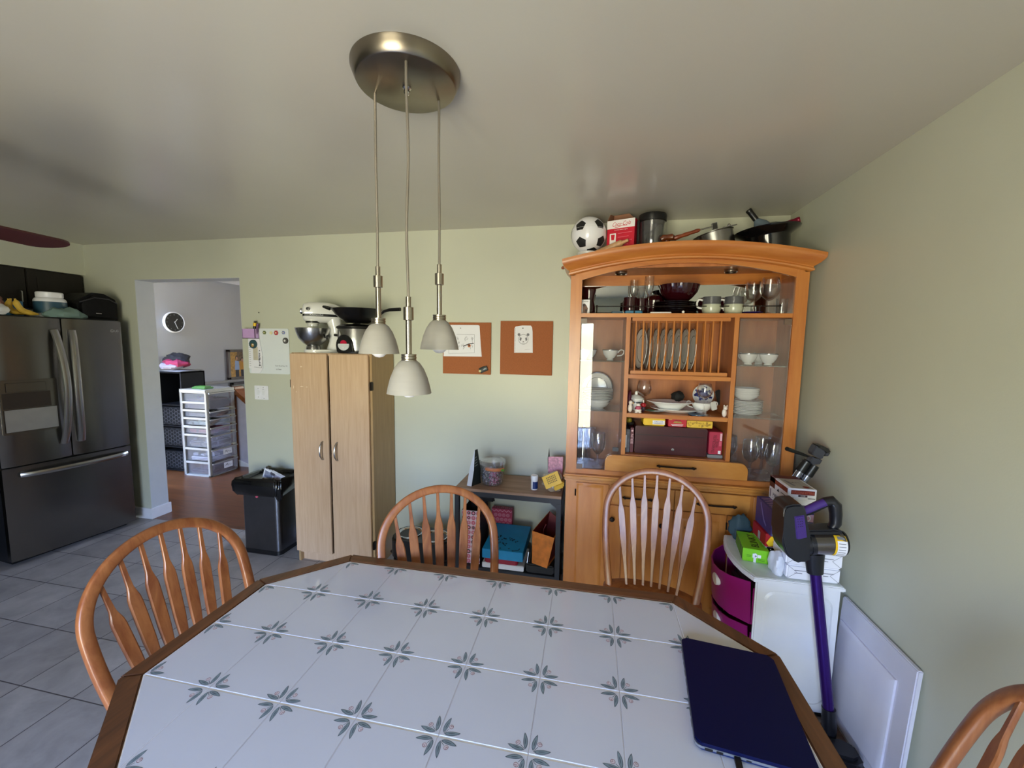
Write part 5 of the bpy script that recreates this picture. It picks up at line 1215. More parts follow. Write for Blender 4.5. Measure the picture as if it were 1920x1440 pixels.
# ------------------------------------------------------------------ dishes and things in the hutch
def cup(label, x, y, z, rot, group, r=.047, h=.064):
    t = thing('teacup', label, 'cup', (x, y, z), rot, group)
    mb = MB(); mb.M = ROOTM[t].copy()
    mb.lathe([(0, .004), (r*.42, 0), (r*.45, .003), (r*.38, .009), (r*.6, .018), (r*.85, .036), (r*.97, h*.85), (r, h), (r*.96, h), (r*.92, h*.85), (r*.8, .036), (r*.5, .018), (0, .014)], M_CHINA, (0, 0, 0), 32); mb.build('bowl', t)
    mb = MB(); mb.M = ROOTM[t].copy(); mb.lathe([(r*1.004, h-.004), (r*1.006, h+.0005), (r*.95, h+.0005)], M_SILVERB, (0, 0, 0), 32); mb.lathe([(r*.915, .047), (r*.93, .0485)], M_SILVERB, (0, 0, 0), 32); mb.build('silver_rim', t)
    mb = MB(); mb.M = ROOTM[t].copy(); mb.tube(sm_([(r*.93, 0, h*.72), (r*1.25, 0, h*.98), (r*1.6, 0, h*.95), (r*1.66, 0, h*.72), (r*1.4, 0, h*.5), (r*.85, 0, h*.42)]), .0032, M_CHINA, 8); mb.build('handle', t)
    return t
g_ = 'silver-rimmed teacups in the hutch'
c0 = (0.097, 2.52, 1.557)
cup0 = cup('white teacup with handle turned right, on the left upper glass shelf', c0[0], 2.52, 1.5455, 0, g_)
for px, yy, rz, z, lab in ((-.062, 2.50, 2.6, 1.5455, 'white teacup at the far left of the left upper glass shelf'), (-.028, 2.60, 2.2, 1.5455, 'white teacup half hidden behind another on the left upper glass shelf'),
                     ((0.852, 2.5, 1.575)[0], 2.50, 1.9, 1.5385, 'white teacup, left one of the front pair on the right upper glass shelf'), ((0.955, 2.5, 1.577)[0], 2.50, 1.2, 1.5385, 'white teacup, right one of the front pair on the right upper glass shelf'), ((0.942, 2.6, 1.595)[0], 2.60, 1.6, 1.5385, 'white teacup behind the front pair on the right upper glass shelf')):
    dup(cup0, (px, yy, z), rz, lab)
def plate_mb(r, c, axis=None, band=True):
    mb = MB(); mb.lathe([(0, .003), (r*.55, .002), (r*.58, 0), (r*.62, .002), (r*.97, .014), (r, .016), (r*.985, .018), (r*.64, .007), (r*.56, .005), (0, .006)], M_CHINA, c, 44, axis)
    if band: mb.lathe([(r*.94, .0168), (r*.995, .0187)], M_SILVERB, c, 44, axis); mb.lathe([(r*.64, .0076), (r*.67, .0084)], M_SILVERB, c, 44, axis)
    return mb
# rack plates
ax0 = toward((-1, -.42, -.03))
for i in range(8):
    x = RX[0]+.0414*(i+.62)+.030; r = .124
    c = (x, 2.575, 1.495+r*.985)
    ax = toward((-1, .0 if i else -.2, .05))
    o = plate_mb(r, c, ax).build('dinner_plate', loc=(x, 2.575, 1.495))
    tag(o, 'white dinner plate turned most to the front, first slot of the plate rack' if i == 0 else 'white dinner plate on edge in the plate rack, %s from the left' % ('second', 'third', 'fourth', 'fifth', 'sixth', 'seventh', 'eighth')[i-1], 'plate', 'plates in the rack')
# left middle shelf
px = (0.028, 2.66, 1.317)[0]
tag(plate_mb(.098, (px, 2.672, 1.248+.115), toward((0, -1, .12))).build('salad_plate', loc=(px, 2.67, 1.249)), 'white plate with silver rim leaning upright at the back of the left glass shelf', 'plate')
px = (0.031, 2.55, 1.313)[0]
def bowl_mb(r, c, h=.04): mb = MB(); mb.lathe([(0, .003), (r*.5, 0), (r*.52, .004), (r*.8, h*.4), (r, h), (r*.97, h), (r*.76, h*.45), (r*.48, .008), (0, .007)], M_CHINA, c, 36); return mb
for k in range(2): tag(bowl_mb(.078, (px, 2.55, 1.2485+.012*k)).build('soup_bowl', loc=(px, 2.55, 1.2485+.012*k)), 'white bowl under the plate stack on the left glass shelf, %s' % ('lower one', 'upper one')[k], 'bowl', 'bowls under the left plate stack')
for k in range(7): tag(plate_mb(.094, (px+.002*(k % 2), 2.55, 1.291+.0095*k)).build('salad_plate', loc=(px, 2.55, 1.291+.0095*k)), 'white salad plate in the left glass shelf stack, %s' % ('bottom one', 'second from bottom', 'third from bottom', 'fourth from bottom', 'third from top', 'second from top', 'topmost')[k], 'plate', 'stacked plates on the left glass shelf')
px = (0.879, 2.55, 1.302)[0]
for k in range(9): tag(plate_mb(.083, (px+.0015*(k % 3), 2.56, 1.2465+.0085*k), None, True).build('saucer', loc=(px, 2.56, 1.2465+.0085*k)), 'white saucer in the right glass shelf stack, %s' % ('bottom one', 'second from bottom', 'third from bottom', 'fourth from bottom', 'middle one', 'fourth from top', 'third from top', 'second from top', 'topmost')[k], 'saucer', 'stacked saucers on the right glass shelf')
for k in range(4): tag(bowl_mb(.070, (px-.004, 2.56, 1.334+.011*k), .036).build('dessert_bowl', loc=(px, 2.56, 1.334+.011*k)), 'white dessert bowl on the saucer stack, %s' % ('lowest', 'second up', 'third up', 'topmost')[k], 'bowl', 'dessert bowls on the saucers')
# crystal goblets
M_CUT = glass('cut_crystal', (.93, .93, .95), base=.12, blend=.5)
def goblet(label, x, y, z=.886, s=1., group='cut crystal goblets'):
    t = thing('goblet', label, 'goblet', (x, y, z), 0, group); mb = MB(); n = 28; c = (x, y, z)
    def P(L): return [(r*s, q*s) for r, q in L]
    mb.lathe(P([(.0, .085), (.014, .088), (.03, .105), (.041, .135), (.044, .165), (.043, .2), (.041, .215), (.0395, .215), (.041, .19), (.042, .165), (.039, .137), (.028, .108), (0, .092)]), M_CUT, c, n)
    for k in range(14):
        a = k*2*PI/14
        for sg in (-1, 1): mb.tube([Vector(c)+Vector((r*s*math.cos(a+sg*(q-.09)*4), r*s*math.sin(a+sg*(q-.09)*4), q*s)) for r, q in ((.018, .092), (.0325, .107), (.043, .135), (.0455, .16))], .0009*s, M_CUT, 4)
    mb.build('bowl', t)
    mb = MB(); mb.lathe(P([(0, 0), (.036, 0), (.037, .003), (.02, .008), (.008, .016), (.007, .03), (.012, .038), (.007, .046), (.006, .07), (.014, .086), (0, .088)]), M_CUT, c, 20); mb.build('stem', t); return t
gb = goblet('cut crystal goblet standing in the middle of the left bottom compartment', (0.045, 2.5, 0.895)[0], 2.50)
dup(gb, (-.075, 2.56, .886), .3, 'cut crystal goblet at the far left of the left bottom compartment')
dup(gb, (-.01, 2.64, .886), .5, 'cut crystal goblet at the back of the left bottom compartment')
dup(gb, ((1.011, 2.48, 0.922)[0], 2.48, .886), .2, 'cut crystal goblet nearest the tripod handle, right bottom compartment')
dup(gb, ((0.916, 2.52, 0.933)[0], 2.54, .886), .9, 'cut crystal goblet at the left front of the right bottom compartment')
dup(gb, ((1.014, 2.62, 0.943)[0], 2.64, .886), .4, 'cut crystal goblet behind the other two in the right bottom compartment')
dup(gb, (.83, 2.645, .886), .4, 'cut crystal goblet far back beside the right divider')
mb = MB(); mb.lathe([(0, 0), (.022, 0), (.024, .03), (.02, .034), (0, .034)], M_CHINA, (-.06, 2.47, .886), 18); tag(mb.build('salt_shaker', loc=(-.06, 2.47, .886)), 'small white porcelain pot in the lower left corner of the hutch', 'pot')
mb = MB(); mb.lathe([(0, .002), (.028, 0), (.034, .05), (.028, .12), (.012, .18), (.011, .25), (.014, .255), (.012, .255), (.0095, .18), (.026, .12), (.032, .05), (0, .006)], M_CUT, (-.045, 2.515, .886), 20); tag(mb.build('decanter', loc=(-.045, 2.515, .886)), 'tall slender clear glass decanter at the left bottom of the hutch', 'decanter')

# middle shelf, z 1.2435
MZ = 1.2435
def wineglass(name, label, x, y, z, r, hb, hs, group=None, rot=0, mat=M_GLASS):
    """stemmed glass: bowl radius r, bowl height hb, stem height hs"""
    t = thing(name, label, 'glass', (x, y, z), rot, group); c = (x, y, z)
    mb = MB(); mb.lathe([(0, hs), (r*.3, hs+.004), (r*.75, hs+hb*.2), (r, hs+hb*.45), (r*.96, hs+hb*.7), (r*.78, hs+hb), (r*.765, hs+hb), (r*.94, hs+hb*.7), (r*.98, hs+hb*.45), (r*.73, hs+hb*.21), (0, hs+.006)], mat, c, 32); mb.build('bowl', t)
    mb = MB(); mb.lathe([(0, 0), (r*.85, 0), (r*.86, .002), (r*.3, .006), (.004, .014), (.0035, hs-.01), (.007, hs+.002), (0, hs+.003)], mat, c, 20); mb.build('stem', t); return t
wineglass('wine_glass', 'clear wine glass at the left of the middle shelf', (0.308, 2.56, 1.248)[0], 2.56, MZ, .043, .098, .085)
wineglass('wine_glass', 'clear wine glass in front of the blue-and-white plate', (0.636, 2.5, 1.261)[0], 2.50, MZ, .042, .092, .09)
def lid_jar():
    x, y = (0.265, 2.58, 1.269)[0], 2.58
    t = thing('sugar_jar', 'grey-white lidded china jar at the left of the middle shelf', 'jar', (x, y, MZ))
    mb = MB(); mb.lathe([(0, 0), (.03, 0), (.032, .006), (.046, .03), (.048, .055), (.042, .068), (0, .068)], M_CHINA, (x, y, MZ), 28); mb.build('body', t)
    mb = MB(); mb.lathe([(0, .066), (.046, .068), (.047, .072), (.03, .088), (.008, .094), (.01, .104), (.006, .114), (0, .115)], M_CHINA, (x, y, MZ), 28); mb.build('lid', t)
    mb = MB(); mb.lathe([(.0475, .045), (.0488, .055)], M_SILVERB, (x, y, MZ), 28); mb.build('silver_rim', t)
lid_jar()
x, y = (0.498, 2.56, 1.251)[0], 2.56
mb = MB(); mb.lathe([(0, .003), (.09, 0), (.1, .004), (.148, .022), (.15, .025), (.1, .01), (0, .009)], M_CHINA, (x, y, MZ), 48, None, 1.0, .75); tag(mb.build('platter', loc=(x, y, MZ)), 'big oval white platter lying on the middle shelf', 'platter')
x = (0.459, 2.54, 1.291)[0]
mb = MB(); mb.lathe([(0, .004), (.055, 0), (.06, .004), (.1, .036), (.135, .05), (.136, .053), (.1, .042), (.055, .01), (0, .009)], M_CHINA, (x, 2.55, MZ+.013), 48, None, 1., .72); mb.lathe([(.128, .051), (.1365, .054)], M_SILVERB, (x, 2.55, MZ+.013), 48, None, 1., .72); tag(mb.build('serving_bowl', loc=(x, 2.55, MZ+.013)), 'oval white serving bowl on top of the platter', 'bowl')
mb = MB(); blob(mb, (0.497, 2.53, 1.342), (.034, .03, .03), plain('black_fur', '#0B0B0D', .8), 31, .15); tag(mb.build('black_ornament', loc=(0.498, 2.53, 1.319)), 'fuzzy black ornament sitting in the oval serving bowl', 'ornament')
x = (0.642, 2.58, 1.287)[0]
t = thing('sugar_bowl', 'white two-handled sugar bowl below the blue-and-white plate', 'bowl', (x, 2.57, MZ))
mb = MB(); mb.lathe([(0, 0), (.03, 0), (.026, .008), (.045, .025), (.055, .05), (.05, .062), (.046, .062), (.05, .05), (.04, .028), (0, .016)], M_CHINA, (x, 2.57, MZ), 30); mb.build('bowl', t)
for s in (-1, 1):
    mb = MB(); mb.tube(sm_([(x+s*.05, 2.57, MZ+.05), (x+s*.072, 2.57, MZ+.068), (x+s*.085, 2.57, MZ+.06), (x+s*.078, 2.57, MZ+.04), (x+s*.05, 2.57, MZ+.03)]), .0035, M_CHINA, 8); mb.build('handle', t)
x = (0.671, 2.66, 1.376)[0]
mb = plate_mb(.062, (x, 2.685, MZ+.095), toward((0, -1, .12)), False); fr = mb.on((x, 2.680, MZ+.095), (1, 0, 0), (0, .12, 1), -.008); rn = random.Random(8); M_COB = plain('cobalt', '#26307A', .25)
for k in range(40):
    a = rn.uniform(0, 6.28); q = rn.uniform(.02, .056); mb.disc(mb.on((x, 2.672, MZ+.096), (1, 0, 0), (0, .12, 1), .0015), q*math.cos(a), q*math.sin(a), rn.uniform(.005, .009), M_COB, 1, 7)
mb.disc(mb.on((x, 2.672, MZ+.096), (1, 0, 0), (0, .12, 1), .001), 0, 0, .03, plain('pale_cobalt', '#8088BC', .25)); tag(mb.build('patterned_plate', loc=(x, 2.69, MZ)), 'small blue-and-white patterned plate standing at the back of the middle shelf', 'plate')
mb = MB(); a = Vector((0.742, 2.6, 1.337)); mb.obox(a, (.014, .003, .006), (0, .007, 0), (-.012, 0, .042), M_BLACK, .004); tag(mb.build('black_phone', loc=(a.x, a.y, MZ)), 'slim black handset leaning on the right side of the middle shelf', 'phone')
mb = MB(); a = Vector((0.693, 2.52, 1.295)); mb.obox(a, (.014, 0, .005), (0, .009, 0), (-.006, 0, .024), plain('grey_white', '#C2C0BC', .4), .003); tag(mb.build('small_tin', loc=(a.x, a.y, MZ)), 'small off-white rectangular tin beside the wine glass stem', 'tin')
def figurine(name, label, c, parts, group=None):
    t = thing(name, label, 'figurine', c)
    for nm, lst in parts:
        mb = MB()
        for (dx, dy, dz, rx_, ry_, rz_, m) in lst: mb.ball((c[0]+dx, c[1]+dy, c[2]+dz), (rx_, ry_, rz_), m, 14, 9)
        mb.build(nm, t)
M_PORC = plain('figurine_white', '#E4DAD2', .25); M_PNKF = plain('figurine_pink', '#B8506A', .3); M_REDF = plain('figurine_red', '#A4202C', .25)
c = (0.734, 2.455, 1.254); c = (c[0], 2.455, MZ)
figurine('cat_figurine', 'slim white cat figurine at the right end of the middle shelf', c, (('body', [(0, 0, .022, .013, .011, .024, M_PORC), (.003, -.004, .05, .012, .011, .013, M_PORC)]), ('ears', [(-.004, -.004, .063, .004, .003, .006, M_PORC), (.011, -.004, .062, .004, .003, .006, M_PORC)])))
c = ((0.222, 2.47, 1.245)[0], 2.47, MZ)
figurine('bird_figurine', 'white china bird figurine at the left end of the middle shelf', c, (('body', [(0, 0, .024, .014, .013, .026, M_PORC), (.002, 0, .056, .012, .012, .014, M_PORC)]), ('beak', [(.016, -.003, .055, .006, .004, .004, plain('beak', '#C9A06A', .4))])))
c = ((0.266, 2.455, 1.247)[0], 2.455, MZ)
figurine('cow_figurine', 'small pink and white figurine beside the white bird', c, (('body', [(0, 0, .016, .02, .015, .016, M_PORC), (0, -.006, .03, .018, .012, .012, M_PNKF), (-.012, -.004, .027, .008, .008, .008, M_INK), (.014, -.004, .027, .007, .008, .007, M_INK)]), ('head', [(0, 0, .045, .012, .010, .012, M_PORC)]), ('feet', [(-.011, -.004, .004, .009, .008, .005, M_PORC), (.011, -.004, .004, .009, .008, .005, M_PORC)])))
c = ((0.3, 2.5, 1.267)[0], 2.50, MZ)
figurine('mushroom_figurine', 'small red-capped ornament behind the pink figurine', c, (('stem', [(0, 0, .018, .011, .011, .02, plain('dark_purple', '#3A2438', .4))]), ('cap', [(0, 0, .042, .018, .018, .014, M_REDF), (0, 0, .062, .004, .004, .012, M_PORC)])))
mb = MB(); a = (0.219, 2.56, 1.343); blob(mb, (a[0]+.004, 2.56, MZ+.06), (.014, .02, .06), plain('plum_ornament', '#5E2440', .4), 12, .1, flat=MZ); tag(mb.build('plum_vase', loc=(a[0], 2.56, MZ)), 'narrow plum-coloured ornament against the left divider', 'ornament')
x0 = (0.287, 2.46, 1.256)
mb = MB(); n = 14; V = []; F = []
for i in range(n+1):
    for j in range(5):
        u = i/n-.5; v = j/4-.5
        V.append((x0[0]+.07+u*.15, 2.49+v*.07*(1-abs(u)), MZ+.004+.012*(2*abs(u))**2+.008*abs(v)))
for i in range(n):
    for j in range(4): F.append((i*5+j, i*5+j+1, (i+1)*5+j+1, (i+1)*5+j))
mb.faces(V, F, M_CHINA); fr = mb.on((x0[0]+.07, 2.48, MZ+.010), (1, 0, 0), (0, 1, .25), .001)
mb.mark(fr, [(-.05, .01), (-.02, -.005), (.015, .005), (-.005, .022), (-.03, .028)], plain('leaf_green', '#2C5A44', .5), 1); mb.line(fr, [(.01, -.01), (.03, 0), (.05, -.006)], .005, M_INK, 1)
tag(mb.build('leaf_dish', loc=(x0[0]+.07, 2.49, MZ)), 'shallow white dish with green leaf print at the front of the middle shelf', 'dish')
x = (0.592, 2.46, 1.256)[0]
mb = MB(); mb.lathe([(0, 0), (.04, 0), (.046, .004), (.046, .007), (0, .006)], plain('blue_coaster', '#3D5878', .2, vary=.5, vscale=40), (x, 2.465, MZ), 28); tag(mb.build('coaster', loc=(x, 2.465, MZ)), 'round blue-grey coaster on the middle shelf front edge', 'coaster')

# lower compartment: boxes (floor z .886)
LZ = 1.0005
t = thing('cutlery_chest', 'long maroon wooden chest in the lower middle of the hutch', 'chest', (.44, 2.55, LZ))
mb = MB(); M_CHEST = wood('maroon_wood', '#3A1016', '#4A161C', (1.5, 10, 10), .3, .3)
mb.prism(rrect(.256, .655, LZ+.001, 1.166, .012, 4), 2.46, 2.69, M_CHEST, 'xz', .003); mb.build('body', t)
mb = MB(); mb.box(.262, .65, 2.459, 2.4605, 1.113, 1.116, M_BLACK); mb.build('lid_seam', t)
mb = MB(); a = (0.47, 2.458, 1.039); mb.lathe([(0, 0), (.008, 0), (.008, .004), (0, .005)], M_STEEL, (a[0], 2.459, 1.075-.04), 14, toward((0, -1, 0))); mb.build('keyhole', t)
def carton(name, label, cat, x0, x1, y0, y1, z0, z1, m, front=None, bev=.002, group=None):
    mb = MB(); mb.box(x0, x1, y0, y1, z0, z1, m, bev)
    if front: front(mb, mb.on((x0, y0, z0), (1, 0, 0), (0, 0, 1), .0008), x1-x0, z1-z0)
    return tag(mb.build(name, loc=((x0+x1)/2, (y0+y1)/2, z0)), label, cat, group)
CZ0 = 1.1675
carton('card_box', 'plain yellow box with white label on the maroon chest', 'box', (0.303, 2.48, 1.158)[0], (0.426, 2.48, 1.165)[0], 2.48, 2.6, CZ0, CZ0+.044, M_YEL, lambda mb, fr, w, h: (mb.rect(fr, w*.42, w*.97, h*.18, h*.72, M_PAPER), mb.text(fr, 'CARD GAME', w*.7, h*.56, .006, plain('blue_ink', '#3A4A8A', .6)), mb.line(fr, [(w*.48, h*.34), (w*.9, h*.34)], .0025, M_PENCIL)), .005)
carton('card_tin', 'red box with gold logo between two yellow boxes on the chest', 'box', (0.443, 2.48, 1.166)[0], (0.543, 2.48, 1.171)[0], 2.48, 2.6, CZ0, CZ0+.05, M_RED, lambda mb, fr, w, h: (mb.mark(fr, [(w*.27, h*.42), (w*.75, h*.42), (w*.7, h*.62), (w*.32, h*.62)], plain('gold_logo', '#B99A4A', .4)), mb.text(fr, 'APPLES', w*.5, h*.74, .008, plain('dark_logo', '#4A2410', .5)), mb.text(fr, 'TO APPLES', w*.51, h*.52, .006, MATS['dark_logo']), mb.line(fr, [(w*.15, h*.26), (w*.82, h*.26)], .003, M_PAPER), mb.line(fr, [(w*.2, h*.14), (w*.78, h*.14)], .003, M_PAPER), mb.rect(fr, w*.02, w*.2, h*.8, h*.97, MATS['gold_logo'])))
def faces_pat(mb, fr, w, h):
    rn = random.Random(6); br = plain('doodle_brown', '#7A4A1C', .6)
    for k in range(26):
        u, v = rn.uniform(.006, w-.006), rn.uniform(.005, h-.005); mb.ring(fr, u, v, .0048, .0012, br, 1, 8); mb.line(fr, [(u-.002, v-.001), (u, v-.002), (u+.002, v-.001)], .001, br, 1.3)
carton('card_box', 'yellow box covered in brown doodles on the right of the chest top', 'box', (0.546, 2.48, 1.171)[0], (0.684, 2.48, 1.179)[0], 2.48, 2.6, CZ0, CZ0+.04, plain('doodle_yellow', '#E8C040', .5), faces_pat)
def travel(mb, fr, w, h):
    mb.text(fr, 'TRAVESCRATES', w*.38, h*.46, .017, plain('dark_red_ink', '#4A0A18', .6), w=h*.82, rot=R(84)); mb.text(fr, 'WESELY', w*.62, h*.5, .013, MATS['dark_red_ink'], w=h*.4, rot=R(84))
    mb.rect(fr, w*.82, w*.97, h*.62, h*.95, plain('pale_pink', '#E6B8C0', .6)); mb.rect(fr, w*.72, w*.92, h*.03, h*.17, M_PAPER); mb.rect(fr, w*.76, w*.95, h*.38, h*.58, plain('mid_pink', '#D0566E', .6))
t_ = carton('game_box', 'upright red board game box at the right of the chest', 'game', .668, .738, 2.47, 2.66, LZ+.02, 1.15, plain('rose_red', '#B02A48', .5), travel)
carton('game_tray', 'flat grey game tray under the upright red box', 'game', .662, .742, 2.46, 2.66, LZ, LZ+.018, M_GREY)
carton('slim_book', 'dark red boxed book standing left of the chest', 'book', (0.231, 2.47, 1.026)[0], .250, 2.47, 2.63, LZ, 1.15, plain('wine_red', '#5A1A26', .5), lambda mb, fr, w, h: (mb.text(fr, 'BERLIN', w*.5, h*.55, .016, plain('pale_rose', '#D8B0B4', .6), w=h*.38, rot=PI/2), mb.disc(fr, w*.5, h*.88, .006, MATS['pale_rose'])))
carton('slim_book', 'black and white book spine against the left divider', 'book', .2015, (0.228, 2.47, 1.026)[0], 2.465, 2.62, LZ, 1.14, plain('mottled_spine', '#3A3A44', .5, vary=.7, vscale=40), lambda mb, fr, w, h: mb.rect(fr, w*.0, w*.3, h*.2, h*.75, M_PAPER))
mb = MB(); blob(mb, (.229, 2.56, 1.168), (.024, .05, .018), plain('dark_pouch', '#15120E', .7), 41, .15, flat=1.151); blob(mb, (.223, 2.52, 1.188), (.016, .02, .016), plain('olive_pouch', '#8A7A1C', .6), 43, .15); tag(mb.build('drawstring_pouch', loc=(.229, 2.56, 1.151)), 'dark pouch with olive-yellow top above the books left of the chest', 'pouch')

# upper shelf, z 1.8205
UZ = 1.8205
x = (-0.039, 2.56, 1.834)[0]
t = thing('red_vase', 'dark red waisted vase in the left corner of the top shelf', 'vase', (x, 2.57, UZ))
mb = MB(); mb.lathe([(0, 0), (.034, 0), (.037, .01), (.037, .05), (.028, .085), (.031, .11), (.041, .15), (.0405, .153), (.03, .112), (.025, .085), (.033, .05), (0, .01)], M_MAROON, (x, 2.57, UZ), 28); mb.build('body', t)
mb = MB(); a = (-0.056, 2.47, 1.827); fr = None
mb.box(a[0]-.028, a[0]+.022, 2.47, 2.476, UZ, UZ+.082, M_PAPER, .001); fr = mb.on((a[0]-.028, 2.47, UZ), (1, 0, 0), (0, 0, 1)); mb.text(fr, 'Gather', .025, .072, .009, M_INK, w=.036); mb.mark(fr, [(.012, .005), (.035, .002), (.04, .03), (.03, .05), (.02, .056), (.01, .05)], plain('photo_brown', '#6A4A3C', .6)); mb.disc(fr, .018, .05, .009, plain('photo_dark', '#3C2A28', .6), 1.5); mb.disc(fr, .03, .018, .008, MATS['photo_dark'], 1.5)
tag(mb.build('photo_card', loc=(a[0], 2.473, UZ)), 'small white card with brown picture in front of the red vase', 'card')
def mug(label, x, y, z, rot, body, top, r, h, group, cat='mug'):
    t = thing('mug', label, cat, (x, y, z), rot, group); mb = MB(); mb.M = ROOTM[t].copy()
    mb.lathe([(0, .004), (r*.8, 0), (r*.88, .005), (r, h*.3), (r, h*.5), (r*.93, h*.62), (r*.93, h), (r*.88, h), (r*.88, h*.62), (r*.94, h*.4), (0, .01)], body, (0, 0, 0), 30); mb.build('body', t)
    if top is not body:
        mb = MB(); mb.M = ROOTM[t].copy(); mb.lathe([(r*.97, h*.56), (r*.945, h*.63), (r*.945, h*1.005), (r*.87, h*1.005), (r*.87, h*.9)], top, (0, 0, 0), 30)
        for q in (.7, .8, .9): mb.lathe([(r*.945, h*q-.002), (r*.955, h*q), (r*.945, h*q+.002)], top, (0, 0, 0), 30)
        mb.build('grey_band', t)
    mb = MB(); mb.M = ROOTM[t].copy(); mb.tube(sm_([(r*.9, 0, h*.82), (r*1.3, 0, h*.86), (r*1.5, 0, h*.66), (r*1.4, 0, h*.42), (r*.95, 0, h*.34)]), .0055, M_CHINA if top is not body else body, 8); mb.build('handle', t); return t
M_SAGEM = plain('sage_glaze', '#B4B8A4', .22, coat=.3); M_GREYM = plain('grey_glaze', '#54555A', .3, coat=.2)
m1 = mug('grey and sage stoneware mug with white handle, left of the pair', (0.642, 2.49, 1.829)[0], 2.50, UZ, PI*.95, M_SAGEM, M_GREYM, .050, .095, 'stoneware mugs on the top shelf')
dup(m1, ((0.758, 2.49, 1.829)[0], 2.50, UZ), PI*.9, 'grey and sage stoneware mug, right of the pair near the wine glasses')
m2 = mug('dark red mug on the left of the top shelf', (0.203, 2.55, 1.833)[0], 2.55, UZ, 2.2, M_MAROON, M_MAROON, .042, .1, 'dark red mugs on the top shelf')
dup(m2, ((0.27, 2.6, 1.837)[0], 2.61, UZ), 1.2, 'dark red mug behind the champagne flute')
dup(m2, ((0.634, 2.6, 1.856)[0]+.003, 2.61, UZ), 1.2, 'dark red mug behind the left stoneware mug')
dup(m2, ((0.739, 2.6, 1.856)[0], 2.61, UZ), 1.2, 'dark red mug behind the right stoneware mug')
def flute(label, x, y):
    t = thing('champagne_flute', label, 'glass', (x, y, UZ), 0, 'champagne flutes'); c = (x, y, UZ)
    mb = MB(); mb.lathe([(0, .095), (.008, .098), (.022, .13), (.0275, .165), (.0265, .215), (.0255, .215), (.0265, .165), (.021, .132), (0, .1)], M_GLASS, c, 28); mb.build('bowl', t)
    mb = MB(); mb.lathe([(0, 0), (.03, 0), (.03, .002), (.004, .01), (.0032, .09), (.006, .097), (0, .098)], M_GLASS, c, 18); mb.build('stem', t); return t
fl = flute('clear champagne flute at the front of the top shelf', (0.301, 2.5, 1.832)[0], 2.50)
dup(fl, ((0.259, 2.6, 1.856)[0]-.03, 2.645, UZ), 0, 'clear champagne flute at the back, left of the front one')
x = (0.463, 2.57, 1.838)[0]
M_DARKP = plain('dark_plate', '#14080C', .2, coat=.3)
for k in range(6):
    mb = MB(); mb.lathe([(0, .002), (.07, 0), (.075, .004), (.118, .014), (.119, .0165), (.07, .008), (0, .007)], M_DARKP, (x-.01+.003*(k % 2), 2.57, UZ+.011*k), 40); tag(mb.build('dark_plate', loc=(x-.01, 2.57, UZ+.011*k)), 'dark maroon plate under the big ribbed bowl, %s' % ('bottom one', 'second from bottom', 'third from bottom', 'third from top', 'second from top', 'topmost')[k], 'plate', 'dark plates on the top shelf')
mb = MB(); n = 48; rows = []; z0 = UZ+.069; xb = (0.477, 2.56, 1.991)[0]
for r, z in ((.0, .004), (.045, 0), (.05, .006), (.075, .03), (.1, .062), (.108, .09), (.112, .104), (.107, .103), (.097, .066), (.07, .034), (.04, .01), (0, .009)):
    rows.append([mb.v((xb+r*(1+(.025*math.cos(24*2*PI*i/n) if z > .02 else 0)+(.02 if z > .1 and i % 4 < 2 else 0))*math.cos(2*PI*i/n), 2.575+r*(1+.02*math.cos(24*2*PI*i/n))*math.sin(2*PI*i/n), z0+z)) for i in range(n)])
km = mb.mi(M_MAROON)
for A_, B_ in zip(rows, rows[1:]):
    for i in range(n):
        f = mb.bm.faces.new([A_[i], A_[(i+1) % n], B_[(i+1) % n], B_[i]]); f.material_index = km; f.smooth = True
bmesh.ops.remove_doubles(mb.bm, verts=mb.bm.verts[:], dist=1e-5)
tag(mb.build('ribbed_bowl', loc=(xb, 2.575, z0)), 'big dark red ribbed glass bowl on top of the dark plates', 'bowl')
x = (0.364, 2.62, 1.922)[0]
mb = MB(); mb.lathe([(0, 0), (.045, 0), (.06, .05), (.062, .09), (.045, .115), (.01, .128), (0, .13)], M_MAROON, (x-.012, 2.64, UZ+.0), 28); tag(mb.build('red_jar', loc=(x-.012, 2.64, UZ)), 'dark red domed jar behind the champagne flute and plates', 'jar')
wineglass('wine_glass', 'big balloon wine glass, front one at the right of the top shelf', (0.944, 2.52, 1.84)[0], 2.52, UZ, .051, .125, .075, 'balloon wine glasses', 0)
wineglass('wine_glass', 'balloon wine glass behind the front one on the top shelf', (0.889, 2.58, 1.845)[0], 2.60, UZ, .047, .115, .075, 'balloon wine glasses', 0)
x = (1.009, 2.52, 1.84)[0]
mb = MB(); mb.lathe([(0, .003), (.027, 0), (.030, .085), (.0285, .085), (.026, .008), (0, .008)], M_GLASS, (x, 2.52, UZ), 28); tag(mb.build('tumbler', loc=(x, 2.52, UZ)), 'short clear tumbler beside the right hutch post', 'glass')
x = (0.848, 2.47, 1.839)[0]
mb = MB(); mb.lathe([(0, 0), (.05, 0), (.06, .008), (.06, .011), (0, .009)], plain('violet_glass', '#1E1450', .15, coat=.4), (x, 2.50, UZ), 30); tag(mb.build('violet_dish', loc=(x, 2.50, UZ)), 'flat dark violet dish in front of the balloon glasses', 'dish')
mb = MB(); a, b = (0.17, 2.48, 1.828)[0], (0.269, 2.48, 1.828)[0]; mb.prism(rrect(a, b, 2.48, 2.53, .01, 4), UZ, UZ+.018, plain('blue_plastic', '#2E7EA8', .35), 'xy', .004); tag(mb.build('blue_case', loc=((a+b)/2, 2.5, UZ)), 'bright blue plastic case lying at the front of the top shelf', 'case')
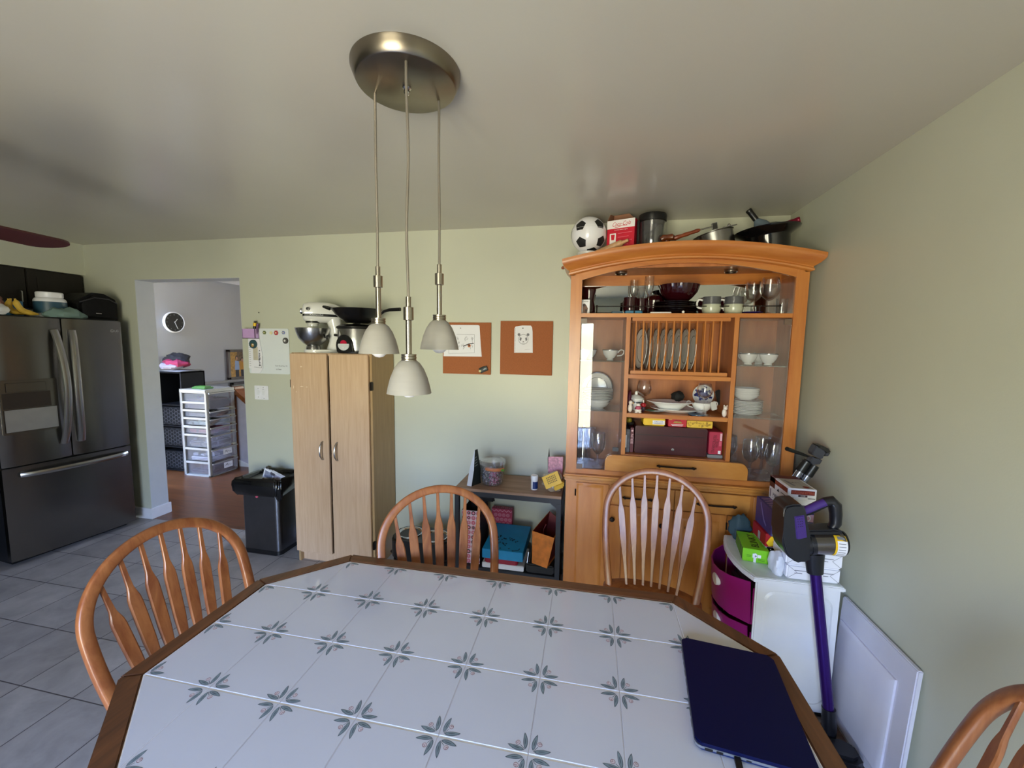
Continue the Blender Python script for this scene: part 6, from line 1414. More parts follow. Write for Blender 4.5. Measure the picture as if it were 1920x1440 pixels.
mb = MB(); a, b = (0.092, 2.48, 1.828)[0], (0.161, 2.48, 1.828)[0]; mb.prism(rrect(a, b, 2.49, 2.54, .01, 4), UZ, UZ+.017, plain('teal_plastic', '#1E4E66', .4), 'xy', .004); tag(mb.build('teal_case', loc=((a+b)/2, 2.5, UZ)), 'dark teal plastic case left of the bright blue one', 'case')
mb = MB(); a, b = (0.306, 2.47, 1.827)[0], (0.422, 2.47, 1.827)[0]; mb.box(a, b, 2.445, 2.46, UZ, UZ+.008, M_WHITE, .003); tag(mb.build('white_remote', loc=((a+b)/2, 2.45, UZ)), 'slim white plastic bar at the front edge of the top shelf', 'remote')
a = (0.483, 2.445, 1.828); mb = MB(); mb.ball((a[0], 2.445, UZ+.008), .008, M_CHINA, 12, 8); tag(mb.build('white_bead', loc=(a[0], 2.445, UZ)), 'small white ball at the front edge of the top shelf', 'ball')

# ------------------------------------------------------------------ on top of the hutch
TZ2 = 2.0955
bc = (-0.055, 2.56, 2.295); br_ = .105
t = thing('soccer_ball_bank', 'soccer ball coin bank with white foot on top of the hutch', 'coin bank', (bc[0], 2.56, TZ2))
mb = MB(); mb.lathe([(0, 0), (.062, 0), (.068, .008), (.066, .02), (.058, .06), (.065, .095), (0, .095)], M_WHITE, (bc[0], 2.56, TZ2), 32); mb.build('foot', t)
BCZ = bc[2]
mb = MB(); mb.ball((bc[0], 2.56, BCZ), br_, plain('ball_white', '#E8E8EE', .2, vary=.01, coat=.3), 40, 24); mb.lathe([(br_*.973, br_*.22), (br_*.985, br_*.235), (br_*.968, br_*.25)], M_WHITE, (bc[0], 2.56, BCZ), 40); ball_ = mb.build('ball', t)
dirs = [(-.46, -.65, .60), (.60, -.48, .64), (-.40, -.866, -.30), (.70, -.64, -.30), (.05, .3, .95), (-.97, .05, .1), (.2, -.6, -.85), (.98, .1, .15), (0, .95, -.2), (-.7, .6, -.4)]
for d in dirs:
    d = Matrix.Rotation(R(20), 3, 'X') @ Vector(d).normalized(); mb = MB(); A = d.orthogonal().normalized(); B = d.cross(A); u0 = Vector((0, 0, 1)); A = (u0-d*u0.dot(d)).normalized() if abs(d.z) < .9 else A; B = d.cross(A)
    def pent(a): q = (a+PI/5) % (2*PI/5)-PI/5; return .305*math.cos(PI/5)/math.cos(q-0) if True else 0
    n = 30; rg = []
    for s_ in (0, .35, .7, 1.):
        L = []
        for i in range(n):
            a = 2*PI*i/n; q = (a % (2*PI/5))-PI/5; rad = .335*math.cos(PI/5)/math.cos(q)*s_
            L.append(Vector((bc[0], 2.56, BCZ))+(d*math.cos(rad)+(A*math.cos(a)+B*math.sin(a))*math.sin(rad))*br_*1.006)
        rg.append([mb.v(p) for p in L] if s_ else [mb.v(L[0])])
    km = mb.mi(M_BLKM)
    for A_, B_ in zip(rg, rg[1:]):
        for i in range(n):
            q = [A_[0], B_[i], B_[(i+1) % n]] if len(A_) == 1 else [A_[i], A_[(i+1) % n], B_[(i+1) % n], B_[i]]
            f = mb.bm.faces.new(q); f.material_index = km; f.smooth = True
    mb.build('black_patch', ball_)
mb = MB(); a = (-0.139, 2.5, 2.137); mb.lathe([(0, 0), (.06, 0), (.068, .004), (.068, .028), (.062, .03), (0, .02)], M_BLACK, (-.055, 2.475, TZ2), 30, None, 1.2, .8); tag(mb.build('black_dish', loc=(-.055, 2.475, TZ2)), 'low black dish in front of the soccer ball bank', 'dish')
p0 = Vector((-0.216, 2.6, 2.11)); p1 = Vector((0.169, 2.45, 2.232)); d_ = (p1-p0)
t = thing('rolling_pin', 'long pale wooden rolling pin lying across the hutch top left', 'rolling pin', p0)
mb = MB(); mb.tube([p0+d_*q for q in (.2, .22, .9, .92)], [.012, .0185, .0185, .014], wood('pale_beech', '#B98C62', '#CDA47A', (12, 12, 2), .5), 16); mb.build('roller', t)
for q0, q1 in ((0, .21), (.91, 1)):
    mb = MB(); mb.tube([p0+d_*(q0+(q1-q0)*k) for k in (0, .1, .5, .9, 1)], [.006, .011, .009, .009, .007], wood('red_beech', '#8A4A30', '#A0603F', (12, 12, 2), .4) if q0 == 0 else MATS['pale_beech'], 12); mb.build('handle', t)
# drinks carton
bx = Vector((0.148, 2.56, 2.29)); t = thing('drinks_carton', 'open red and white soda carton on top of the hutch', 'carton', (bx.x, 2.585, TZ2), R(-20))
CM = ROOTM[t]; hw_, hd_, hh_ = .082, .055, .275
M_CARD = plain('kraft_card', '#8A6048', .8); M_COKE = plain('soda_red', '#C40E2E', .4); M_CW = plain('soda_white', '#EBE6E6', .45)
mb = MB(); mb.M = CM.copy()
for a in ((-hw_, hw_, -hd_, -hd_+.003), (-hw_, hw_, hd_-.003, hd_), (-hw_, -hw_+.003, -hd_, hd_), (hw_-.003, hw_, -hd_, hd_)): mb.box(*a, 0, hh_, M_COKE)
mb.box(-hw_, hw_, -hd_, hd_, 0, .004, M_CARD)
f_ = mb.on(CM@Vector((-hw_, -hd_, 0)), CM.to_3x3()@Vector((1, 0, 0)), (0, 0, 1), .0008); mb.M = Matrix.Identity(4)
mb.rect(f_, 0, 2*hw_, hh_-.048, hh_, M_CW)
mb.text(f_, 'Coca', .058, hh_-.024, .024, M_COKE, w=.048, shear=.3); mb.text(f_, '-', .0875, hh_-.024, .003, M_COKE, w=.006, k=1.5); mb.text(f_, 'Cola', .118, hh_-.022, .024, M_COKE, w=.046, shear=.3)
mb.line(f_, [(.046, hh_-.04), (.06, hh_-.043), (.09, hh_-.034), (.12, hh_-.037)], .0025, M_COKE, 1.5)
mb.text(f_, 'SHARE AND ENJOY', .085, hh_-.058, .006, M_CW, w=.08)
mb.rect(f_, .018, .055, .105, hh_-.075, M_CW); mb.rect(f_, .018, .055, .03, .1, M_CW); mb.mark(f_, [(.025, hh_-.082), (.048, hh_-.082), (.045, hh_-.113), (.028, hh_-.113)], M_COKE, 1.5); mb.mark(f_, [(.022, .05), (.03, .07), (.036, .06), (.044, .075), (.051, .05)], M_COKE, 1.5)
for k in range(6): mb.line(f_, [(.066, hh_-.078-.022*k), (.15-.02*(k % 2), hh_-.076-.022*k)], .0025, plain('soda_pink', '#E06A80', .5), 1.5)
mb.build('carton', t)
mb = MB(); mb.M = CM.copy(); mb.box(-hw_+.004, hw_-.004, -hd_+.004, -hd_+.006, .02, hh_-.001, M_CARD); mb.box(-hw_+.004, hw_-.004, hd_-.006, hd_-.004, .02, hh_+.001, M_CARD)
mb.hexa([(-hw_, hd_-.004, hh_), (hw_, hd_-.004, hh_), (hw_, hd_-.001, hh_), (-hw_, hd_-.001, hh_), (-hw_+.01, hd_-.02, hh_+.055), (hw_-.06, hd_-.02, hh_+.055), (hw_-.06, hd_-.017, hh_+.055), (-hw_+.01, hd_-.017, hh_+.055)], M_CARD)
mb.hexa([(-hw_, -hd_, hh_), (-hw_+.003, -hd_, hh_), (-hw_+.003, hd_, hh_), (-hw_, hd_, hh_), (-hw_+.006, -hd_+.03, hh_+.045), (-hw_+.009, -hd_+.03, hh_+.045), (-hw_+.012, hd_-.01, hh_+.055), (-hw_+.008, hd_-.01, hh_+.055)], M_CARD)
mb.build('flap', t)
# blender jug
jx_ = (0.309, 2.56, 2.33)[0]
t = thing('blender_jug', 'clear blender jug with black lid on top of the hutch', 'blender jug', (jx_, 2.56, TZ2))
mb = MB(); mb.lathe([(0, .003), (.058, 0), (.06, .004), (.074, .27), (.072, .27), (.056, .008), (0, .008)], glass('smoky_jug', (.62, .63, .64), base=.12, haze=.12, haze_col=(.3, .3, .32)), (jx_, 2.56, TZ2), 36); mb.build('jug', t)
mb = MB(); mb.lathe([(.0735, .255), (.078, .258), (.08, .285), (.076, .298), (.04, .303), (0, .303)], M_BLACK, (jx_, 2.56, TZ2), 36); mb.build('lid', t)
mb = MB(); mb.lathe([(0, .006), (.06, .006), (.061, .05), (0, .05)], plain('jug_base', '#16181E', .3), (jx_, 2.56, TZ2), 32); mb.build('blade_base', t)
mb = MB(); mb.tube([(jx_-.06, 2.545, TZ2+.27), (jx_-.083, 2.52, TZ2+.255), (jx_-.08, 2.52, TZ2+.06), (jx_-.055, 2.545, TZ2+.04)], .009, M_BLACK, 10); mb.build('handle', t)
# saucepan with wooden handle
sp = Vector((0.665, 2.56, 2.272)); t = thing('saucepan', 'tilted steel saucepan with reddish wooden handle on top of the hutch', 'pan', (sp.x, 2.56, TZ2))
mb = MB(); sax = Matrix.Rotation(R(-14), 3, 'Y') ; mb.lathe([(0, 0), (.095, 0), (.1, .006), (.102, .118), (.107, .121), (.107, .123), (.1, .122), (.096, .01), (0, .006)], M_STEEL, (sp.x+.01, 2.575, TZ2+.065), 44, sax); mb.lathe([(0, .0), (.06, 0), (.06, -.04), (0, -.042)], M_BLACK, (sp.x+.01, 2.575, TZ2+.066), 24, sax); mb.build('pan', t)
mb = MB(); a = Vector((0.548, 2.46, 2.276)); b = Vector((0.416, 2.46, 2.235)); mb.tube([lerp(a, b, q) for q in (0, .1, .35, .5, .7, .9, 1)], [.007, .011, .0095, .012, .010, .013, .008], wood('red_handle', '#6A2C16', '#8A4424', (10, 10, 2), .3, .4), 12); hd_o = mb.build('handle', t)
mb = MB(); c = Vector((0.625, 2.47, 2.295)); mb.tube([a, lerp(a, c, .5), c], .004, M_STEEL, 8); mb.obox(c, (.014, 0, .003), (0, .006, 0), (-.003, 0, .018), plain('bracket', '#4A4A48', .35, .8), .002); mb.build('bracket', hd_o)
mb = MB(); k_ = Vector((0.706, 2.5, 2.306)); mb.ball(k_, .008, M_STEEL, 12, 8); mb.tube([k_+Vector((-.03, 0, -.012)), k_+Vector((.04, 0, .002))], .0035, M_STEEL, 6); mb.build('rim_knob', t)
w0 = Vector((0.386, 2.5, 2.252)); mb = MB(); mb.tube([w0+Vector((-.035, .0, -.012)), w0+Vector((-.02, 0, -.004)), w0, w0+Vector((.02, .0, .0)), w0+Vector((.05, .02, -.004))], [.014, .02, .015, .02, .012], wood('pepper_mill_wood', '#5A2A12', '#7A4020', (9, 9, 2), .25, .5), 14); mb.tube([w0+Vector((-.0, .02, -.09)), w0+Vector((0, .02, -.01))], .02, MATS['pepper_mill_wood'], 12)
tag(mb.build('pepper_mill', loc=(w0.x, w0.y, TZ2)), 'turned brown wooden pepper mill beside the blender jug', 'pepper mill')
# black pot with bottles
bp = Vector((0.94, 2.56, 2.273)); t = thing('black_pot', 'wide-brimmed black pot holding bottles at the right of the hutch top', 'pot', (bp.x, 2.57, TZ2))
mb = MB(); pax = Matrix.Rotation(R(-5), 3, 'Y'); mb.lathe([(0, 0), (.1, 0), (.108, .01), (.112, .14), (.118, .15), (.158, .176), (.162, .184), (.155, .184), (.112, .158), (.104, .14), (.1, .012), (0, .008)], plain('black_enamel', '#0A0B0D', .12, coat=.5), (bp.x, 2.575, TZ2+.010), 48, pax); mb.build('pot', t)
def bottle(label, p, d, body, neck, r=.038):
    t = thing('wine_bottle', label, 'bottle', p); A = toward(d)
    mb = MB(); mb.lathe([(0, 0), (r*.9, 0), (r, .008), (r, .10), (r*.85, .125), (.015, .158), (.0135, .165), (0, .165)], body, p, 24, A); mb.build('body', t)
    mb = MB(); mb.lathe([(.0145, .158), (.0150, .165), (.0150, .215), (.0165, .218), (.0165, .228), (.014, .232), (0, .232)], neck, p, 20, A); mb.build('foil_neck', t)
M_BGREY = plain('slate_bottle', '#5E6E7C', .2, coat=.3); M_BOLV = plain('grey_green_bottle', '#6A7068', .15, coat=.4); M_FOILR = plain('crimson_foil', '#7E1030', .3, .3); M_FOILK = plain('black_foil', '#141414', .35)
q1 = Vector((0.895, 2.57, 2.309)); n1 = Vector((0.826, 2.57, 2.396)); dd_ = (n1-q1).normalized(); bottle('slate-blue bottle with black neck leaning left out of the black pot', n1-dd_*.222+Vector((0, 0, 0)), dd_, M_BGREY, M_FOILK, .043)
q1 = Vector((0.986, 2.57, 2.309)); n1 = Vector((1.065, 2.53, 2.328)); dd_ = (n1-q1).normalized(); bottle('grey-green bottle with crimson neck lying right in the black pot', n1-dd_*.228, dd_, M_BOLV, M_FOILR, .036)

# ------------------------------------------------------------------ white drawer cart
t = thing('drawer_cart', 'white plastic drawer cart with magenta drawers beside the right wall', 'drawer cart', (.89, 2.08, 0))
M_MAG = plain('magenta_plastic', '#8C1466', .35, vary=.02)
mb = MB()
mb.box(.738, 1.068, 1.876, 1.892, .035, .615, M_WHITE, .006); mb.box(.738, 1.068, 2.255, 2.27, .035, .615, M_WHITE, .006); mb.box(1.05, 1.068, 1.88, 2.265, .035, .615, M_WHITE, .004); mb.box(.738, 1.068, 1.88, 2.265, .03, .06, M_WHITE, .004)
rr = rrect(.772, 1.042, .07, .575, .05, 7); b = 8; V = [(x, 1.8755, z) for x, z in rr]+[(.907+(x-.907)*.965, 1.8815, .3225+(z-.3225)*.982) for x, z in rr]; n = len(rr)
mb.M = Matrix.Identity(4)
ro = rrect(.772, 1.042, .07, .575, .05, 7); ri = rrect(.782, 1.032, .08, .565, .042, 7)
for i in range(n):
    j = (i+1) % n
    mb.faces([(ro[i][0], 1.8752, ro[i][1]), (ro[j][0], 1.8752, ro[j][1]), (ri[j][0], 1.8695, ri[j][1]), (ri[i][0], 1.8695, ri[i][1])], [(0, 1, 2, 3)], M_WHITE)
mb.faces([(x, 1.8695, z) for x, z in ri], [tuple(range(n))], M_WHITE)
mb.build('body', t)
mb = MB(); front = [(.722, 1.862), (.698, 1.93), (.684, 2.0), (.680, 2.07), (.684, 2.14), (.698, 2.21), (.722, 2.28)]
mb.prism([(1.075, 1.862)]+[(1.075, 2.28)]+front[::-1], .612, .632, M_WHITE, 'xy', .004); ins_ = [(1.065, 1.872), (1.065, 2.27)]+[(x+.012, 1.872+(y-1.862)*.952) for x, y in front[::-1]]
mb.prism(ins_, .632, .6335, plain('top_tray', '#D3D9D4', .4), 'xy'); mb.build('top', t)
for k, (z0, z1, out) in enumerate(((.395, .595, .055), (.215, .385, .04), (.05, .205, .02))):
    cur = [(.735, 1.893), (.705, 1.95), (.69, 2.01), (.685, 2.07), (.69, 2.13), (.705, 2.19), (.735, 2.248)]; cur = [(x-out*math.sin(PI*i/6)**.6-.007, y) for i, (x, y) in enumerate(cur)]
    mb = MB(); inn = [(x+.006, y) for x, y in cur]
    P = []; m_ = len(cur)
    for z, L in ((z0, cur), (z1, cur), (z1, inn), (z0, inn)):
        for i, (x, y) in enumerate(L):
            dip = -.022*math.sin(PI*i/(m_-1)) if z == z1 else 0
            P.append((x-(.012*(1 if z == z1 else 0)), y, z+dip))
    F = []
    for a, b in ((0, 1), (1, 2), (2, 3), (3, 0)):
        for i in range(m_-1): F.append((a*m_+i, a*m_+i+1, b*m_+i+1, b*m_+i))
    mb.faces(P, F, M_MAG)
    mb.box(.735, 1.04, 1.894, 1.898, z0, z1-.03, M_MAG); mb.box(.735, 1.04, 2.244, 2.248, z0, z1-.03, M_MAG); mb.prism([(1.04, 1.894), (1.04, 2.248)]+cur[::-1], z0, z0+.004, M_MAG, 'xy')
    d = mb.build('drawer', t)
    mb = MB(); zc = (z0+z1)/2+.02; fr = mb.on((.690-out-.008, 2.02, zc), (-.10, -1, 0), (.0, 0, 1), .004); L = [(.034*math.cos(q*PI/12), .026*math.sin(q*PI/12)) for q in range(24)]
    mb.prism([(2.03+u, zc+v) for u, v in L], .682-out-.014, .700-out, M_WHITE, 'yz', .002); mb.build('handle_cutout', d)
    if k == 0: mb = MB(); mb.box(.745, 1.0, 1.92, 2.22, z0+.006, z0+.10, plain('purple_grey_stuff', '#4A3848', .7), .02); mb.build('contents', d)
for x, y in ((.77, 1.91), (1.04, 1.91), (.77, 2.24), (1.04, 2.24)):
    mb = MB(); mb.lathe([(0, -.012), (.016, -.012), (.018, 0), (.016, .012), (0, .012)], M_BLACK, (x, y, .018), 16, toward((0, 1, 0))); mb.build('caster', t)

CZT = .634
def gbox(name, label, fl, w, d, h, yaw, m, front=None, left=None, top=None, cat='game', group=None):
    t_ = Vector(fl); Rz = Matrix.Rotation(R(yaw), 3, 'Z'); ux, uy = Rz@Vector((1, 0, 0)), Rz@Vector((0, 1, 0)); uz = Vector((0, 0, 1))
    c = t_+ux*w/2+uy*d/2; mb = MB(); mb.obox(c+uz*h/2, ux*w/2, uy*d/2, uz*h/2, m, .0015)
    if front: front(mb, mb.on(t_, ux, uz, .0008), w, h)
    if left: left(mb, mb.on(t_+uy*d, -uy, uz, .0008), d, h)
    if top: top(mb, mb.on(t_+uz*h, ux, uy, .0008), w, d)
    return tag(mb.build(name, loc=c, rotz=R(yaw)), label, cat, group)
# paper reams
for k, lab in enumerate(('white wrapped paper ream lying on the drawer cart, lower one', 'white wrapped paper ream on top of another on the drawer cart')):
    z = CZT+.066*k; x0, x1 = (.858, 1.064) if k == 0 else (.852, 1.068)
    mb = MB(); mb.box(x0, x1, 1.885, 2.022, z, z+.065, M_PAPER, .006)
    fr = mb.on((x0, 1.885, z), (1, 0, 0), (0, 0, 1), .0008); w_ = x1-x0
    for s0, s1 in ((0, 1), (1, -1)):
        e = w_*s0; mb.line(fr, [(e+s1*.004, .004), (e+s1*.04, .033), (e+s1*.004, .061)], .0015, M_PENCIL)
    for j in range(2): mb.line(fr, [(.03, .042-.012*j), (.08-.02*j, .042-.012*j)], .003, M_PENCIL); mb.line(fr, [(.14, .042-.012*j), (.18-.02*j, .042-.012*j)], .003, M_PENCIL)
    tag(mb.build('paper_ream', loc=((x0+x1)/2, 1.99, z)), lab, 'paper ream', 'paper reams on the drawer cart')
mb = MB(); blob(mb, (.836, 1.935, CZT+.04), (.026, .05, .06), plain('crumpled_white', '#DDE2EE', .35), 51, .2, n=28, flat=CZT); tag(mb.build('plastic_wrap', loc=(.836, 1.935, CZT)), 'crumpled white wrapping at the left end of the paper reams', 'wrapping')
# games
M_GRN = plain('lime_green', '#7CC81E', .4); M_GRND = plain('lime_dark', '#3E7A14', .5)
def g_front(mb, fr, w, h):
    mb.rect(fr, w*.42, w*.52, 0, h*.4, M_PAPER); mb.mark(fr, [(w*.38, h*.35), (w*.56, h*.35), (w*.56, h*.62), (w*.5, h*.72), (w*.38, h*.66)], M_PAPER); mb.rect(fr, w*.58, w*.7, h*.38, h*.62, M_PAPER); mb.disc(fr, w*.5, h*.5, .004, M_PENCIL, 1.5)
    for v in (.3, .2): mb.line(fr, [(w*.15, h*(v+.2)), (w*.33, h*(v+.2))], .002, M_GRND); mb.line(fr, [(w*.58, h*v), (w*.85, h*v)], .002, M_GRND)
def g_left(mb, fr, w, h):
    for k in range(7): mb.rect(fr, w*(.04+.14*k), w*(.10+.14*k), h*.05, h*.95, plain('dark_stripe', '#1E3A0E', .5))
def g_top(mb, fr, w, d):
    mb.text(fr, 'BLINKY', w*.52, d*.5, .032, plain('black_green', '#182A0A', .5), w=d*.72, rot=R(90))
gbox('card_game_box', 'lime green card game box at the left front of the drawer cart', (.722, 2.008, CZT), .108, .19, .062, -9, M_GRN, g_front, g_left, g_top)
M_DOOD = plain('doodle_line', '#4A4A56', .6)
def a_left(mb, fr, w, h):
    mb.prism; mb.rect(fr, w*.16, w*.62, h*.2, h*.8, plain('game_brown', '#8A4228', .5)); mb.text(fr, 'BEARS', w*.39, h*.5, h*.34, plain('game_tan', '#C98A5A', .5), w=w*.36, k=2)
    rn = random.Random(13)
    for k in range(16):
        u, v = rn.uniform(w*.66, w*.97), rn.uniform(h*.1, h*.9); mb.line(fr, [(u, v), (u+rn.uniform(-.012, .012), v+rn.uniform(-.015, .015)), (u+rn.uniform(-.015, .015), v+rn.uniform(-.01, .01))], .0018, M_DOOD)
def a_front(mb, fr, w, h):
    mb.rect(fr, 0, w*.16, 0, h, M_BLACK)
    for k in range(6): mb.rect(fr, w*.08, w*.1, h*(.08+.15*k), h*(.14+.15*k), M_PAPER, 1.5)
    rn = random.Random(14)
    for k in range(30): u, v = rn.uniform(w*.2, w*.97), rn.uniform(h*.1, h*.9); mb.line(fr, [(u, v), (u+rn.uniform(-.014, .014), v+rn.uniform(-.015, .015))], .0018, M_DOOD)
gbox('board_game_box', 'white doodled game box with brown label, lowest of the game stack', (.829, 2.028, CZT), .20, .16, .068, 0, M_PAPER, a_front, a_left)
def r_front(mb, fr, w, h):
    mb.mark(fr, [(w*.02, h*.3), (w*.14, h*.98), (w*.3, h*.95), (w*.16, h*.45), (w*.2, h*.1), (w*.08, h*.05)], M_YEL)
    mb.text(fr, 'OVER', w*.45, h*.68, h*.32, M_PAPER, w=w*.4, rot=PI); mb.text(fr, 'GRAB', w*.42, h*.32, h*.26, plain('title_orange', '#E09A2A', .5), w=w*.42, rot=PI)
gbox('board_game_box', 'red game box with yellow and orange lettering, second up in the stack', (.822, 2.028, CZT+.069), .20, .155, .062, 0, plain('game_red', '#9E1420', .45), r_front, lambda mb, fr, w, h: mb.rect(fr, w*.45, w*.62, h*.1, h*.7, plain('sticker_grey', '#A8A0A4', .5)))
def p_front(mb, fr, w, h):
    M_PKI = plain('icon_pink', '#D0A0B4', .5); M_VIO = plain('icon_violet', '#8A7AB8', .5); M_MINT = plain('icon_mint', '#B8D0C8', .5)
    for c in range(3):
        u0 = w*(.03+.33*c); s = w*.3
        mb.rect(fr, u0, u0+s, h*.68, h*.95, M_PKI if c % 2 == 0 else M_MINT); mb.ring(fr, u0+s/2, h*.815, s*.3, s*.1, M_PAPER, 1.5)
        mb.rect(fr, u0, u0+s, h*.36, h*.65, plain('icon_grey', '#5A5A72', .5))
        for q in range(8): mb.line(fr, [(u0+s/2, h*.505), (u0+s/2+s*.35*math.cos(q*PI/4), h*.505+s*.35*math.sin(q*PI/4))], s*.09, M_PAPER, 1.5)
        mb.rect(fr, u0, u0+s, h*.05, h*.33, M_MINT); mb.line(fr, [(u0+.006, h*.07), (u0+s-.006, h*.31)], .002, M_DOOD, 1.5); mb.line(fr, [(u0+.006, h*.31), (u0+s-.006, h*.07)], .002, M_DOOD, 1.5)
gbox('board_game_box', 'deep purple game box with pale icons, middle of the stack', (.831, 2.0, CZT+.133), .17, .185, .126, 0, plain('game_purple', '#3A2E6A', .45), p_front, lambda mb, fr, w, h: (mb.line(fr, [(w*.3, h*.9), (w*.55, h*.35), (w*.7, h*.2)], .012, plain('purple_light', '#6E62A0', .5)),), lambda mb, fr, w, d: [mb.line(fr, [(w*.05, d*(.1+.12*k)), (w*.95, d*(.1+.12*k))], .006, plain('icon_pink', '#D0A0B4', .5)) for k in range(7)])
gbox('board_game_box', 'white game box with black lettering, second from the top of the stack', (.884, 1.998, CZT+.260), .113, .185, .058, 0, M_PAPER, lambda mb, fr, w, h: mb.text(fr, 'ETITES', w*.56, h*.42, h*.36, M_INK, w=w*.72), lambda mb, fr, w, h: (mb.text(fr, 'PERSPECTI', w*.55, h*.5, h*.3, M_INK, w=w*.6), mb.rect(fr, w*.06, w*.12, h*.15, h*.85, plain('mauve', '#7A6A80', .5)), mb.line(fr, [(w*.2, h*.22), (w*.85, h*.22)], .002, M_PENCIL)))
M_BRICK = plain('title_brick', '#7A2018', .5); M_SALM = plain('title_salmon', '#C96A52', .5)
def e_front(mb, fr, w, h):
    mb.rect(fr, w*.1, w*.93, h*.48, h*.86, M_BRICK); mb.text(fr, 'EXPLODING KITTENS', w*.515, h*.67, h*.2, M_SALM, w=w*.76, k=2.5); mb.rect(fr, w*.36, w*.68, h*.28, h*.46, plain('dark_plum', '#3A2030', .5)); mb.text(fr, 'GAME', w*.52, h*.37, h*.1, M_PAPER, k=2.5)
    mb.text(fr, 'FREE', w*.12, h*.17, h*.12, M_INK); mb.line(fr, [(w*.7, h*.18), (w*.96, h*.18)], .003, M_INK)
gbox('board_game_box', 'white and dark red game box at the top of the stack', (.886, 1.995, CZT+.319), .115, .19, .052, 0, M_PAPER, e_front, lambda mb, fr, w, h: (mb.rect(fr, 0, w*.97, h*.5, h*.92, M_BRICK), mb.rect(fr, 0, w*.3, 0, h, plain('box_maroon', '#4E1014', .5)), mb.text(fr, 'KITTENS', w*.5, h*.7, h*.22, M_SALM, w=w*.35, k=2), mb.line(fr, [(w*.65, h*.15), (w*.95, h*.15)], .003, M_INK), mb.mark(fr, [(w*.42, 0), (w*.5, h*.3), (w*.55, 0)], M_INK)),
     lambda mb, fr, w, d: (mb.rect(fr, w*.12, w*.92, d*.04, d*.72, plain('top_grey', '#A8A49A', .5)), mb.rect(fr, 0, w, d*.74, d, plain('box_maroon', '#4E1014', .5)), mb.disc(fr, w*.72, d*.14, w*.12, M_BRICK, 1.5), mb.line(fr, [(w*.25, d*.6), (w*.35, d*.2)], .012, M_PENCIL, 1.5), mb.text(fr, 'CATS', w*.5, d*.45, .014, plain('dark_plum', '#3A2030', .5), k=2)))
mb = MB(); blob(mb, (.785, 2.245, CZT+.06), (.05, .03, .075), plain('dark_teal_cloth', '#2A4046', .7), 61, .2, flat=CZT); tag(mb.build('teal_bag', loc=(.785, 2.245, CZT)), 'dark teal cloth bag behind the lime green box', 'bag')

# ------------------------------------------------------------------ stick vacuum (leans in front of the cart)
VY = 1.80
v0 = (1.01, 1.76, 0.004)
t = thing('stick_vacuum', 'purple and black cordless stick vacuum standing in front of the white cart', 'vacuum', (v0[0], 1.76, 0))
M_VB = plain('vacuum_black', '#15161D', .3, vary=.02, coat=.12); M_VP = plain('vacuum_purple', '#3B1F72', .3, vary=.02, coat=.3); M_VPM = plain('vacuum_purple_tube', '#3A1A70', .25, .6, vary=.02)
mb = MB(); mb.prism([(0.7660, 0.9950), (0.7750, 1.0080), (0.7990, 1.0170), (0.8260, 1.0200), (0.8420, 1.0050), (0.8480, 0.9750), (0.8550, 0.9410), (0.8620, 0.8900), (0.8690, 0.8870), (0.8760, 0.7930), (0.8580, 0.7870), (0.8350, 0.7770), (0.8160, 0.7860), (0.7970, 0.7980), (0.7830, 0.8170), (0.7730, 0.8440), (0.7690, 0.8830), (0.7690, 0.9250), (0.7680, 0.9630)], VY-.055, VY+.055, M_VB, 'xz', .014); mb.build('motor_housing', t)
mb = MB(); mb.prism([(0.8040, 0.9700), (0.8380, 0.9790), (0.8460, 0.9330), (0.8550, 0.8890), (0.8270, 0.8780), (0.8180, 0.8790)], VY-.0585, VY-.05, M_VP, 'xz', .003)
gp = [(0.8150, 0.9610), (0.8220, 0.9630), (0.8300, 0.9640), (0.8170, 0.9510), (0.8250, 0.9520), (0.8320, 0.9540), (0.8190, 0.9410), (0.8260, 0.9420), (0.8330, 0.9440), (0.8200, 0.9300), (0.8280, 0.9320), (0.8350, 0.9340)]
for x, z in gp: mb.obox((x, VY-.0588, z), (.0014, 0, 0), (0, .0006, 0), (0, 0, .0014), M_BLACK)
mb.build('side_grille', t)
hp = [(0.8480, 0.9650), (0.8790, 0.9810), (0.9100, 1.0020), (0.9370, 1.0210), (0.9570, 1.0270), (0.9700, 1.0110), (0.9770, 0.9740), (0.9790, 0.9370), (0.9690, 0.9150)]
mb = MB(); mb.tube([(x, VY, z) for x, z in hp], [.018, .019, .019, .019, .021, .024, .022, .021, .018], M_VB, 14); hnd = mb.build('handle', t)
hq = [(0.8530, 0.9720), (0.8820, 0.9880), (0.9090, 1.0060), (0.9320, 1.0200)]
mb = MB(); mb.tube([(x, VY-.004, z) for x, z in hq], .0165, M_VP, 12); mb.build('grip_cover', hnd)
mb = MB(); mb.prism([(0.8580, 0.9070), (0.9660, 0.9220), (0.9890, 0.9170), (0.9910, 0.9040), (0.8600, 0.8880)], VY-.035, VY+.035, M_VB, 'xz', .006); mb.build('battery', t)
cl = [(0.8690, 0.8410), (0.8850, 0.8430), (0.9020, 0.8450), (0.9660, 0.8530), (1.0060, 0.8570), (1.0160, 0.8570)]
rC = .0465
cc_ = [(x, VY, z) for x, z in cl]
mb = MB(); mb.tube([cc_[0], cc_[2]], [rC*1.03, rC*1.03], M_VB, 28); mb.tube([cc_[1], lerp(cc_[1], cc_[2], .35)], [rC*1.1, rC*1.1], M_VB, 28); mb.build('cyclone', t)
mb = MB(); mb.tube([cc_[2], cc_[4]], [rC, rC], glass('smoky_dust_cup', (.33, .27, .22), base=.1, haze=.25, haze_col=(.14, .11, .09)), 28); mb.build('dust_cup', t)
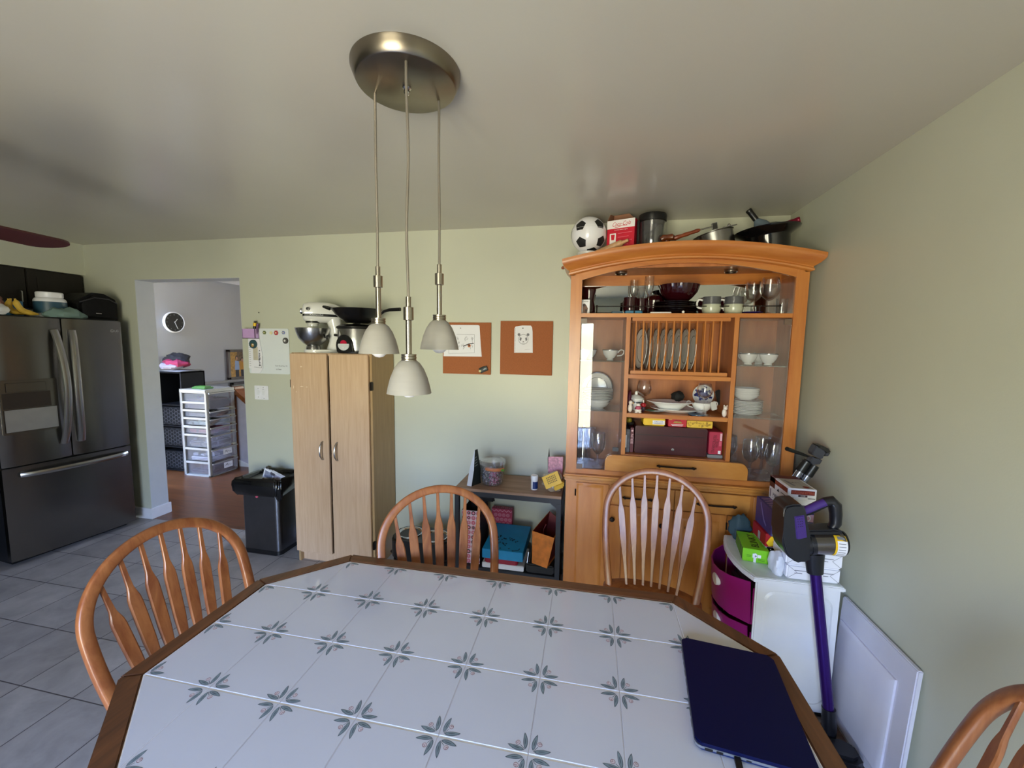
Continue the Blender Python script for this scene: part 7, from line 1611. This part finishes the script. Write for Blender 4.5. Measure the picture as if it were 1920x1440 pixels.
mb = MB(); mb.tube([lerp(cc_[2], cc_[4], .06), lerp(cc_[2], cc_[4], .8)], [rC*.62, rC*.62], plain('cup_filter', '#4A4038', .7), 20); mb.build('filter', t)
mb = MB(); mb.tube([cc_[4], lerp(cc_[4], cc_[5], .6), cc_[5]], [rC*1.03, rC*1.02, rC*.8], M_VB, 28); mb.build('end_cap', t)
mb = MB(); c3, c4 = cc_[3], cc_[4]
def strip(r, x0, x1, a0, a1, m, n=24):
    for i in range(n):
        q0, q1 = R(a0+(a1-a0)*i/n), R(a0+(a1-a0)*(i+1)/n); P = []
        for x, q in ((x0, q0), (x1, q0), (x1, q1), (x0, q1)): P.append((x, VY-r*math.cos(q), c3[2]+r*math.sin(q)))
        mb.poly(P, m)
xa, xb = c3[0]-.003, c4[0]-.001
strip(rC*1.03, xa, xb, -60, 62, M_YEL); strip(rC*1.045, xa+.007, xb, -58, 34, M_PAPER); strip(rC*1.045, xa+.0095, xb-.004, 40, 56, M_GREY)
for k in range(6): strip(rC*1.058, xa+.011, xb-.006, -50+14*k, -47+14*k, M_PENCIL, 2)
mb.build('warning_label', t)
nk = [(0.9140, 0.8050), (0.9170, 0.7670), (0.9230, 0.7180)]
mb = MB(); mb.tube([(nk[0][0], VY, nk[0][1]), (nk[1][0], VY, nk[1][1]), (nk[2][0], VY, nk[2][1])], [.0375, .034, .030], M_VB, 20, flat=.75, ref=(1, 0, 0)); mb.build('neck', t)
tb0 = Vector((nk[2][0], VY, nk[2][1])); tb1 = Vector((1.001, 1.765, 0.149))
mb = MB(); mb.tube([tb0+Vector((0, 0, .01)), tb1], .0205, M_VPM, 22); mb.build('tube', t)
mb = MB(); tb2 = Vector((1.012, 1.755, 0.017)); mb.tube([tb1+Vector((0, 0, .012)), lerp(tb1, tb2, .5), tb2, (tb2.x+.006, 1.72, .04)], [.0245, .026, .022, .02], M_VB, 16); mb.build('elbow', t)
mb = MB(); hx_, hy_ = tb2.x+.0, 1.70; mb.prism([(hx_-.13, 1.665), (hx_+.03, 1.64), (hx_+.065, 1.66), (hx_+.068, 1.72), (hx_+.03, 1.745), (hx_-.13, 1.745)], .008, .06, M_VB, 'xy', .014); mb.build('floor_head', t)

# ------------------------------------------------------------------ tripod in the corner
TY = 2.20
tp0 = Vector((0.976, 2.3, 0.715)); 
t = thing('camera_tripod', 'folded silver camera tripod with black head leaning in the corner by the hutch', 'tripod', (.9, 2.23, CZT))
lt = [Vector((*p[:1], TY, p[1])) for p in [(1.0350, 1.0560), (1.0680, 1.0390), (1.0560, 1.0510)]]
dn = Vector((lt[1].x-(1.095, 2.335, 0.946)[0], 0, lt[1].z-(1.095, 2.335, 0.946)[2])).normalized()
dn = Vector((.42, -.06, .9)).normalized()
M_TSIL = plain('tripod_silver', '#9A9BA2', .25, .9)
for k, (p, off) in enumerate(((lt[0], 0), (lt[1], -.004), (lt[2], .03))):
    b0 = p+Vector((0, off, 0)); L = (b0.z-CZT)/dn.z; bot = b0-dn*(L-.012)
    mb = MB(); mb.tube([bot, b0-dn*.028], .0165 if k != 1 else .0175, M_TSIL, 16); lg = mb.build('leg', t)
    mb = MB(); mb.tube([b0-dn*.03, b0+dn*.03], [.021, .020], M_BLACK, 16); mb.build('leg_collar', lg)
hc = [(1.0520, 1.0870), (1.0620, 1.1100), (1.0860, 1.1000), (1.1040, 1.0970), (1.0960, 1.0770), (1.0650, 1.0700)]
mb = MB(); M_TG = plain('tripod_grey', '#33353E', .4); mb.prism(hc, TY-.022, TY+.022, M_TG, 'xz', .003); mb.build('head_base', t)
mb = MB(); mb.prism([(1.0570, 1.1320), (1.0720, 1.1670), (1.0990, 1.1570), (1.1140, 1.1360), (1.1050, 1.1090), (1.0960, 1.1010), (1.0610, 1.1190)], TY-.024, TY+.024, M_TG, 'xz', .003); mb.build('tilt_head', t)
mb = MB(); mb.prism([(1.0770, 1.1700), (1.0960, 1.1710), (1.1240, 1.1560), (1.1330, 1.1420), (1.1220, 1.1340), (1.1050, 1.1490), (1.0810, 1.1580)], TY-.03, TY+.03, M_BLACK, 'xz', .003); mb.prism([(1.1140, 1.1310), (1.1310, 1.1390), (1.1380, 1.1310), (1.1310, 1.1170), (1.1140, 1.1160)], TY-.015, TY+.015, M_TG, 'xz', .003); mb.build('quick_plate', t)
hn = [(1.0530, 1.1070), (1.0420, 1.1110), (0.9980, 1.1280), (0.9540, 1.1430), (0.9260, 1.1540)]
mb = MB(); mb.tube([(x, TY-.012*i, z) for i, (x, z) in enumerate(hn[:2])], .005, M_STEEL, 10); mb.tube([(x, TY-.012-.018*i, z) for i, (x, z) in enumerate(hn[1:])], [.0055, .0085, .0095, .010], M_BLACK, 12); mb.build('pan_handle', t)

# ------------------------------------------------------------------ white cabinet door leaning on the right wall
t = thing('loose_door_panel', 'white raised-panel cabinet door leaning against the right wall', 'cabinet door', (1.115, 1.75, 0))
tl, tr = (1.121, 1.957, 0.534), (1.121, 1.529, 0.551)
H2 = .545; xb_, xt_ = 1.096, 1.121
ya, yb = tr[1], tl[1]
lean = math.atan2(xt_-xb_, H2)
def lp(y, s, o=0.): return (xb_+s*math.sin(lean)-o*math.cos(lean), y, s*math.cos(lean)+o*math.sin(lean)+.002)
M_DOORW = plain('door_white', '#DCDCEC', .35, vary=.015)
mb = MB(); S1 = H2
mb.hexa([lp(ya, 0), lp(yb, 0), lp(yb, 0, -.019), lp(ya, 0, -.019), lp(ya, S1), lp(yb, S1), lp(yb, S1, -.019), lp(ya, S1, -.019)], M_DOORW, .004); mb.build('slab', t)
mb = MB(); iy0, iy1, is0, is1, m1 = ya+.075, yb-.02, .05, S1-.10, .016
R3 = [(iy0, is0), (iy1, is0), (iy1, is1), (iy0, is1)]; R4 = [(iy0+m1, is0+m1), (iy1-m1, is0+m1), (iy1-m1, is1-m1), (iy0+m1, is1-m1)]
A0 = [lp(y, q, -.001) for y, q in R3]; A1 = [lp(y, q, .007) for y, q in R3]; A2 = [lp(y, q, .016) for y, q in R4]
V, F = mb.faces(A0+A1+A2, [(8, 9, 10, 11)]+[(i, (i+1) % 4, 4+(i+1) % 4, 4+i) for i in range(4)]+[(4+i, 4+(i+1) % 4, 8+(i+1) % 4, 8+i) for i in range(4)], M_DOORW)
for f in F: f.smooth = False
mb.build('raised_field', t)
# brown mat strip by the wall
mb = MB(); mb.prism([(.93, 1.35), (1.09, 1.33), (1.09, 1.86), (.95, 1.86)], .0005, .006, plain('brown_mat', '#5A4438', .9, vary=.3, vscale=25, bump=.4, bscale=80), 'xy'); tag(mb.build('floor_mat', loc=(1.02, 1.6, 0)), 'brown crumpled mat on the floor beside the white panel', 'mat')

# ------------------------------------------------------------------ daylight
w = bpy.data.worlds.new('daylight'); sc.world = w; w.use_nodes = True; nt = w.node_tree; nt.nodes.clear()
out = nt.nodes.new('ShaderNodeOutputWorld'); bg = nt.nodes.new('ShaderNodeBackground'); nt.links.new(bg.outputs[0], out.inputs[0])
tc = nt.nodes.new('ShaderNodeTexCoord'); sep = nt.nodes.new('ShaderNodeSeparateXYZ'); nt.links.new(tc.outputs['Generated'], sep.inputs[0])
nz = nt.nodes.new('ShaderNodeTexNoise'); nz.inputs['Scale'].default_value = 22; nz.inputs['Detail'].default_value = 6; nt.links.new(tc.outputs['Generated'], nz.inputs['Vector'])
ad = nt.nodes.new('ShaderNodeMath'); ad.operation = 'MULTIPLY_ADD'; ad.inputs[1].default_value = .10; nt.links.new(nz.outputs['Fac'], ad.inputs[0]); nt.links.new(sep.outputs['Z'], ad.inputs[2])
cr = nt.nodes.new('ShaderNodeValToRGB'); mr = nt.nodes.new('ShaderNodeMapRange'); mr.inputs['From Min'].default_value = -1; mr.inputs['From Max'].default_value = 1
nt.links.new(ad.outputs[0], mr.inputs['Value']); nt.links.new(mr.outputs[0], cr.inputs['Fac'])
E_ = cr.color_ramp.elements
SKY = [(0.0, (.85, .76, .58)), (.47, (1.0, .92, .70)), (.53, (.88, .90, .66)), (.575, (1.0, 1.1, 1.12)), (.60, (.82, 1.12, 1.95)), (1.0, (.5, .9, 1.95))]
E_[0].position = SKY[0][0]; E_[0].color = (*SKY[0][1], 1); E_[1].position = SKY[-1][0]; E_[1].color = (*SKY[-1][1], 1)
for p, c in SKY[1:-1]: e = E_.new(p); e.color = (*c, 1)
nt.links.new(cr.outputs[0], bg.inputs['Color']); bg.inputs['Strength'].default_value = 1.0
def portal(name, loc, rot, sx, sy):
    l = bpy.data.lights.new(name, 'AREA'); l.shape = 'RECTANGLE'; l.size = sx; l.size_y = sy; l.cycles.is_portal = True
    o = bpy.data.objects.new(name, l); col.objects.link(o); o.location = loc; o.rotation_euler = rot; return o
portal('patio_door_daylight', ((PX0+PX1)/2, YF-.1, PZ/2), (R(90), 0, 0), PX1-PX0, PZ)
portal('hall_window_daylight', ((WY0+WY1)/2, 6.39, (WZ0+WZ1)/2), (R(-90), 0, 0), WY1-WY0, WZ1-WZ0)

# ------------------------------------------------------------------ camera
cam = bpy.data.cameras.new('camera'); co = bpy.data.objects.new('camera', cam); col.objects.link(co)
cam.sensor_fit = 'HORIZONTAL'; cam.sensor_width = 36; cam.lens = 759.5172*36/1920; cam.clip_start = .02
ax = Vector((0.98009500, 0.19791345, 0.01562233)); ay = Vector((-0.03482400, 0.09391512, 0.99497097)); az = Vector((0.19545097, -0.97571011, 0.09893787))
M4 = Matrix.Identity(4)
for i in range(3): M4[i][0] = ax[i]; M4[i][1] = ay[i]; M4[i][2] = az[i]
M4[2][3] = 1.6361; co.matrix_world = M4
sc.camera = co
sc.view_settings.view_transform = 'Standard'; sc.view_settings.look = 'None'; sc.view_settings.gamma = 1; sc.view_settings.exposure = 4.5; sc.view_settings.use_curve_mapping = False
sc.cycles.use_denoising = True; sc.cycles.max_bounces = 10; sc.cycles.diffuse_bounces = 6; sc.cycles.glossy_bounces = 5; sc.cycles.transparent_max_bounces = 24; sc.cycles.transmission_bounces = 8
sc.cycles.sample_clamp_indirect = 8; sc.cycles.caustics_reflective = False; sc.cycles.caustics_refractive = False
for o in col.objects:
    if o.type == 'EMPTY': o.hide_render = False
